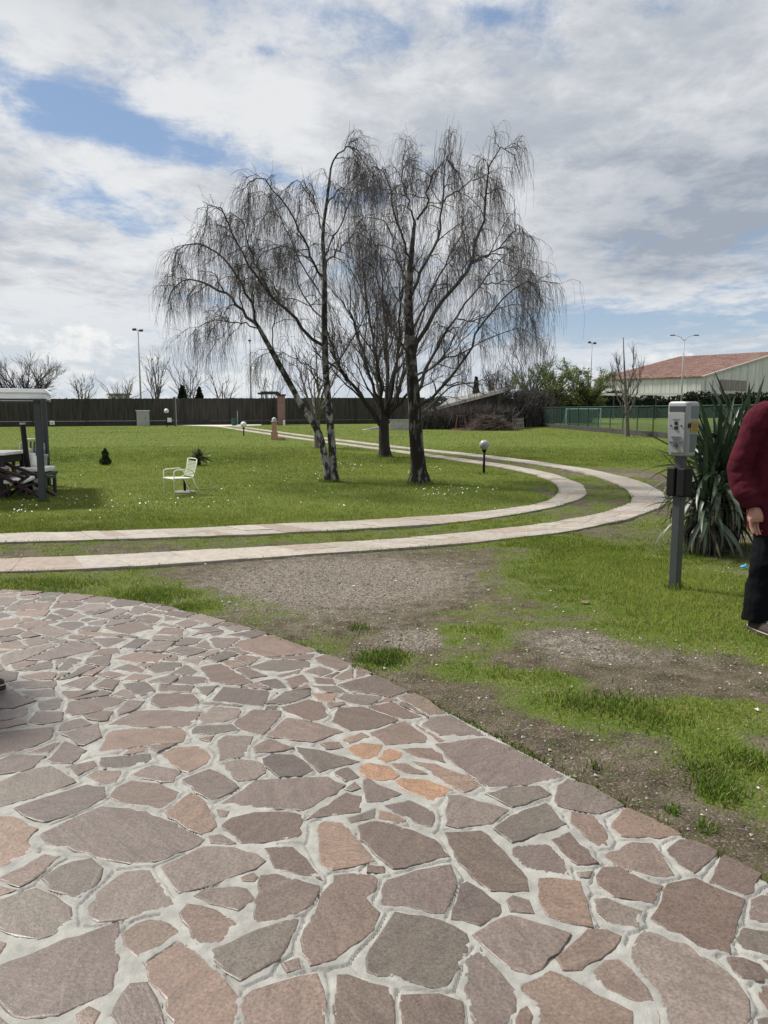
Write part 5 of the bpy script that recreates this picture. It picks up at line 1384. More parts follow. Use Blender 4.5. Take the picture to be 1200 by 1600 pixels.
YL = 15.8
TA = fat_trunk([(521, 753, .115), (519, 700, .098), (514, 640, .092), (509, 580, .085), (507, 500, .075), (507, 420, .062), (504, 367, .05), (510, 320, .038), (517, 262, .026)], YL)
TB = fat_trunk([(514, 752, .10), (505, 702, .088), (499, 679, .085), (487, 657, .08), (468, 628, .075), (457, 607, .072), (433, 564, .064), (404, 511, .05)], YL-.1)
limbsL = [limb(l, YL, r0, r1) for l, r0, r1 in (
    ([(404, 511), (380, 487, .2), (357, 463, .4), (333, 449, .5), (300, 437, .7), (275, 447, .8), (262, 475, .8)], .046, .010),
    ([(404, 511), (395, 480, -.3), (375, 440, -.6), (350, 404, -.8), (325, 386, -1), (300, 380, -1.1), (280, 395, -1.2), (268, 425, -1.2)], .036, .008),
    ([(404, 513), (372, 505, -.3), (342, 502, -.5), (312, 509, -.7), (296, 525, -.8)], .020, .006),
    ([(505, 540), (487, 527, -.1), (460, 497, -.3), (427, 468, -.6), (402, 440, -.8), (380, 400, -1.), (360, 360, -1.1), (345, 327, -1.1), (332, 318, -1.1), (322, 332, -1.1), (318, 368, -1.1)], .045, .008),
    ([(461, 498, -.3), (440, 472, .3), (410, 455, .8), (380, 440, 1.2), (352, 432, 1.4), (332, 450, 1.5)], .024, .007),
    ([(507, 440), (492, 415, .4), (470, 394, .8), (440, 386, 1.3), (412, 394, 1.5), (398, 420, 1.6)], .026, .007),
    ([(505, 432), (488, 408, -.4), (478, 378, -.8), (460, 342, -1.), (435, 306, -1.3), (416, 280, -1.4), (404, 273, -1.5), (392, 288, -1.5), (387, 330, -1.5)], .03, .007),
    ([(507, 420), (516, 403, -.5), (530, 389, -.9), (548, 374, -1.3), (566, 366, -1.5), (580, 385, -1.6)], .026, .007),
    ([(512, 318), (524, 302, .3), (543, 286, .8), (560, 273, 1.), (575, 283, 1.2), (584, 320, 1.3)], .02, .006),
    ([(505, 362), (496, 332, .5), (482, 302, .9), (466, 284, 1.1), (450, 288, 1.3), (440, 318, 1.4)], .022, .006),
    ([(517, 263), (523, 248), (534, 236, -.1), (548, 229, -.2), (556, 240, -.3), (560, 262, -.3)], .024, .006),
    ([(508, 400), (524, 362, .6), (540, 330, 1.), (552, 298, 1.3), (568, 268, 1.5), (590, 262, 1.6), (602, 292, 1.7)], .024, .006),
    ([(509, 582), (538, 548, -.7), (560, 512, -1.2), (582, 478, -1.6), (600, 472, -1.8), (612, 500, -1.9)], .024, .006),
    ([(508, 598), (482, 572, .5), (452, 556, 1.), (422, 550, 1.3), (400, 560, 1.5)], .020, .006),
    ([(433, 564), (425, 535, .5), (428, 500, 1.), (436, 462, 1.5), (442, 420, 1.8), (430, 390, 2.)], .022, .006),
    ([(506, 470), (482, 430, .8), (457, 380, 1.2), (434, 332, 1.5), (415, 302, 1.7), (396, 297, 1.8), (384, 320, 1.8)], .024, .006),
    ([(427, 468, -.6), (402, 420, -1.2), (386, 372, -1.6), (372, 338, -1.8), (355, 332, -1.9), (344, 352, -1.9)], .022, .006),
    ([(507, 500), (478, 470, .7), (462, 430, 1.3), (458, 380, 1.7), (445, 345, 2.), (425, 335, 2.2)], .024, .006))]
weeping_birch('birch_tree', 'weeping birch with two pale trunks leaning apart, left of the lawn trees', gnd(514, 752), [((TA[0][:, :7], TA[1][:, :7]*.8), MT['birch']), ((TA[0][:, 6:], TA[1][:, 6:]*.8), MT['uppertrunk']), ((TB[0][:, :11], TB[1][:, :11]*.82), MT['birch']), ((TB[0][:, 10:], TB[1][:, 10:]*.82), MT['uppertrunk'])], limbsL, YL, 0)

YR = 15.45
TR = fat_trunk([(656, 757, .185), (653, 720, .15), (650, 680, .135), (648, 640, .125), (645, 600, .115), (641, 540, .10), (638, 480, .092), (640, 430, .075), (644, 385, .052), (648, 346, .030)], YR, 20)
TRu = (TR[0][:, 8:], TR[1][:, 8:]); TRl = (TR[0][:, :9], TR[1][:, :9])
limbsR = [limb(l, YR, r0, r1) for l, r0, r1 in (
    ([(645, 560), (671, 497, -.3), (700, 460, -.5), (737, 412, -.8), (743, 380, -.9), (753, 348, -1.), (759, 308, -1.), (767, 255, -1.1), (780, 234, -1.1), (793, 229, -1.1), (804, 242, -1.1), (811, 270, -1.1)], .06, .007),
    ([(640, 470), (655, 433, .3), (668, 404, .5), (687, 369, .7), (688, 329, .8), (692, 300, .8), (695, 268, .8), (700, 228, .8), (703, 196, .8)], .05, .006),
    ([(690, 316, .8), (713, 300, .6), (735, 284, .5), (761, 274, .4), (776, 290, .4)], .022, .006),
    ([(648, 620), (668, 570, .4), (690, 530, .8), (711, 497, 1.1), (751, 444, 1.4), (780, 409, 1.6), (798, 392, 1.7), (818, 392, 1.8), (828, 410, 1.8)], .046, .007),
    ([(649, 640), (690, 605, -.5), (730, 555, -1.), (761, 497, -1.4), (807, 447, -1.7), (826, 440, -1.8), (840, 455, -1.9), (846, 480, -1.9)], .042, .007),
    ([(640, 430), (633, 377, -.5), (617, 335, -.9), (609, 292, -1.1), (599, 268, -1.2), (580, 263, -1.3), (566, 285, -1.3)], .034, .006),
    ([(648, 346), (637, 313, .1), (629, 287, .2), (631, 250, .2), (633, 218, .2)], .026, .005),
    ([(641, 520), (684, 439, .6), (703, 399, 1.), (732, 351, 1.4), (752, 330, 1.6), (768, 345, 1.7)], .034, .006),
    ([(639, 450), (622, 408, .5), (607, 359, 1.), (593, 341, 1.3), (568, 340, 1.5), (553, 362, 1.6)], .03, .006),
    ([(652, 343), (664, 322, -.4), (672, 290, -.6), (682, 262, -.7), (700, 250, -.8), (715, 268, -.9)], .028, .006),
    ([(650, 655), (672, 632, .4), (704, 607, .8), (742, 596, 1.2), (775, 592, 1.4), (800, 605, 1.5)], .028, .006),
    ([(645, 590), (690, 565, 1.), (735, 545, 1.6), (780, 520, 2.), (815, 512, 2.2), (838, 530, 2.3)], .03, .006),
    ([(643, 560), (615, 520, -.8), (598, 470, -1.4), (585, 425, -1.8), (570, 405, -2.), (556, 420, -2.1)], .03, .006),
    ([(638, 490), (612, 450, 1.2), (596, 410, 1.8), (580, 370, 2.2), (560, 350, 2.4)], .026, .006),
    ([(737, 412, -.8), (770, 395, -1.2), (795, 372, -1.5), (812, 350, -1.7), (822, 368, -1.8)], .022, .006),
    ([(751, 444, 1.4), (790, 440, 1.), (820, 420, .8), (838, 432, .7)], .018, .005),
    ([(711, 497, 1.1), (745, 500, .6), (785, 480, .2), (815, 478, 0), (832, 500, 0)], .02, .005),
    ([(700, 460, -.5), (722, 430, -1.1), (728, 390, -1.5), (722, 350, -1.8), (735, 320, -2.)], .022, .006))]
rb_ = weeping_birch('birch_tree', 'tall weeping birch with one thick dark furrowed trunk, right of the lawn trees', gnd(655, 755), [(TRl, MT['birchold']), (TRu, MT['uppertrunk'])], limbsR, YR, 0, 1.)
sh = spawn(*limb([(672, 300, .6), (695, 262, .8), (716, 290, 1.)], YR, .012, .012), 26, 0, 1, .5, 1.1, 0, .35, 5, up=3.2, wob=.012, r0=.006, r1=.002, fall=0)
sh2 = spawn(*limb([(618, 300, .3), (632, 270, .3), (644, 300, .3)], YR, .012, .012), 12, 0, 1, .4, .9, 0, .3, 5, up=3.2, wob=.012, r0=.005, r1=.002, fall=0)
wood('shoots', [(sh, 3), (sh2, 3)], MT['twig'], rb_, kind='stuff')

def upright_tree(name, label, base, trunk, stems, lv, mbark, mtwig, group=None, leaf=None):
    t_ = thing(name, label, 'tree', base, group=group)
    if trunk is not None: wood('trunk', [(trunk, 12)], mbark, t_)
    cur = cat(*stems); sets = [(cur, 6)]; tops = []
    for i, kw in enumerate(lv):
        cur = spawn(*cur, **kw); (sets if i == 0 else tops).append((cur, 4 if i == 0 else 3))
    wood('branches', sets, mbark, t_)
    wood('twigs', tops, mtwig, t_, kind='stuff')
    if leaf:
        n, s, cols = leaf; P = cur[0]; i = rng.integers(0, len(P), n); k = rng.integers(1, P.shape[1], n)
        leaves('leaves', P[i, k]+rng.normal(0, s*.8, (n, 3)), s, cols, t_)
    return t_
def leaves(name, C, s, cols, parent=None, mt=None, **props):
    m = len(C); a = unit(rng.normal(size=(m, 3))); b_ = unit(np.cross(a, rng.normal(size=(m, 3)))); sz = s*rng.uniform(.5, 1.2, (m, 1))
    V = np.stack([C-a*sz, C+b_*sz*.45, C+a*sz, C-b_*sz*.45], 1).reshape(-1, 3)
    if parent is not None: V = V-root_loc(parent)
    cols = np.array(cols); c = cols[rng.integers(0, len(cols), m)]*rng.uniform(.7, 1.3, (m, 1))
    return link(name, mesh_from(name, V, [np.arange(m*4).reshape(m, 4)], False, mt or MT['leaf'], np.repeat(c, 4, 0)), parent, **(props or {'kind': 'stuff'}))

YM = 24.1
TM = fat_trunk([(602, 714, .20), (600, 690, .165), (600, 665, .155), (600, 648, .14)], YM, 8, 1.25)
stM = [limb(l, YM, r0*.75, .012) for l, r0 in (
    ([(598, 668), (570, 628), (556, 608, -.5), (537, 583, -.8), (522, 550, -1.), (508, 500, -1.2)], .11),
    ([(598, 655), (582, 600, .6), (563, 540, 1.), (550, 490, 1.3), (544, 440, 1.5)], .09),
    ([(599, 652), (592, 580, -.8), (578, 500, -1.4), (570, 440, -1.8), (565, 395, -2.)], .09),
    ([(601, 650), (606, 570, .5), (600, 480, .9), (597, 430, 1.2), (594, 380, 1.4)], .10),
    ([(602, 650), (618, 580, -.6), (624, 500, -1.), (630, 440, -1.3), (634, 390, -1.5)], .09),
    ([(604, 650), (630, 590, .8), (650, 530, 1.2), (668, 470, 1.5), (684, 425, 1.7)], .08),
    ([(604, 655), (634, 618, -.5), (660, 588, -1.), (690, 560, -1.3), (715, 520, -1.5)], .07),
    ([(600, 645), (588, 590, 1.6), (590, 510, 2.4), (585, 440, 2.8)], .08),
    ([(602, 645), (612, 590, 1.8), (640, 510, 2.6), (650, 440, 3.)], .08))]
upright_tree('dark_tree', 'dark bare tree with a short trunk and fanning upright stems, between the two birches', gnd(601, 714), TM, stM, (
    dict(nper=7, t0=.1, t1=.85, L0=.9, L1=2.0, a0=.2, a1=.6, K=7, up=.25, grav=.1, wob=.025, r0=.04, r1=.009),
    dict(nper=6, t0=.15, t1=1., L0=.6, L1=1.7, a0=.15, a1=.6, K=6, up=.3, wob=.03, r0=.016, r1=.006),
    dict(nper=4, t0=.15, t1=1., L0=.4, L1=1.1, a0=.2, a1=.7, K=5, up=.2, wob=.035, r0=.009, r1=.004)), MT['bark'], MT['twig'])
YB = 29.7
TBk = fat_trunk([(497, 701, .16), (496, 680, .13), (495, 655, .12)], YB, 6, 1.2)
stB = [limb(l, YB, .06, .01) for l in ([(495, 660), (480, 620), (468, 580, .5), (460, 540, .8)], [(495, 660), (497, 610, -.5), (495, 560, -.8), (490, 510, -1)], [(496, 655), (512, 615), (528, 575, .5), (538, 540, .8)], [(495, 655), (486, 610, 1), (476, 565, 1.5)], [(496, 655), (506, 605, -1), (512, 560, -1.5)])]
upright_tree('small_grey_tree', 'small bare tree with a smooth grey trunk, standing behind the two-trunked birch', gnd(497, 700), TBk, stB, (
    dict(nper=8, t0=.1, t1=1., L0=.8, L1=1.8, a0=.3, a1=.8, K=6, up=.2, wob=.03, r0=.025, r1=.008),
    dict(nper=6, t0=.1, t1=1., L0=.4, L1=1.1, a0=.3, a1=.8, K=5, up=.15, wob=.035, r0=.012, r1=.006)), MT['greybark'], MT['graytwig'])
# thin sapling on the right, in front of the net fence
YS = 42.5
TS = fat_trunk([(980, 683, .13), (980, 660, .10), (979, 640, .09), (977, 600, .06), (975, 560, .035), (974, 527, .018)], YS, 12, 1.2)
stS = [limb(l, YS, .05, .01) for l in ([(979, 652), (968, 630), (958, 600, .3), (953, 565, .5)], [(979, 650), (990, 628), (998, 600, -.3), (1000, 570, -.4)], [(978, 620), (986, 590), (990, 560, .3), (990, 540, .4)], [(978, 610), (966, 580), (963, 550, -.3)], [(979, 640), (972, 612, 1.), (970, 580, 1.4)], [(979, 640), (990, 610, -1.), (1004, 590, -1.2)])]
upright_tree('sapling', 'thin bare sapling with an upright grey trunk in front of the net fence', gnd(980, 683), TS, stS, (
    dict(nper=8, t0=.1, t1=1., L0=.6, L1=1.5, a0=.25, a1=.6, K=5, up=.35, wob=.03, r0=.018, r1=.009),
    dict(nper=4, t0=.1, t1=1., L0=.3, L1=.9, a0=.25, a1=.6, K=4, up=.3, wob=.03, r0=.010, r1=.006)), MT['greybark'], MT['graytwig'])

# bare and leafing trees beyond the fence
def far_tree(name, label, u, top, w, Y, nst=6, spread=1., dens=1., leaf=None, mt='graytwig', group='trees beyond the fence', r=.11):
    base = np.array([(u-600)/1200*Y*1.008, Y, 0.]); zt = at(u, top, Y)[2]; wm = w/1200*Y
    z0 = .16*zt
    tr = smooth_line(np.array([base-(0, 0, .1), base+(rng.normal(0, .1), 0, z0*.5), base+(0, 0, z0)]), 6)[None], np.linspace(r*1.5, r*1.1, 6)[None]
    st = []
    for k in range(nst):
        a = 2*PI*k/nst+rng.uniform(-.3, .3); q_ = rng.uniform(.25, .8)
        e = base+np.array((math.cos(a)*wm*.5*q_*spread, math.sin(a)*wm*.4*q_, zt*rng.uniform(.72, .96)*(1-.25*q_*spread)))
        P = smooth_line(np.array([base+(0, 0, z0*.9), base+(e-base)*np.array((.28, .28, .42)), base+(e-base)*np.array((.66, .66, .75)), e]), 10); P[1:] += rng.normal(0, zt*.008, P[1:].shape)
        st.append((P[None], np.linspace(r*.8, .02, 10)[None]))
    h = zt
    return upright_tree(name, label, base, tr, st, (
        dict(nper=int(8*dens), t0=.08, t1=1., L0=.16*h, L1=.36*h, a0=.25, a1=.75*spread, K=6, up=.18, wob=.03, r0=.045, r1=.018),
        dict(nper=int(6*dens), t0=.1, t1=1., L0=.09*h, L1=.2*h, a0=.25, a1=.7, K=5, up=.12, wob=.035, r0=.024, r1=.012)), MT['bark' if mt == 'twig' else 'greybark'], MT[mt], group, leaf)
far_tree('bare_tree', 'broad round-crowned bare tree behind the gazebo roof, at the left edge', 47, 542, 170, 92, 14, 1.5, 1.6, mt='twig', r=.16)
far_tree('bare_tree', 'low thin bare tree behind the fence, just right of the round-crowned tree', 137, 570, 60, 88, 6, 1.2, .8)
far_tree('bare_tree', 'pale bare tree behind the fence, left of the tall floodlight mast', 201, 570, 70, 86, 6, 1.2, .8)
far_tree('bare_tree', 'tall narrow bare tree behind the fence, just right of the floodlight mast', 251, 535, 62, 90, 5, .8, .9)
far_tree('bare_tree', 'spreading bare tree behind the two small conifers', 300, 545, 90, 96, 7, 1.2, .8)
far_tree('bare_tree', 'slim bare tree behind the fence, right of the two small conifers', 352, 560, 60, 100, 5, 1., .7)
far_tree('bare_tree', 'bare tree behind the fence, seen through the leaning birch trunk', 425, 575, 70, 98, 6, 1.1, .7)
far_tree('bare_tree', 'tangled brown bare tree behind the lean-to shed', 775, 560, 90, 84, 9, 1.2, 1.2, mt='twig')
far_tree('bare_tree', 'tall tangled bare tree right of the lean-to shed, left of the leafing trees', 826, 530, 95, 88, 9, 1.1, 1.2, mt='twig')
GL = [(.13, .18, .05), (.10, .15, .04), (.17, .20, .07)]
far_tree('leafing_tree', 'leafing green tree above the teal goal, left of its twin', 858, 562, 90, 80, 10, 1.4, 1.3, leaf=(9000, .10, GL), mt='twig')
far_tree('leafing_tree', 'leafing green tree beside the single floodlight mast, nearest the warehouse', 910, 560, 84, 82, 10, 1.4, 1.3, leaf=(9000, .10, GL), mt='twig')
def conifer(u, top, w, Y, label):
    base = np.array([(u-600)/1200*Y*1.008, Y, 0.]); zt = at(u, top, Y)[2]; wm = w/1200*Y/2
    t_ = thing('conifer', label, 'tree', base, group='small conifers at the fence')
    wood('trunk', [((np.array([base, base+(0, 0, zt*.9)])[None], np.array([[.12, .03]])), 6)], MT['bark'], t_)
    n = 2600; hh = rng.random(n)**1.35; rr = wm*(1-hh)**.8*np.sqrt(rng.random(n))*1.05; a = rng.uniform(0, 2*PI, n)
    leaves('crown', base+np.c_[rr*np.cos(a), rr*np.sin(a), hh*zt*.97+.05], .20, [(.014, .024, .016), (.022, .034, .02), (.010, .016, .012)], t_)
conifer(291, 602, 34, 84, 'small dark conifer peeping over the fence, the left one of two')
conifer(317, 604, 32, 86, 'small dark conifer peeping over the fence, the right one of two')
conifer(741, 588, 24, 74, 'small dark conifer peeping over the lean-to shed roof')

# hedges
def hedge(name, label, A, B, z1, th, n, s, cols, twig=0, lump=.25):
    A, B = np.array(A, float), np.array(B, float); t_ = thing(name, label, 'hedge', (*((A+B)/2), 0))
    d = B-A; ln = np.linalg.norm(d); d /= ln; q = np.array((-d[1], d[0]))
    u_ = rng.random(n)*ln; top = z1*(1-lump+lump*2*fbm(u_*.35+A[0], u_*0+A[1], 3, 3))
    z = top*rng.random(n)**.75; w_ = rng.uniform(-1, 1, n)*th*(.65+.35*np.sqrt(1-np.clip(z/top, 0, 1)**3))
    C = np.c_[A+d*u_[:, None]+q*w_[:, None], z]
    leaves('foliage', C, s, cols, t_)
    core = MB(); Cc = [(*(A-q*th*.4), 0), (*(B-q*th*.4), 0), (*(B+q*th*.4), 0), (*(A+q*th*.4), 0)]
    m = max(3, int(ln/1.5)); ring = []
    for i in range(m+1):
        p = A+d*ln*i/m; hh = z1*(1-lump+lump*2*float(fbm(np.array([ln*i/m*.35+A[0]]), np.array([A[1]]), 3, 3)[0]))*.82
        ring.append(np.array([(*(p-q*th*.5), -.1), (*(p+q*th*.5), -.1), (*(p+q*th*.35), hh), (*(p-q*th*.35), hh)]))
    core.loft(ring); core.build('stems', MT['conifer'], t_)
    if twig:
        st = np.c_[A+d*(rng.random(twig)*ln)[:, None]+q*rng.uniform(-1, 1, (twig, 1))*th, np.zeros(twig)]
        e = st+np.c_[rng.normal(0, .5, (twig, 2)), z1*rng.uniform(.6, 1.3, twig)]
        P = np.stack([st, st*.5+e*.5+rng.normal(0, .12, st.shape), e], 1); Rr = np.tile([.025, .018, .008], (twig, 1))
        k = spawn(P, Rr, 4, .3, 1., .3, .9, .3, .8, 4, up=.1, wob=.04, r0=.014, r1=.007)
        wood('twigs', [((P, Rr), 3), (k, 3)], MT['twig'], t_, kind='stuff')
    return t_
DK = [(.016, .022, .012), (.024, .030, .016), (.030, .028, .020)]
hedge('hedge', 'long dark hedge on the far side of the playing field, below the warehouse', (26, 136), (92, 140), 4.1, 1.6, 9000, .42, DK)
hedge('hedge', 'dark green hedge below the leafing trees, behind the teal goal', (14.5, 84), (23, 87), 3.2, 1.5, 6000, .24, [(.022, .034, .014), (.035, .048, .018), (.02, .022, .014)], 160)
hedge('hedge', 'brown thicket between the lean-to shed and the goal', (8.4, 63), (14.2, 70), 2.9, 1.5, 3600, .13, [(.045, .036, .028), (.03, .026, .02), (.03, .034, .018)], 520)
hedge('hedge', 'brown scrub behind the red swing, under the shed roof', (2.0, 58.6), (9.6, 58.2), 1.45, .7, 1800, .11, [(.05, .04, .032), (.035, .03, .024)], 620, .4)
# far woods along the horizon
n = 26000; u_ = rng.uniform(-.75, .75, n); Yw = 330+rng.uniform(-14, 14, n); hw = 5.2*(.55+.9*fbm(u_*30, u_*0, 2, 4)); zc = hw*rng.random(n)**.7
o = leaves('far_wood', np.c_[u_*Yw, Yw, zc], 1.1, [(.035, .045, .035), (.05, .055, .045), (.03, .034, .03)]); o['label'] = 'low dark line of distant trees along the horizon'; o['category'] = 'wood'

# ------------------------------------------------------------------ fence at the far end
FA, FB = np.array((-44., 62.)), np.array((4.2, 84.5)); fd = FB-FA; fl = np.linalg.norm(fd); fd /= fl; fa = math.atan2(fd[1], fd[0])
fence = thing('board_fence', 'long dark board fence across the far end of the lawn', 'fence', (*FA, 0))
def fh(s): return 2.27+.5*s/fl
sm_ = []
for k in range(5):
    q = MB(); q.box((0, 0, .5), (.235, .022, 1.)); V = np.concatenate(q.V); me = bpy.data.meshes.new('slat'); me.from_pydata(V.tolist(), [], q.F); me.materials.append(MT['slat']); sm_.append(me)
npch = int(fl/.215); i = 0
for k in range(npch):
    s = (k+.5)*fl/npch; x, y = FA+fd*s
    if x/y < -.62: continue
    o = link('slat', sm_[k % 5], fence); o.location = (x-FA[0]+(.028 if k % 2 else 0)*fd[1], y-FA[1]-(.028 if k % 2 else 0)*fd[0], .42); o.scale = (1, 1, fh(s)-.42+rng.normal(0, .012)); o.rotation_euler = (0, 0, fa+rng.normal(0, .01))
q = MB()
for z in (.75, 1.9): q.bar((*(FA+.05*np.array((-fd[1], fd[0]))), z), (*(FB+.05*np.array((-fd[1], fd[0]))), z+.3*(z > 1)), .05, .09)
q.build('rail', MT['slat'], fence)
q = MB(); q.bar((*FA, .2), (*FB, .2), .16, .42); q.build('base_wall', MT['darkwall'], fence)
q = MB(); q.bar((*(FA-.06*np.array((-fd[1], fd[0]))), .435), (*(FA+fd*27-.06*np.array((-fd[1], fd[0]))), .435), .1, .05); q.build('wall_coping', MT['concrete'], fence)
for s in np.arange(10, fl, 4.4):
    p = FA+fd*s-.09*np.array((-fd[1], fd[0])); q = MB(); q.box((*p, fh(s)/2+.02), (.11, .11, fh(s)+.06), fa); q.build('post', MT['darkwall'], fence)
# small things along the fence
def lamp(label, base, h, r, globe='globe', pr=.03):
    t_ = thing('globe_lamp', label, 'lamp', base, group='globe garden lamps'); x, y, z = base
    q = MB(); q.tube([(x, y, -.05), (x, y, h-2*r)], pr, 10); q.build('post', MT['black'], t_, smooth=True)
    q = MB(); q.tube([(x, y, h-2*r-.05), (x, y, h-2*r), (x, y, h-1.75*r)], [pr*1.4, pr*2, pr*1.7], 12); q.build('collar', MT['black'], t_, smooth=True)
    q = MB(); q.ball((x, y, h-r), r, 20, 14); q.build('globe', MT[globe], t_, smooth=True)
lamp('smoky glass globe lamp on a short black post by the inner track, nearest the camera', gnd(756, 740), .78, .118, 'globe2', .028)
lamp('white globe lamp on a short post beside the far end of the tracks', gnd(381, 681), .80, .17, 'globe', .035)
lamp('white globe lamp on a tall dark post near the board fence', gnd(261, 667.5), 1.55, .20, 'globe', .045)
b0 = gnd(224, 665.8); t_ = thing('utility_cabinet', 'grey utility cabinet with a pale frame standing against the fence', 'cabinet', b0)
q = MB(); q.box(b0+(0, 0, .66), (1.02, .4, 1.36)); q.build('body', MT['pvcgrey'], t_, bevel=.01)
q = MB(); q.box(b0+(0, -.21, .63), (.84, .03, 1.08)); q.build('door', MT['concrete'], t_, bevel=.008)
q = MB(); q.box(b0+(0, -.02, 1.375), (1.14, .5, .07)); q.build('lid', MT['white'], t_)
q = MB(); q.box(b0+(.3, -.235, .7), (.05, .025, .14)); q.build('handle', MT['black'], t_)
b0 = gnd(265, 666); t_ = thing('notice_board', 'small blank white board on a short post by the tall globe lamp', 'sign', b0)
q = MB(); q.box(b0+(0, 0, .55), (.38, .04, .38)); q.build('panel', MT['white'], t_); q = MB(); q.tube([b0-(0, 0, .05), b0+(0, 0, .4)], .03, 8); q.build('post', MT['black'], t_)
b0 = gnd(274, 666); t_ = thing('gate_post', 'slim dark metal post with a lighter edge in front of the fence', 'post', b0)
q = MB(); q.box(b0+(0, 0, 1.25), (.16, .16, 2.6)); q.build('shaft', MT['dark_metal'], t_); q = MB(); q.box(b0+(0, 0, 2.57), (.22, .22, .05)); q.build('cap', MT['galv'], t_); q = MB(); q.box(b0+(.11, -.02, 1.25), (.05, .08, 2.5)); q.build('edge_strip', MT['galv'], t_)
b0 = gnd(82, 667); t_ = thing('junction_box', 'little white box on a stub post below the fence, right of the gazebo post', 'box', b0)
q = MB(); q.box(b0+(0, 0, .34), (.36, .16, .32)); q.build('box', MT['white'], t_, bevel=.02); q = MB(); q.box(b0+(0, 0, .09), (.08, .08, .22)); q.build('stub', MT['black'], t_); q = MB(); q.box(b0+(0, -.085, .33), (.2, .02, .16)); q.build('cover', MT['pvcgrey'], t_)
b0 = gnd(440, 664.3); t_ = thing('gate_pillar', 'pink plastered pillar with a dark canopy slab, in front of the board fence', 'pillar', b0)
q = MB(); q.box(b0+(0, 0, 1.38), (.66, .6, 2.8)); q.build('pillar', MT['pink'], t_); q = MB(); q.box(b0+(0, 0, 2.84), (.86, .8, .14)); q.build('capital', MT['darkwall'], t_)
q = MB(); q.box(b0+(-1.15, .2, 2.98), (2.0, 1.4, .16)); q.box(b0+(-1.1, .2, 3.1), (1.6, 1.1, .14)); q.build('canopy', MT['darkwall'], t_); q = MB(); q.tube([b0+(-1.9, .4, 0), b0+(-1.9, .4, 2.95)], .06, 8); q.build('canopy_post', MT['darkwall'], t_)
b0 = gnd(444, 665.3); t_ = thing('marker_post', 'short white marker post at the foot of the pink pillar', 'post', b0); q = MB(); q.box(b0+(0, 0, .2), (.16, .12, .46)); q.build('shaft', MT['white'], t_, bevel=.01); q = MB(); q.box(b0+(0, 0, .47), (.19, .15, .07), taper=.5); q.build('cap', MT['white'], t_)
b0 = gnd(366, 665.5); t_ = thing('waste_bin', 'small green bin with a thin upright stake near the fence', 'bin', b0)
q = MB(); q.oval([(b0[0], b0[1], 0, .22, .22), (b0[0], b0[1], .62, .27, .27), (b0[0], b0[1], .66, .29, .29)]); q.build('bin', MT['greenpost'], t_); q = MB(); q.tube([b0+(.32, 0, 0), b0+(.32, 0, 1.35)], .03, 6); q.build('stake', MT['goal'], t_)
b0 = gnd(429, 687.5); t_ = thing('terracotta_bollard', 'salmon terracotta bollard lamp with a metal cap by the far tracks', 'bollard', b0); x, y = b0[:2]
q = MB(); q.box((x, y, .18), (.30, .30, .44)); q.build('plinth', MT['terracotta'], t_, bevel=.01); q = MB(); q.box((x, y, .62), (.22, .22, .50)); q.build('shaft', MT['terracotta'], t_, bevel=.01)
q = MB(); q.oval([(x, y, .87, .15, .15), (x, y, .9, .17, .17), (x, y, .93, .10, .10), (x, y, 1.0, .12, .12), (x, y, 1.05, .09, .09), (x, y, 1.10, .02, .02)]); q.build('cap', MT['galv'], t_, smooth=True)
q = MB(); q.bar((x+.15, y-.1, .06), (x+.55, y-.1, .06), .14, .12); q.build('kerb_block', MT['terracotta'], t_)

# masts and street lamps
def mast(name, label, u, top, Y, kind):
    p = np.array([(u-600)/1200*Y*1.008, Y, 0.]); zt = at(u, top, Y)[2]; t_ = thing(name, label, 'lamp post', p)
    q = MB(); q.tube([p-(0, 0, .2), p+(0, 0, zt*.5), p+(0, 0, zt)], [.16, .12, .07], 8); q.build('pole', MT['galv'], t_, smooth=True)
    if kind == 'double':
        for s in (-1, 1):
            q = MB(); q.tube([p+(0, 0, zt-.7), p+(s*.45, 0, zt-.15), p+(s*1.1, 0, zt+.1), p+(s*1.75, 0, zt+.22)], .05, 6); q.build('arm', MT['galv'], t_, smooth=True)
            q = MB(); q.box(p+(s*1.95, 0, zt+.22), (.75, .3, .16)); q.build('lamp_head', MT['dark_metal'], t_, bevel=.03)
    elif kind == 'flood':
        q = MB(); q.bar(p+(-.6, 0, zt), p+(.6, 0, zt), .08, .08); q.build('crossbar', MT['galv'], t_)
        for s in (-.5, .5):
            q = MB(); q.box(p+(s, -.12, zt+.12-.15*(s > 0)), (.55, .35, .32), rx=.4); q.build('floodlight', MT['dark_metal'], t_, bevel=.02)
    else:
        q = MB(); q.box(p+(0, 0, zt+.1), (.5, .5, .25), taper=.6); q.build('lamp_head', MT['dark_metal'], t_, bevel=.03)
mast('floodlight_mast', 'slender floodlight mast with two lamp heads above the fence on the left', 227, 516, 118, 'flood')
mast('floodlight_mast', 'slender mast with a small lamp head above the leafing trees', 916, 536, 150, 'flood')
mast('street_lamp', 'tall double-armed street lamp in front of the warehouse', 1056, 526, 128, 'double')
mast('lamp_mast', 'thin plain mast seen through the twigs left of the leaning birch trunk', 396, 533, 120, 'single')

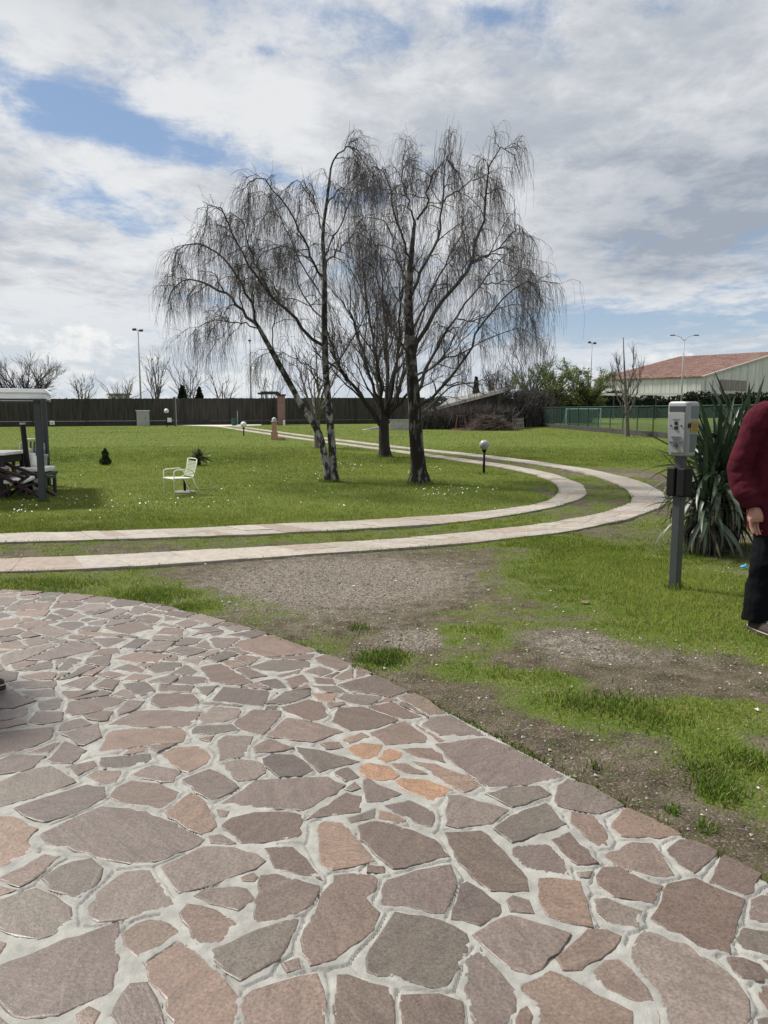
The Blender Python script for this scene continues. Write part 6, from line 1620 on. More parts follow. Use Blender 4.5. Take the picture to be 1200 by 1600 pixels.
# ------------------------------------------------------------------ warehouse and the low buildings
wA = np.array((62., 152.)); wL = np.array((-12.8, 14.4))*1.25; wG = np.array((27.4, 24.)); ze, zr = 7.8, 14.3
t_ = thing('warehouse', 'old warehouse with weathered white cladding and a rusty red roof', 'building', (*wA, 0))
B_ = wA+wL; Cg = wA+2*wG
q = MB(); cw = [wA, B_]; n = int(np.linalg.norm(wL)/.9)
nrm = np.array((-wL[1], wL[0])); nrm = nrm/np.linalg.norm(nrm)
if nrm[1] > 0: nrm = -nrm
me_w = None
for k in range(n):
    p = wA+wL*(k+.5)/n; q2 = MB(); q2.box((*p, ze/2), (np.linalg.norm(wL)/n*.96, .3+.05*(k % 2), ze), math.atan2(wL[1], wL[0])); q2.build('wall_panel', MT['cladding'], t_)
ng = 40; gd = wG/np.linalg.norm(wG); gl_ = 2*np.linalg.norm(wG)
for k in range(ng):
    s0, s1 = gl_*k/ng, gl_*(k+.97)/ng; hh = lambda s: ze+(zr-ze)*(1-abs(s/(gl_/2)-1))-.12
    o_ = np.array((gd[1], -gd[0]))*.05*(k % 2)
    p0, p1 = wA+gd*s0+o_, wA+gd*s1+o_; p2, p3 = p0-.3*np.array((gd[1], -gd[0])), p1-.3*np.array((gd[1], -gd[0]))
    mids = [s0, s1]
    V = [(*p0, 0), (*p1, 0), (*p1, hh(s1)), (*p0, hh(s0)), (*p2, 0), (*p3, 0), (*p3, hh(s1)), (*p2, hh(s0))]
    q2 = MB(); q2.add(V, [[0, 1, 2, 3], [5, 4, 7, 6], [0, 4, 5, 1], [3, 2, 6, 7], [0, 3, 7, 4], [1, 5, 6, 2]]); q2.build('gable_panel', MT['cladding'], t_)
for s0, s1, z0, z1 in ((7.8, 19.5, 5.4, 7.5), (4.6, 6.6, 5.2, 7.4), (1.5, 3.4, 5.2, 7.2)):
    o_ = np.array((gd[1], -gd[0])); q2 = MB(); q2.bar((*(wA+gd*s0+o_*.12), (z0+z1)/2), (*(wA+gd*s1+o_*.12), (z0+z1)/2), .1, z1-z0); w_ = q2.build('window_band', mat('dusty_glazing', (.20, .18, .155), .5, .25, .8) if s0 > 5 else MT['cladding'], t_)
    if s0 > 5:
        for s in np.arange(s0, s1, 1.15):
            q2 = MB(); q2.box((*(wA+gd*s+o_*.2), (z0+z1)/2), (.08, .08, z1-z0), math.atan2(gd[1], gd[0])); q2.build('mullion', MT['concrete'], w_)
q2 = MB(); ov = -gd*.5; lo = -wL/np.linalg.norm(wL)*.4
e0, e1 = np.array((*(wA+ov+lo), ze-.1)), np.array((*(B_+ov-lo), ze-.1)); r0_, r1_ = np.array((*(wA+wG+lo), zr)), np.array((*(B_+wG-lo), zr)); f0, f1 = np.array((*(Cg-ov+lo), ze-.1)), np.array((*(Cg+wL-ov-lo), ze-.1)); up_ = np.array((0, 0, .22))
q2.add([e0, e1, r1_, r0_, e0+up_, e1+up_, r1_+up_, r0_+up_], [[0, 1, 2, 3], [7, 6, 5, 4], [0, 4, 5, 1], [1, 5, 6, 2], [2, 6, 7, 3], [3, 7, 4, 0]]); q2.add([f0, f1, r1_, r0_, f0+up_, f1+up_, r1_+up_, r0_+up_], [[3, 2, 1, 0], [4, 5, 6, 7], [1, 5, 4, 0], [2, 6, 5, 1], [3, 7, 6, 2], [0, 4, 7, 3]])
rf = q2.build('roof', MT['roof'], t_)
for k in range(1, 26):
    f = k/26; a_, b_2 = e0+(e1-e0)*f+up_, r0_+(r1_-r0_)*f+up_; q2 = MB(); q2.bar(a_+(0, 0, .02), b_2+(0, 0, .02), .12, .1); q2.build('roof_rib', MT['roof'], rf)
q2 = MB(); q2.bar(e0+up_*.4+np.array((*lo, 0))*.1, r0_+up_*.4+np.array((*lo, 0))*.1, .2, .34); q2.build('verge_board', MT['verge'], rf)
# low canopy edge of white sheet on the far side of the playing field
b0 = np.array((37., 121., 0)); t_ = thing('field_canopy', 'long low canopy with a white fascia beyond the playing field', 'canopy', b0)
q = MB(); q.bar((29., 121., 3.75), (45.6, 119., 3.85), .25, .30); q.build('fascia', MT['white'], t_); q = MB(); q.add([(29., 121.2, 3.9), (45.6, 119.2, 4.0), (46., 123., 4.1), (29.2, 125., 4.0), (29., 121.2, 3.78), (45.6, 119.2, 3.88), (46., 123., 3.98), (29.2, 125., 3.88)], [[0, 1, 2, 3], [7, 6, 5, 4], [0, 4, 5, 1], [1, 5, 6, 2], [2, 6, 7, 3], [3, 7, 4, 0]]); q.build('roof', MT['shedroof'], t_)
for x in np.linspace(29.4, 45.2, 6):
    q = MB(); q.box((x, 121.4-.11*(x-29), 1.85), (.16, .16, 3.7)); q.build('post', MT['dark_metal'], t_)
# little pale house behind the fence
b0 = np.array((-46., 135., 0)); t_ = thing('pale_house', 'small pale flat-roofed house just visible over the fence', 'building', b0)
q = MB(); q.box(b0+(0, 0, 2.), (2.6, 3., 4.)); q.build('wall', MT['verge'], t_); q = MB(); q.box(b0+(0, 0, 4.1), (3.1, 3.6, .22)); q.build('roof', MT['shedroof'], t_); q = MB(); q.box(b0+(-.5, -1.52, 3.1), (.7, .06, .9)); q.build('window', MT['screen'], t_)
# lean-to shed
YSH = 60.; t_ = thing('lean_to_shed', 'low dark lean-to shed with a slanting grey roof and pale verge', 'shed', (at(735, 672, YSH)[0], YSH, 0))
FLp, FRp, BRp, BLp = at(684, 637, YSH), at(786, 609, YSH), at(806, 604, YSH+8), at(702, 622, YSH+8)
th_ = np.array((0, 0, -.16)); q = MB(); q.add([FLp, FRp, BRp, BLp, FLp+th_, FRp+th_, BRp+th_, BLp+th_], [[0, 1, 2, 3], [7, 6, 5, 4], [0, 4, 5, 1], [1, 5, 6, 2], [2, 6, 7, 3], [3, 7, 4, 0]]); rf = q.build('roof', MT['shedroof'], t_)
q = MB(); q.bar(FLp+(-.1, -.06, -.06), FRp+(.1, -.06, -.06), .07, .24); q.build('verge_board', MT['verge'], rf)
nb = 24
for k in range(nb):
    f0_, f1_ = k/nb, (k+.94)/nb; a0_, a1_ = FLp+(FRp-FLp)*f0_, FLp+(FRp-FLp)*f1_; yy = YSH+.35+.03*(k % 2)
    V = [(a0_[0], yy, 0), (a1_[0], yy, 0), (a1_[0], yy, a1_[2]-.17), (a0_[0], yy, a0_[2]-.17)]; V += [(a, b_+.03, c) for a, b_, c in V]
    q = MB(); q.add(V, [[0, 1, 2, 3], [7, 6, 5, 4], [0, 4, 5, 1], [1, 5, 6, 2], [2, 6, 7, 3], [3, 7, 4, 0]]); q.build('wall_board', MT['shedwall'], t_)
q = MB(); q.box((FRp[0]-.1, YSH+4, 1.35), (.15, 7.2, 2.5)); q.box(((FLp[0]+FRp[0])/2, YSH+7.4, .9), (FRp[0]-FLp[0]-.5, .15, 1.8)); q.build('back_wall', MT['shedwall'], t_)
b0 = gnd(626, 672); t_ = thing('concrete_wall', 'low grey concrete wall between the dark tree and the right birch', 'wall', b0); q = MB(); q.box(b0+(0, .1, .33), (1.55, .2, .76)); q.build('wall', MT['concrete'], t_, bevel=.01); q = MB(); q.box(b0+(0, .1, .73), (1.65, .28, .06)); q.build('coping', MT['concrete'], t_)
b0 = gnd(586, 671.5); q = MB(); q.add([b0+(-1., -.3, 0), b0+(.85, -.3, 0), b0+(.85, .6, 0), b0+(-1., .6, 0), b0+(-.8, -.25, .03), b0+(.8, -.25, .34), b0+(.8, .5, .34), b0+(-.8, .5, .03)], [[3, 2, 1, 0], [4, 5, 6, 7], [0, 1, 5, 4], [1, 2, 6, 5], [2, 3, 7, 6], [3, 0, 4, 7]]); o = q.build('ramp_slab', MT['concrete']); tag(o, 'small sloping concrete slab left of the low grey wall', 'slab')

# ------------------------------------------------------------------ playing-field side: net fence, goal, swing, pallet, brush
t_ = thing('net_fence', 'green windbreak net fence with dark posts on a low kerb, right of the lawn', 'fence', (14.2, 48, 0))
nA, nB = np.array((13.55, 73.)), np.array((15.1, 25.)); nd = (nB-nA); nl = np.linalg.norm(nd); nd /= nl
q = MB(); q.bar((*nA, .12), (*nB, .12), .22, .34); q.build('kerb', MT['darkwall'], t_)
for k, s in enumerate(np.arange(0, nl+.1, 2.4)):
    p = nA+nd*s; q = MB(); q.tube([(*p, 0), (*p, 1.72)], .032, 6); q.build('post', MT['greenpost'], t_)
m = 60; S_ = np.linspace(0, nl, m); V = np.array([(*(nA+nd*s+np.array((.04+.02*math.sin(s*2.6), 0))), z+.03*math.sin(s*2.6)*(z > 1)) for s in S_ for z in (.3, 1.66)]); k = np.arange(m-1)*2
link('net', mesh_from('net', V-np.array((14.2, 48, 0)), [np.stack([k, k+2, k+3, k+1], 1)], True, MT['net']), t_)
q = MB(); q.tube([(*nA, 1.66), (*nB, 1.66)], .018, 5); q.build('top_wire', MT['greenpost'], t_)
g0 = np.array((14.6, 62., 0)); t_ = thing('football_goal', 'pale green football goal with a teal net behind the fence', 'goal', g0)
gw, gh, gdp = 2.75, 1.52, 1.0
for x in (0, gw):
    q = MB(); q.tube([g0+(x, 0, 0), g0+(x, 0, gh)], .05, 8); q.build('post', MT['goal'], t_); q = MB(); q.tube([g0+(x, 0, gh), g0+(x, gdp, .02)], .03, 6); q.build('stay', MT['goal'], t_)
q = MB(); q.tube([g0+(-.05, 0, gh), g0+(gw+.05, 0, gh)], .05, 8); q.build('crossbar', MT['goal'], t_); q = MB(); q.tube([g0+(0, gdp, .05), g0+(gw, gdp, .05)], .04, 8); q.build('ground_bar', MT['goal'], t_)
V = np.array([(x, gdp*f, gh*(1-f)+.03) for x in np.linspace(0, gw, 8) for f in (0, .35, .7, 1)]); I = np.arange(32).reshape(8, 4)
link('net', mesh_from('net', V, [np.stack([I[:-1, :-1], I[1:, :-1], I[1:, 1:], I[:-1, 1:]], -1).reshape(-1, 4)], True, MT['goalnet']), t_)
b0 = gnd(720, 671); t_ = thing('garden_swing', 'small faded red swing frame beside the brush pile', 'swing', b0)
for s in (-.35, .35):
    for d_ in (-.4, .4):
        q = MB(); q.tube([b0+(s*1.25, d_, 0), b0+(s*.75, 0, 1.02)], .028, 6); q.build('leg', MT['pink'] if d_ > 0 else MT['red'], t_)
q = MB(); q.tube([b0+(-.36, 0, 1.02), b0+(.36, 0, 1.02)], .03, 6); q.build('top_bar', MT['red'], t_)
q = MB(); q.bar(b0+(-.7, -.4, .06), b0+(.75, -.4, .06), .12, .12); q.build('base_bar', MT['red'], t_); q = MB(); q.box(b0+(.1, 0, .3), (.42, .26, .05)); q.build('seat', MT['red'], t_)
for s in (-.08, .28):
    q = MB(); q.tube([b0+(s, 0, .3), b0+(s, 0, 1.0)], .012, 5); q.build('rope', MT['galv'], t_)
b0 = gnd(808, 669.5); t_ = thing('wooden_pallet', 'grey wooden pallet leaning beside the brush pile', 'pallet', b0, rotz=.15)
for k in range(7):
    q = MB(); q.box((-.48+k*.16, .02+.0, .40), (.10, .022, .82), rx=-.32); q.build('slat', MT['pallet'], t_, world=False)
for z in (.08, .4, .72):
    q = MB(); q.box((0, .06+(z-.4)*.33, z), (1.1, .08, .09), rx=-.32); q.build('bearer', MT['pallet'], t_, world=False)
b0 = gnd(765, 672.5); t_ = thing('brush_pile', 'heap of cut brown branches between the swing and the pallet', 'brush pile', b0)
n = 1500; c = np.c_[rng.normal(0, .75, n), rng.normal(0, .4, n)]; hgt = 1.05*np.exp(-(c[:, 0]/1.25)**4-(c[:, 1]/.9)**2); C3 = np.c_[c, hgt*rng.random(n)]
dd = unit(rng.normal(size=(n, 3))*np.array((1, .7, .45)))*rng.uniform(.2, .6, (n, 1)); P = np.stack([C3-dd, C3+rng.normal(0, .04, C3.shape), C3+dd], 1)+b0; P[..., 2] = np.maximum(P[..., 2], .02)
wood('branches', [((P, np.tile([.016, .013, .006], (n, 1))), 3)], mat('cut_brush', (.10, .075, .065), .9, .3, 3.), t_, kind='stuff')
q = MB(); q.ball(b0+(0, .1, .25), (1.1, .5, .45), 12, 6); q.build('heap_core', MT['shedwall'], t_)

# ------------------------------------------------------------------ small plants on the lawn
b0 = gnd(165, 727); t_ = thing('small_conifer', 'tiny dark columnar shrub on the lawn, left of the white chair', 'shrub', b0)
n = 1500; hh = rng.random(n); rr = .13*(1-hh**3)*np.sqrt(rng.random(n)); a = rng.uniform(0, 2*PI, n); leaves('foliage', b0+np.c_[rr*np.cos(a)*(1+.3*np.sin(hh*9)), rr*np.sin(a), hh*.42+.02], .035, [(.035, .052, .026), (.055, .07, .034), (.022, .032, .018)], t_)
q = MB(); q.tube([b0, b0+(0, 0, .38)], [.03, .01], 6); q.build('stem', MT['bark'], t_)
b0 = gnd(311, 727); t_ = thing('small_yucca', 'small spiky tufted plant on the lawn behind the white chair', 'plant', b0)
n = 110; a = rng.uniform(0, 2*PI, n); e = rng.uniform(-.7, 1.45, n); ln = rng.uniform(.2, .36, n); d = np.c_[np.cos(a)*np.cos(e), np.sin(a)*np.cos(e), np.sin(e)]
s0 = b0+np.array((0, 0, .2)); P = np.stack([np.tile(s0, (n, 1)), s0+d*ln[:, None]*.6, s0+d*ln[:, None]-np.c_[0*a, 0*a, .10*ln]], 1); P[..., 2] = np.maximum(P[..., 2], .01)
wood('leaves', [((P, np.tile([.008, .011, .002], (n, 1))), 3)], mat('dull_green_leaf', (.055, .065, .028), .6, .4, 12.), t_, kind='stuff'); q = MB(); q.tube([b0, b0+(0, 0, .24)], [.055, .04], 8); q.build('stem', MT['bark'], t_)

# ------------------------------------------------------------------ white wire armchair and the parasol foot behind it
b0 = gnd(284, 773); t_ = thing('garden_armchair', 'cream white metal armchair with a slatted back, alone on the lawn', 'chair', b0, rotz=R(42))
k_ = .665
def S(*p): return np.array(p)*k_
for s in (-1, 1):
    q = MB(); q.tube([S(-.36, s*.29, 0), S(-.35, s*.29, .46), S(-.34, s*.29, .64), S(-.28, s*.29, .67), S(.10, s*.29, .68), S(.22, s*.27, .58), S(.26, s*.25, .48)], .0095, 8); q.build('front_leg', MT['wchair'], t_, smooth=True, world=False)
    q = MB(); q.tube([S(.20, s*.25, .44), S(.30, s*.26, .2), S(.42, s*.27, 0)], .0095, 8); q.build('rear_leg', MT['wchair'], t_, smooth=True, world=False)
    q = MB(); q.tube([S(-.34, s*.26, .46), S(.1, s*.25, .44), S(.22, s*.25, .48), S(.30, s*.25, .70), S(.34, s*.25, .92)], .009, 8); q.build('side_rail', MT['wchair'], t_, smooth=True, world=False)
q = MB(); q.tube([S(.34, -.25, .92), S(.345, -.1, .94), S(.345, .1, .94), S(.34, .25, .92)], .009, 8); q.build('top_rail', MT['wchair'], t_, smooth=True, world=False)
for k in range(11):
    f = k/11; x = .225+.11*f+.02*f*(1-f); z = .50+.40*f; q = MB(); q.bar(S(x, -.245, z), S(x, .245, z), .004, .014); q.build('back_slat', MT['wchair'], t_, world=False)
for k in range(11):
    x = -.33+k*.05; z = .462-.018*min(k, 8)/8; q = MB(); q.bar(S(x, -.255, z), S(x, .255, z), .02, .005); q.build('seat_slat', MT['wchair'], t_, world=False)
q = MB(); q.tube([S(-.36, -.29, .45), S(-.36, .29, .45)], .008, 6); q.build('front_bar', MT['wchair'], t_, world=False)
b0 = gnd(289, 770); t_ = thing('concrete_parasol_stand', 'round concrete parasol foot with a short dark tube, behind the white armchair', 'parasol stand', b0); x, y = b0[:2]
q = MB(); q.oval([(x, y, -.02, .19, .19), (x, y, .02, .19, .19), (x, y, .035, .16, .16)], 24); q.build('foot', mat('dark_concrete_foot', (.15, .15, .14), .9, .2, 9.), t_); q = MB(); q.tube([(x, y, .04), (x, y, .33)], .024, 10); q.build('tube', MT['black'], t_, smooth=True); q = MB(); q.box((x+.03, y-.01, .3), (.05, .02, .02)); q.build('clamp_screw', MT['galv'], t_)
b0 = gnd(324, 767.5); q = MB(); q.bar(b0+(-.14, 0, .035), b0+(.15, .03, .045), .03, .018); o = q.build('wood_lath', MT['straw']); tag(o, 'thin pale lath lying on the grass right of the white armchair', 'lath')

# ------------------------------------------------------------------ gazebo with the furniture under it
p0 = np.array((-5.44, 12.25, 0)); t_ = thing('gazebo', 'gazebo with a white canopy roof and dark grey posts at the left edge', 'gazebo', p0, rotz=R(21.8))
gz_w = p0; p0 = np.zeros(3)
for sx in (0, -2.9):
    for sy in (0, 2.9):
        c = p0+(sx, sy, 0); ix, iy = (-1 if sx == 0 else 1), (1 if sy == 0 else -1)
        q = MB(); q.box(c+(ix*.045, 0, .82), (.09, .03, 1.70)); q.box(c+(.0, iy*.06, .82), (.032, .10, 1.70)); q.build('post', MT['dark_metal'], t_, world=False)
        q = MB(); q.box(c+(0, .02*iy, .01), (.14, .14, .02)); q.build('foot_plate', MT['dark_metal'], t_, world=False)
x0, x1, y0, y1 = p0[0]-3.05, p0[0]+.08, p0[1]-.08, p0[1]+3.05
for (a, b_), nm in ((((x0, y0), (x1, y0)), 'front'), (((x1, y0), (x1, y1)), 's'), (((x1, y1), (x0, y1)), 'b'), (((x0, y1), (x0, y0)), 'l')):
    fs = np.linspace(0, 1, 25); a3, b3 = np.array(a), np.array(b_); nn = np.array((-(b3-a3)[1], (b3-a3)[0]))/3.1
    V = np.array([(*(a3+(b3-a3)*f+nn*(.012*math.sin(f*23)*w_)), z) for f in fs for z, w_ in ((1.79, 0), (1.71, .5), (1.635+.006*math.sin(f*17), 1.))]); I = np.arange(75).reshape(25, 3)
    link('valance', mesh_from('valance', V, [np.stack([I[:-1, :-1], I[1:, :-1], I[1:, 1:], I[:-1, 1:]], -1).reshape(-1, 4)], True, MT['canopy']), t_)
    q = MB(); q.bar((*a, 1.625), (*b_, 1.625), .03, .03); q.build('beam', MT['dark_metal'], t_, world=False)
    q = MB(); q.bar((*a, 1.735), (*b_, 1.735), .034, .012); q.build('seam', MT['white'], t_, world=False)
cx_, cy_ = (x0+x1)/2, (y0+y1)/2
q = MB(); q.add([(x0-.02, y0-.02, 1.79), (x1+.02, y0-.02, 1.79), (x1+.02, y1+.02, 1.79), (x0-.02, y1+.02, 1.79), (cx_, cy_, 1.84)], [[0, 1, 4], [1, 2, 4], [2, 3, 4], [3, 0, 4]]); q.build('roof', MT['canopy'], t_, world=False)
q = MB(); q.bar(p0+(-.1, .1, .41), p0+(.17, -.02, .40), .035, .035); q.build('arm_rest_bar', MT['dark_metal'], t_, world=False)
# parasol pole
b0 = np.array((-6.15, 13.3, 0)); t_ = thing('parasol_pole', 'dark closed parasol pole with a light cap under the gazebo', 'pole', b0); q = MB(); q.tube([b0, b0+(-.07, 0, 1.22)], .045, 10); q.build('pole', MT['black'], t_, smooth=True); q = MB(); q.tube([b0+(-.07, 0, 1.215), b0+(-.071, 0, 1.25)], .048, 10); q.build('cap', MT['galv'], t_)
# table
b0 = np.array((-6.95, 13.25, 0)); t_ = thing('garden_table', 'dark garden table with a white top under the gazebo', 'table', b0)
q = MB(); q.box(b0+(0, 0, .735), (1.25, .85, .05)); q.build('table_top', MT['white'], t_, bevel=.01); q = MB(); q.box(b0+(0, -.36, .64), (1.12, .03, .13)); q.box(b0+(0, .36, .64), (1.12, .03, .13)); q.box(b0+(.54, 0, .64), (.03, .7, .13)); q.build('apron', MT['darkwood'], t_)
for sx in (-.54, .54):
    for sy in (-.36, .36): q = MB(); q.box(b0+(sx, sy, .35), (.07, .07, .7)); q.build('leg', MT['darkwood'], t_)
q = MB(); q.box(b0+(0, -.05, .30), (1.1, .6, .03)); q.build('shelf', MT['darkwood'], t_)
# plastic chairs behind the table
def pchair(b0, rz, label, mt):
    t_ = thing('plastic_chair', label, 'chair', b0, rz, 'plastic chairs under the gazebo')
    q = MB(); q.box((0, 0, .42), (.44, .42, .03)); q.build('seat', mt, t_, world=False, bevel=.01)
    for sx in (-.2, .2):
        for sy in (-.19, .2): q = MB(); q.bar((sx, sy, .42), (sx*1.15, sy*1.15, 0), .045); q.build('leg', mt, t_, world=False)
        q = MB(); q.tube([(sx*1.15, -.19, .42), (sx*1.2, -.2, .64), (sx*1.2, .1, .65), (sx*1.1, .22, .62)], .018, 6); q.build('arm', mt, t_, world=False, smooth=True)
    for k in range(6): q = MB(); q.bar((-.16+k*.064, .2, .46), (-.17+k*.068, .29, .86), .034, .014); q.build('back_slat', mt, t_, world=False)
    q = MB(); q.tube([(-.22, .2, .43), (-.22, .28, .8), (-.14, .3, .9), (.14, .3, .9), (.22, .28, .8), (.22, .2, .43)], .017, 6); q.build('back_frame', MT['pvcgrey'], t_, world=False, smooth=True)
pchair(np.array((-7.1, 14.05, 0)), R(170), 'dark slatted plastic chair behind the white-topped table', MT['blackgreen'])
pchair(np.array((-6.75, 14.6, 0)), R(8), 'dark slatted plastic chair farthest back under the gazebo', MT['blackgreen'])
# maroon folding deck chair
b0 = np.array((-6.1, 12.75, 0)); t_ = thing('deck_chair', 'folded-down maroon wooden deck chair leaning by the gazebo post', 'deck chair', b0)
for sy in (-.24, .24):
    q = MB(); q.bar(b0+(-.75, sy, .74), b0+(.22, sy, .36), .035, .05); q.build('arm', MT['maroon'], t_); q = MB(); q.bar(b0+(-.18, sy, .42), b0+(.50, sy, .02), .035, .05); q.build('leg', MT['maroon'], t_); q = MB(); q.bar(b0+(.30, sy, .40), b0+(-.30, sy, .02), .035, .05); q.build('leg', MT['maroon'], t_)
for f in (.15, .4, .65, .9): q = MB(); q.bar(b0+(-.18+.68*f*.9, -.26, .44-.36*f*.9), b0+(-.18+.68*f*.9, .26, .44-.36*f*.9), .05, .02); q.build('slat', MT['maroon'], t_)
q = MB(); q.bar(b0+(-.76, -.24, .745), b0+(-.52, -.24, .66), .05, .035); q.build('arm_tip', MT['white'], t_)
q = MB(); q.box(b0+(.03, 0, .31), (.34, .44, .06), rx=.1); q.build('cushion', MT['white'], t_, bevel=.02)
# bench with a pale seat, bucket with balls, bag, pot
b0 = np.array((-6.1, 13.45, 0)); t_ = thing('low_bench', 'low bench with a pale seat cushion behind the gazebo post', 'bench', b0); q = MB(); q.box(b0+(0, 0, .44), (.5, .45, .08)); q.build('seat', MT['white'], t_, bevel=.02); q = MB(); q.box(b0+(0, 0, .36), (.54, .49, .05)); q.build('frame', MT['dark_metal'], t_)
for sx in (-.23, .23):
    for sy in (-.19, .19): q = MB(); q.box(b0+(sx, sy, .17), (.05, .05, .35)); q.build('leg', MT['dark_metal'], t_)
b0 = np.array((-6.5, 14.3, 0)); t_ = thing('storage_tub', 'tall grey plastic tub under the gazebo', 'tub', b0); q = MB(); q.oval([(b0[0], b0[1], 0, .18, .18), (b0[0], b0[1], .62, .22, .22)]); q.build('tub', MT['pvcgrey'], t_); q = MB(); q.oval([(b0[0], b0[1], .6, .235, .235), (b0[0], b0[1], .64, .235, .235)]); q.build('rim', MT['pvcgrey'], t_)
def ball(p, r, m_, label): q = MB(); q.ball(p, r, 16, 12); tag(q.build('play_ball', m_, None, smooth=True), label, 'ball', 'balls in the tub')
ball((b0[0]+.12, b0[1]-.05, .70), .085, MT['blue'], 'blue ball on the grey tub under the gazebo'); ball((b0[0]-.10, b0[1]-.03, .69), .085, mat('pale_green_plastic', (.42, .50, .28), .5, .1), 'pale green ball on the grey tub under the gazebo')
b0 = np.array((-6.12, 13.42, .48)); q = MB(); q.oval([(b0[0], b0[1], b0[2], .10, .08), (b0[0]+.01, b0[1], b0[2]+.05, .13, .1), (b0[0], b0[1]+.01, b0[2]+.13, .10, .08), (b0[0]-.02, b0[1], b0[2]+.2, .05, .04), (b0[0]-.03, b0[1], b0[2]+.24, .07, .03)], 12); tag(q.build('plastic_bag', MT['white'], None, smooth=True), 'crumpled white plastic bag on the low bench', 'bag')
b0 = np.array((-6.55, 12.72, 0)); t_ = thing('side_table', 'small dark side table beside the deck chair', 'table', b0); q = MB(); q.box(b0+(0, 0, .50), (.5, .4, .03)); q.build('table_top', MT['galv'], t_)
for sx in (-.22, .22):
    for sy in (-.17, .17): q = MB(); q.box(b0+(sx, sy, .245), (.035, .035, .49)); q.build('leg', MT['darkwood'], t_)
b0 = np.array((-6.68, 12.95, 0)); t_ = thing('plant_pot', 'orange plastic pot under the side table', 'pot', b0); q = MB(); q.oval([(b0[0], b0[1], 0, .10, .10), (b0[0], b0[1], .2, .13, .13)]); q.build('pot', MT['orange'], t_, smooth=False); q = MB(); q.oval([(b0[0], b0[1], .19, .14, .14), (b0[0], b0[1], .225, .14, .14)]); q.build('rim', MT['orange'], t_)

# ------------------------------------------------------------------ power column on the right
b0 = gnd(1054, 918); t_ = thing('power_column', 'grey electricity meter head with socket boxes on a dark square post', 'power column', b0, rotz=R(-54))
q = MB(); q.box((0, 0, .55), (.072, .072, 1.14)); q.build('post', MT['dark_metal'], t_, world=False, bevel=.006)
q = MB(); q.box((0, 0, .012), (.10, .10, .016)); q.build('base_plate', MT['darkwall'], t_, world=False, bevel=.004)
for s in (-1, 1): q = MB(); q.box((s*.0465, -.008, .885), (.078, .115, .235)); q.build('socket_box', MT['black'], t_, world=False, bevel=.012)
def rrect(w, d, z, y=0., r=.03, n=5):
    out = []
    for cx, cy, a0 in ((w/2-r, d/2-r, 0), (-w/2+r, d/2-r, 90), (-w/2+r, -d/2+r, 180), (w/2-r, -d/2+r, 270)):
        for k in range(n): a = R(a0+90*k/(n-1)); out.append((cx+r*math.cos(a), y+cy+r*math.sin(a), z))
    return np.array(out)
q = MB(); q.loft([rrect(.150, .120, 1.095, .01), rrect(.168, .135, 1.105, .008), rrect(.180, .155, 1.2, .004), rrect(.190, .172, 1.36), rrect(.190, .175, 1.5), rrect(.186, .17, 1.522), rrect(.165, .15, 1.534)]); hd = q.build('meter_case', MT['casegrey'], t_, world=False, bevel=.003)
q = MB(); q.loft([rrect(.135, .012, 1.125, -.070, .005), rrect(.15, .012, 1.25, -.082, .005), rrect(.152, .012, 1.40, -.090, .005), rrect(.148, .012, 1.435, -.091, .005), rrect(.11, .012, 1.447, -.091, .005)]); q.build('front_panel', MT['casegrey'], hd, world=False, bevel=.002)
q = MB(); q.loft([rrect(.140, .01, 1.455, -.088, .004), rrect(.142, .01, 1.497, -.088, .004)]); q.build('display_window', MT['screen'], hd, world=False)
for z in (1.325, 1.362): q = MB(); q.box((0, -.0925, z), (.028, .014, .026)); q.build('button', MT['black'], hd, world=False, bevel=.003)
q = MB(); q.tube([(0, -.075, 1.185), (0, -.095, 1.185)], .016, 14); q.build('knob', MT['screen'], hd, world=False)
for x in (-.045, .048): q = MB(); q.tube([(x, -.085, 1.342), (x, -.0995, 1.342)], .006, 10); q.build('screw', MT['black'], hd, world=False)
for z, w_ in ((1.395, .07), (1.385, .05), (1.255, .09), (1.235, .06), (1.165, .03)): q = MB(); q.box((0, -.0925+.0*(z), z), (w_, .009, .0032)); q.build('print_line', MT['caseblue'], hd, world=False)
q = MB(); q.box((.0, -.088, 1.215), (.13, .014, .004)); q.build('panel_seam', MT['caseblue'], hd, world=False)
q = MB(); q.loft([rrect(.006, .10, 1.40, .012, .002), rrect(.006, .115, 1.50, .012, .002)]); V = q.V[0]; V[:, 0] += .0945; q.build('side_window', MT['caseblue'], hd, world=False)
q = MB(); q.box((.0945, .012, 1.335), (.006, .105, .085)); q.build('yellow_label', MT['yellow'], hd, world=False)
for k in range(3): q = MB(); q.box((.0982, .012, 1.355-.02*k), (.002, .07, .006)); q.build('label_print', MT['caseblue'], hd, world=False)
q = MB(); q.loft([rrect(.006, .075, 1.13, .012, .002), rrect(.006, .10, 1.275, .012, .002)]); V = q.V[0]; V[:, 0] += .084+(V[:, 2]-1.13)*.055; q.build('side_panel', MT['caseblue'], hd, world=False)
q = MB(); q.box((.096, -.055, 1.345), (.008, .03, .035)); q.build('latch', MT['black'], hd, world=False)

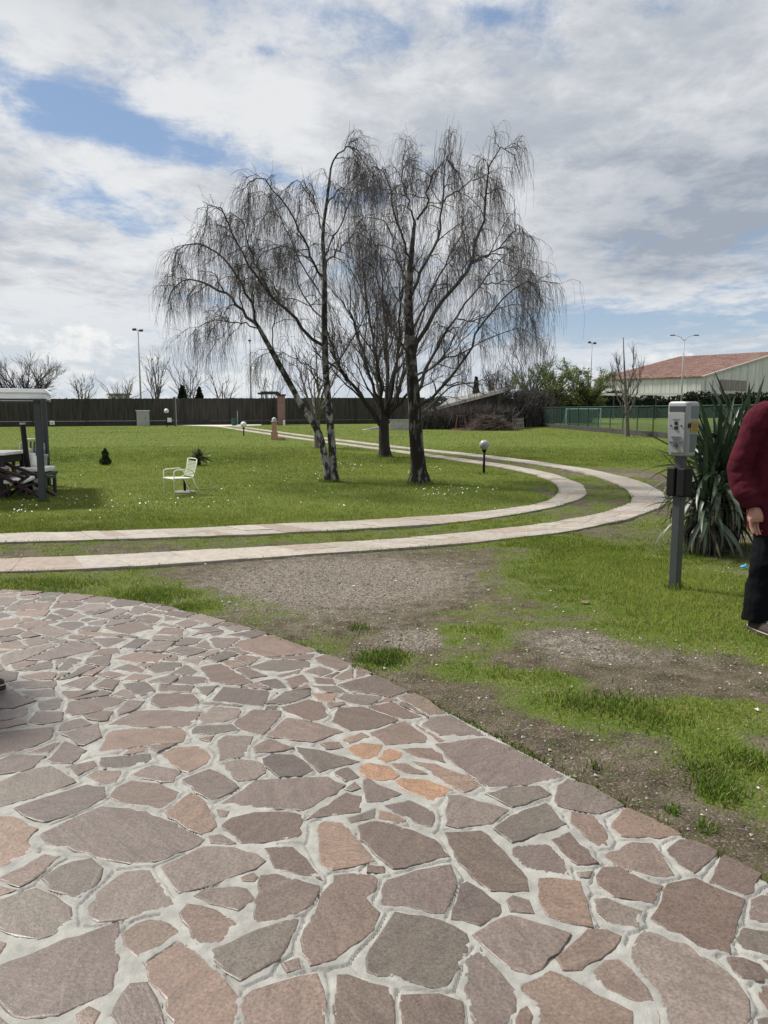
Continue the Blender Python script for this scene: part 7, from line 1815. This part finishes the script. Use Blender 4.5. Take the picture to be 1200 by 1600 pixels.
# ------------------------------------------------------------------ big yucca
b0 = np.array((3.5, 8.0, 0.)); yu = thing('yucca_plant', 'large yucca with sword leaves behind the power column', 'plant', b0)
def leaf_mesh(ln, wd, droop, fold, col):
    K = 8; s = np.linspace(0, 1, K); ang = -droop*s**1.4; dxs = np.cos(ang)*ln/(K-1); dzs = np.sin(ang)*ln/(K-1)
    x = np.r_[0, np.cumsum(dxs[:-1])]; z = np.r_[0, np.cumsum(dzs[:-1])]; w = wd*np.interp(s, [0, .12, .45, .8, 1], [.6, .75, 1., .62, .03])
    V = np.concatenate([np.c_[x, -w, z+w*fold], np.c_[x, 0*w, z], np.c_[x, w, z+w*fold]]); i = np.arange(K-1)
    F_ = np.concatenate([np.stack([i, i+1, K+i+1, K+i], 1), np.stack([K+i, K+i+1, 2*K+i+1, 2*K+i], 1)])
    c = np.tile(np.array(col), (3*K, 1)); c[K:2*K] *= 1.25
    return mesh_from('leaf', V, [F_], True, MT['yucca'], c)
GRN = [(.016, .030, .018), (.024, .042, .022), (.034, .055, .030)]; PAL = [(.065, .085, .055), (.11, .13, .085), (.040, .058, .034)]; TAN = [(.24, .20, .12), (.16, .125, .08)]
up_m = [leaf_mesh(l, .031, d, .45, c) for l, d in ((.80, .25), (.70, .5), (.88, .12)) for c in GRN]
mid_m = [leaf_mesh(l, .031, d, .4, c) for l, d in ((.80, 1.1), (.72, 1.6)) for c in PAL+GRN]
low_m = [leaf_mesh(l, .021, d, .35, c) for l, d in ((.66, 1.5), (.58, 1.0)) for c in TAN+PAL[:2]]
for (cx, cy, cz, n, sc) in ((3.46, 7.95, .80, 130, .95), (3.88, 8.2, .90, 95, 1.05), (3.30, 7.80, .46, 72, .85)):
    for k in range(n):
        f = (k+.5)/n; e = R(84-140*f+rng.normal(0, 7)); a = k*2.39996+rng.normal(0, .2)
        ms = up_m if f < .48 else (mid_m if f < .86 else low_m)
        o = link('leaf', ms[rng.integers(len(ms))], yu); s_ = sc*rng.uniform(.78, 1.1); o.scale = (s_, s_, s_)
        o.location = (cx-b0[0]+.05*math.cos(a), cy-b0[1]+.05*math.sin(a), cz+.10*(1-2*f)); o.rotation_euler = (rng.normal(0, .25), -e, a)
for (cx, cy, cz) in ((3.46, 7.95, .74), (3.88, 8.2, .86), (3.30, 7.80, .42)): q = MB(); q.tube([((cx+3.5)/2, (cy+8)/2, -.05), (cx, cy, cz*.6), (cx, cy, cz)], [.07, .055, .05], 10); q.build('stem', MT['bark'], yu, smooth=True)
sk = []
for (cx, cy, cz, n) in ((3.46, 7.95, .66, 260), (3.88, 8.2, .78, 220), (3.30, 7.80, .36, 150)):
    a = rng.uniform(0, 2*PI, n); r0_ = .06+.05*rng.random(n); st = np.c_[cx+np.cos(a)*r0_, cy+np.sin(a)*r0_, cz*rng.uniform(.55, 1.05, n)]; ln = np.minimum(rng.uniform(.25, .55, n), st[:, 2]*1.05)
    mid_ = st+np.c_[np.cos(a)*ln*.35, np.sin(a)*ln*.35, -ln*.35]; en = st+np.c_[np.cos(a)*ln*.42, np.sin(a)*ln*.42, -ln*.95]; en[:, 2] = np.maximum(en[:, 2], .01)
    w = np.c_[-np.sin(a), np.cos(a), 0*a]*.014
    sk.append(np.stack([st-w, st+w, mid_+w, mid_-w, en], 1))
sk = np.concatenate(sk).reshape(-1, 3)-b0; k = np.arange(len(sk)//5)*5; cs_ = np.array([(.05, .04, .028), (.08, .066, .045), (.03, .026, .02), (.03, .04, .024)])[rng.integers(0, 4, len(k))]
link('dead_leaf_skirt', mesh_from('dead_leaf_skirt', sk, [np.stack([k, k+1, k+2, k+3], 1), np.stack([k+3, k+2, k+4], 1)], False, MT['yucca'], np.repeat(cs_, 5, 0)), yu, kind='stuff')
b1 = gnd(1161, 889); q = MB(); q.oval([(b1[0], b1[1], .01, .024, .02), (b1[0]+.006, b1[1]+.004, .02, .034, .014), (b1[0]-.008, b1[1], .026, .016, .022), (b1[0]+.016, b1[1]-.006, .038, .010, .006), (b1[0]+.024, b1[1], .046, .004, .012)], 6); tag(q.build('plastic_litter', MT['litter'], None), 'scrap of bright blue plastic in the grass beside the person', 'litter')
b1 = gnd(914, 944); q = MB(); q.add([b1+(-.045, -.01, .022), b1+(.01, -.022, .012), b1+(.045, .01, .026), b1+(-.005, .026, .014), b1+(0, 0, .03)], [[0, 1, 4], [1, 2, 4], [2, 3, 4], [3, 0, 4], [3, 2, 1, 0]]); tag(q.build('dead_leaf', MT['straw'], None), 'curled dead leaf on the trampled grass left of the power column', 'leaf')

# ------------------------------------------------------------------ people
cl = bpy.data.textures.new('folds', 'CLOUDS'); cl.noise_scale = .13; cl.noise_depth = 1
cl2 = bpy.data.textures.new('wrinkles', 'CLOUDS'); cl2.noise_scale = .045; cl2.noise_depth = 3
def knit(o, vox, sm=4, disp=0.):
    r_ = o.modifiers.new('remesh', 'REMESH'); r_.mode = 'VOXEL'; r_.voxel_size = vox; r_.use_smooth_shade = True
    s_ = o.modifiers.new('smooth', 'SMOOTH'); s_.iterations = sm; s_.factor = .5
    if disp: d_ = o.modifiers.new('folds', 'DISPLACE'); d_.texture = cl; d_.strength = disp; d_.mid_level = .5; d_.texture_coords = 'GLOBAL'; d2_ = o.modifiers.new('wrinkles', 'DISPLACE'); d2_.texture = cl2; d2_.strength = disp*.45; d2_.mid_level = .5; d2_.texture_coords = 'GLOBAL'
def person(loc, rotz, label, top, bottom, step=(0., 0.)):
    t_ = thing('person', label, 'person', loc, rotz)
    def arm(s, r, n=26):
        P = smooth_line(np.array([(s*.17, 0, 1.455), (s*.235, 0, 1.42), (s*.285, .01, 1.30), (s*.325, .02, 1.16), (s*.338, .02, 1.05), (s*.318, -.02, .95), (s*.282, -.05, .875), (s*.268, -.062, .835)]), n); return P
    # body: one continuous surface, head to feet, hands with five fingers
    q = MB()
    q.oval([(0, 0, .80, .15, .11), (0, 0, 1.0, .15, .11), (0, 0, 1.25, .165, .11), (0, 0, 1.42, .17, .10), (0, 0, 1.49, .10, .08), (0, 0, 1.53, .06, .062), (0, -.01, 1.60, .058, .06), (0, -.012, 1.66, .06, .065)])
    q.ball((0, -.02, 1.74), (.078, .098, .118), 18, 12); q.ball((0, -.045, 1.675), (.058, .062, .05), 14, 8); q.tube([(0, -.115, 1.755), (0, -.138, 1.715), (0, -.118, 1.70)], [.010, .017, .012], 8)
    for s in (-1, 1):
        q.ball((s*.08, .0, 1.735), (.014, .022, .034), 10, 8); q.tube([(s*.015, -.11, 1.762), (s*.05, -.10, 1.765)], .009, 6)
        A = arm(s, 0); q.tube(A, np.linspace(.055, .032, len(A)), 12)
        w = np.array((s*.268, -.062, .835)); dn = np.array((-s*.03, -.12, -.98)); dn /= np.linalg.norm(dn); sd_ = np.array((-s*.9, .35, 0)); sd_ /= np.linalg.norm(sd_); nm = np.cross(dn, sd_)
        q.tube([w+dn*.0, w+dn*.03, w+dn*.06, w+dn*.085], [.033, .045, .050, .044], 12)
        for k, (off, ln) in enumerate(((-.043, .078), (-.0145, .09), (.0145, .088), (.042, .068))):
            b_ = w+dn*.08+sd_*off; cur = nm*(.35 if s < 0 else -.35)
            q.tube([b_-dn*.02, b_+dn*ln*.45, b_+dn*ln*.8+cur*ln*.35, b_+dn*ln*1.0+cur*ln*.75], [.0118, .0108, .010, .008], 8)
        q.tube([w+dn*.02+sd_*.034, w+dn*.05+sd_*.066, w+dn*.085+sd_*.080, w+dn*.112+sd_*.080], [.016, .0135, .012, .009], 8)
        st = step[0 if s < 0 else 1]
        q.tube([(s*.09, 0, .86), (s*.13, st*.5-.02, .5), (s*.165, st, .06)], [.085, .06, .042], 12)
    bo = q.build('body', MT['skin'], t_, world=False); knit(bo, .0042, 2)
    q = MB(); q.oval([(0, .01, 1.70, .082, .09), (0, .012, 1.76, .088, .105), (0, .008, 1.82, .08, .098), (0, 0, 1.862, .045, .06), (0, 0, 1.872, .015, .02)], 20); q.add(*[[], []]) if False else None; h_ = q.build('hair', MT['hair'], bo, world=False, smooth=True); h_.location = (0, .018, .0)
    for s in (-1, 1): q = MB(); q.ball((s*.032, -.112, 1.748), (.010, .008, .008), 10, 8); q.build('eye', MT['lace'], bo, world=False, smooth=True); q = MB(); q.ball((s*.032, -.1195, 1.748), (.0042, .003, .0042), 8, 6); q.build('pupil', MT['black'], bo, world=False)
    q = MB(); q.tube([(-.022, -.103, 1.672), (0, -.108, 1.671), (.022, -.103, 1.672)], [.003, .005, .003], 6); q.build('mouth', MT['sweater'], bo, world=False)
    # pullover
    q = MB(); q.oval([(0, .0, .655, .235, .15), (0, 0, .70, .262, .165), (0, 0, .80, .272, .17), (0, 0, .95, .270, .165), (0, 0, 1.2, .245, .15), (0, 0, 1.36, .215, .13), (0, 0, 1.45, .185, .115), (0, 0, 1.515, .12, .095), (0, -.005, 1.55, .078, .08)], 28)
    for s in (-1, 1):
        A = arm(s, 0, 44); f = np.linspace(0, 1, 44); rr = np.interp(f, [0, .15, .4, .7, .86, .95, 1], [.088, .086, .080, .078, .076, .062, .052]); rr = rr*(1+.016*np.sin(f*88+1)*np.clip((f-.45)*3, 0, 1)+.012*np.sin(f*47))
        A = A+np.c_[.004*np.sin(f*60), .006*np.cos(f*70), 0*f]*np.clip((f-.4)*3, 0, 1)[:, None]; q.tube(A, rr, 18)
    o = q.build('pullover', top, t_, world=False); knit(o, .007, 4, .020)
    q = MB(); q.oval([(0, 0, .60, .16, .13), (0, 0, .72, .19, .145), (0, 0, .9, .185, .14), (0, 0, 1.0, .175, .13)])
    for s in (-1, 1):
        st = step[0 if s < 0 else 1]
        q.tube(smooth_line(np.array([(s*.09, 0, .90), (s*.105, st*.2, .72), (s*.145, st*.55-.025, .5), (s*.165, st*.8-.005, .28), (s*.17, st, .10), (s*.17, st, .075)]), 20), np.interp(np.linspace(0, 1, 20), [0, .3, .55, .8, 1], [.115, .112, .098, .092, .094]), 16)
    o = q.build('trousers', bottom, t_, world=False); knit(o, .009, 2, .026)
    for s in (-1, 1):
        st = step[0 if s < 0 else 1]; c = np.array((s*.17, st, 0)); yaw = s*-.10
        def ring(z, dw, dl, shift=0.):
            n = 28; th = np.arange(n)*2*PI/n; yy = np.cos(th)*(.148+dl); w = (.047+dw)*(1-.12*np.clip(yy/.148, -1, 1))*np.sqrt(np.clip(1-np.abs(np.cos(th))**2.6, 0, 1))
            x = np.sign(np.sin(th))*w; y = -.075-yy*-1*-1+shift
            y = -.075+yy*-1+shift
            return np.c_[c[0]+x*math.cos(yaw)-y*math.sin(yaw), c[1]+x*math.sin(yaw)+y*math.cos(yaw), np.full(n, z)]
        q = MB(); q.loft([ring(.0, 0, 0), ring(.004, .004, .004), ring(.026, .004, .004), ring(.03, 0, 0)]); sh_ = q.build('shoe', MT['suede'], t_, world=False, smooth=False)
        q = MB(); q.loft([ring(.028, .002, .001), ring(.05, -.001, -.006), ring(.066, -.008, -.028, .02), ring(.085, -.014, -.065, .05), ring(.108, -.016, -.092, .072), ring(.12, -.02, -.098, .078)]); q.build('upper', MT['suede'], sh_, world=False, smooth=True)
        q = MB(); q.loft([ring(.0265, .0048, .0048), ring(.0315, .0048, .0048)]); q.build('sole_line', MT['lace'], sh_, world=False)
        for k in range(5):
            y = -.115+.022*k; z = .083+.0075*k; q = MB(); e = .018
            p_ = lambda x, yy, zz: (c[0]+x*math.cos(yaw)-yy*math.sin(yaw), c[1]+x*math.sin(yaw)+yy*math.cos(yaw), zz)
            q.tube([p_(-e, y+.008, z-.008), p_(0, y, z+.004), p_(e, y-.006, z-.008)], .0036, 6); q.build('lace', MT['lace'], sh_, world=False)
    return t_
person((2.66, 5.0, 0), R(4), 'person in a burgundy pullover, black trousers and laced shoes at the right edge', MT['sweater'], MT['trousers'])
p = gnd(8, 1088); person((p[0]-.73, p[1]+.17, .03), R(90), 'person outside the left edge, only a dark shoe tip showing on the paving', mat('grey_knit', (.12, .12, .13), .9, .1, 20.), MT['trousers'], (-.50, .05))
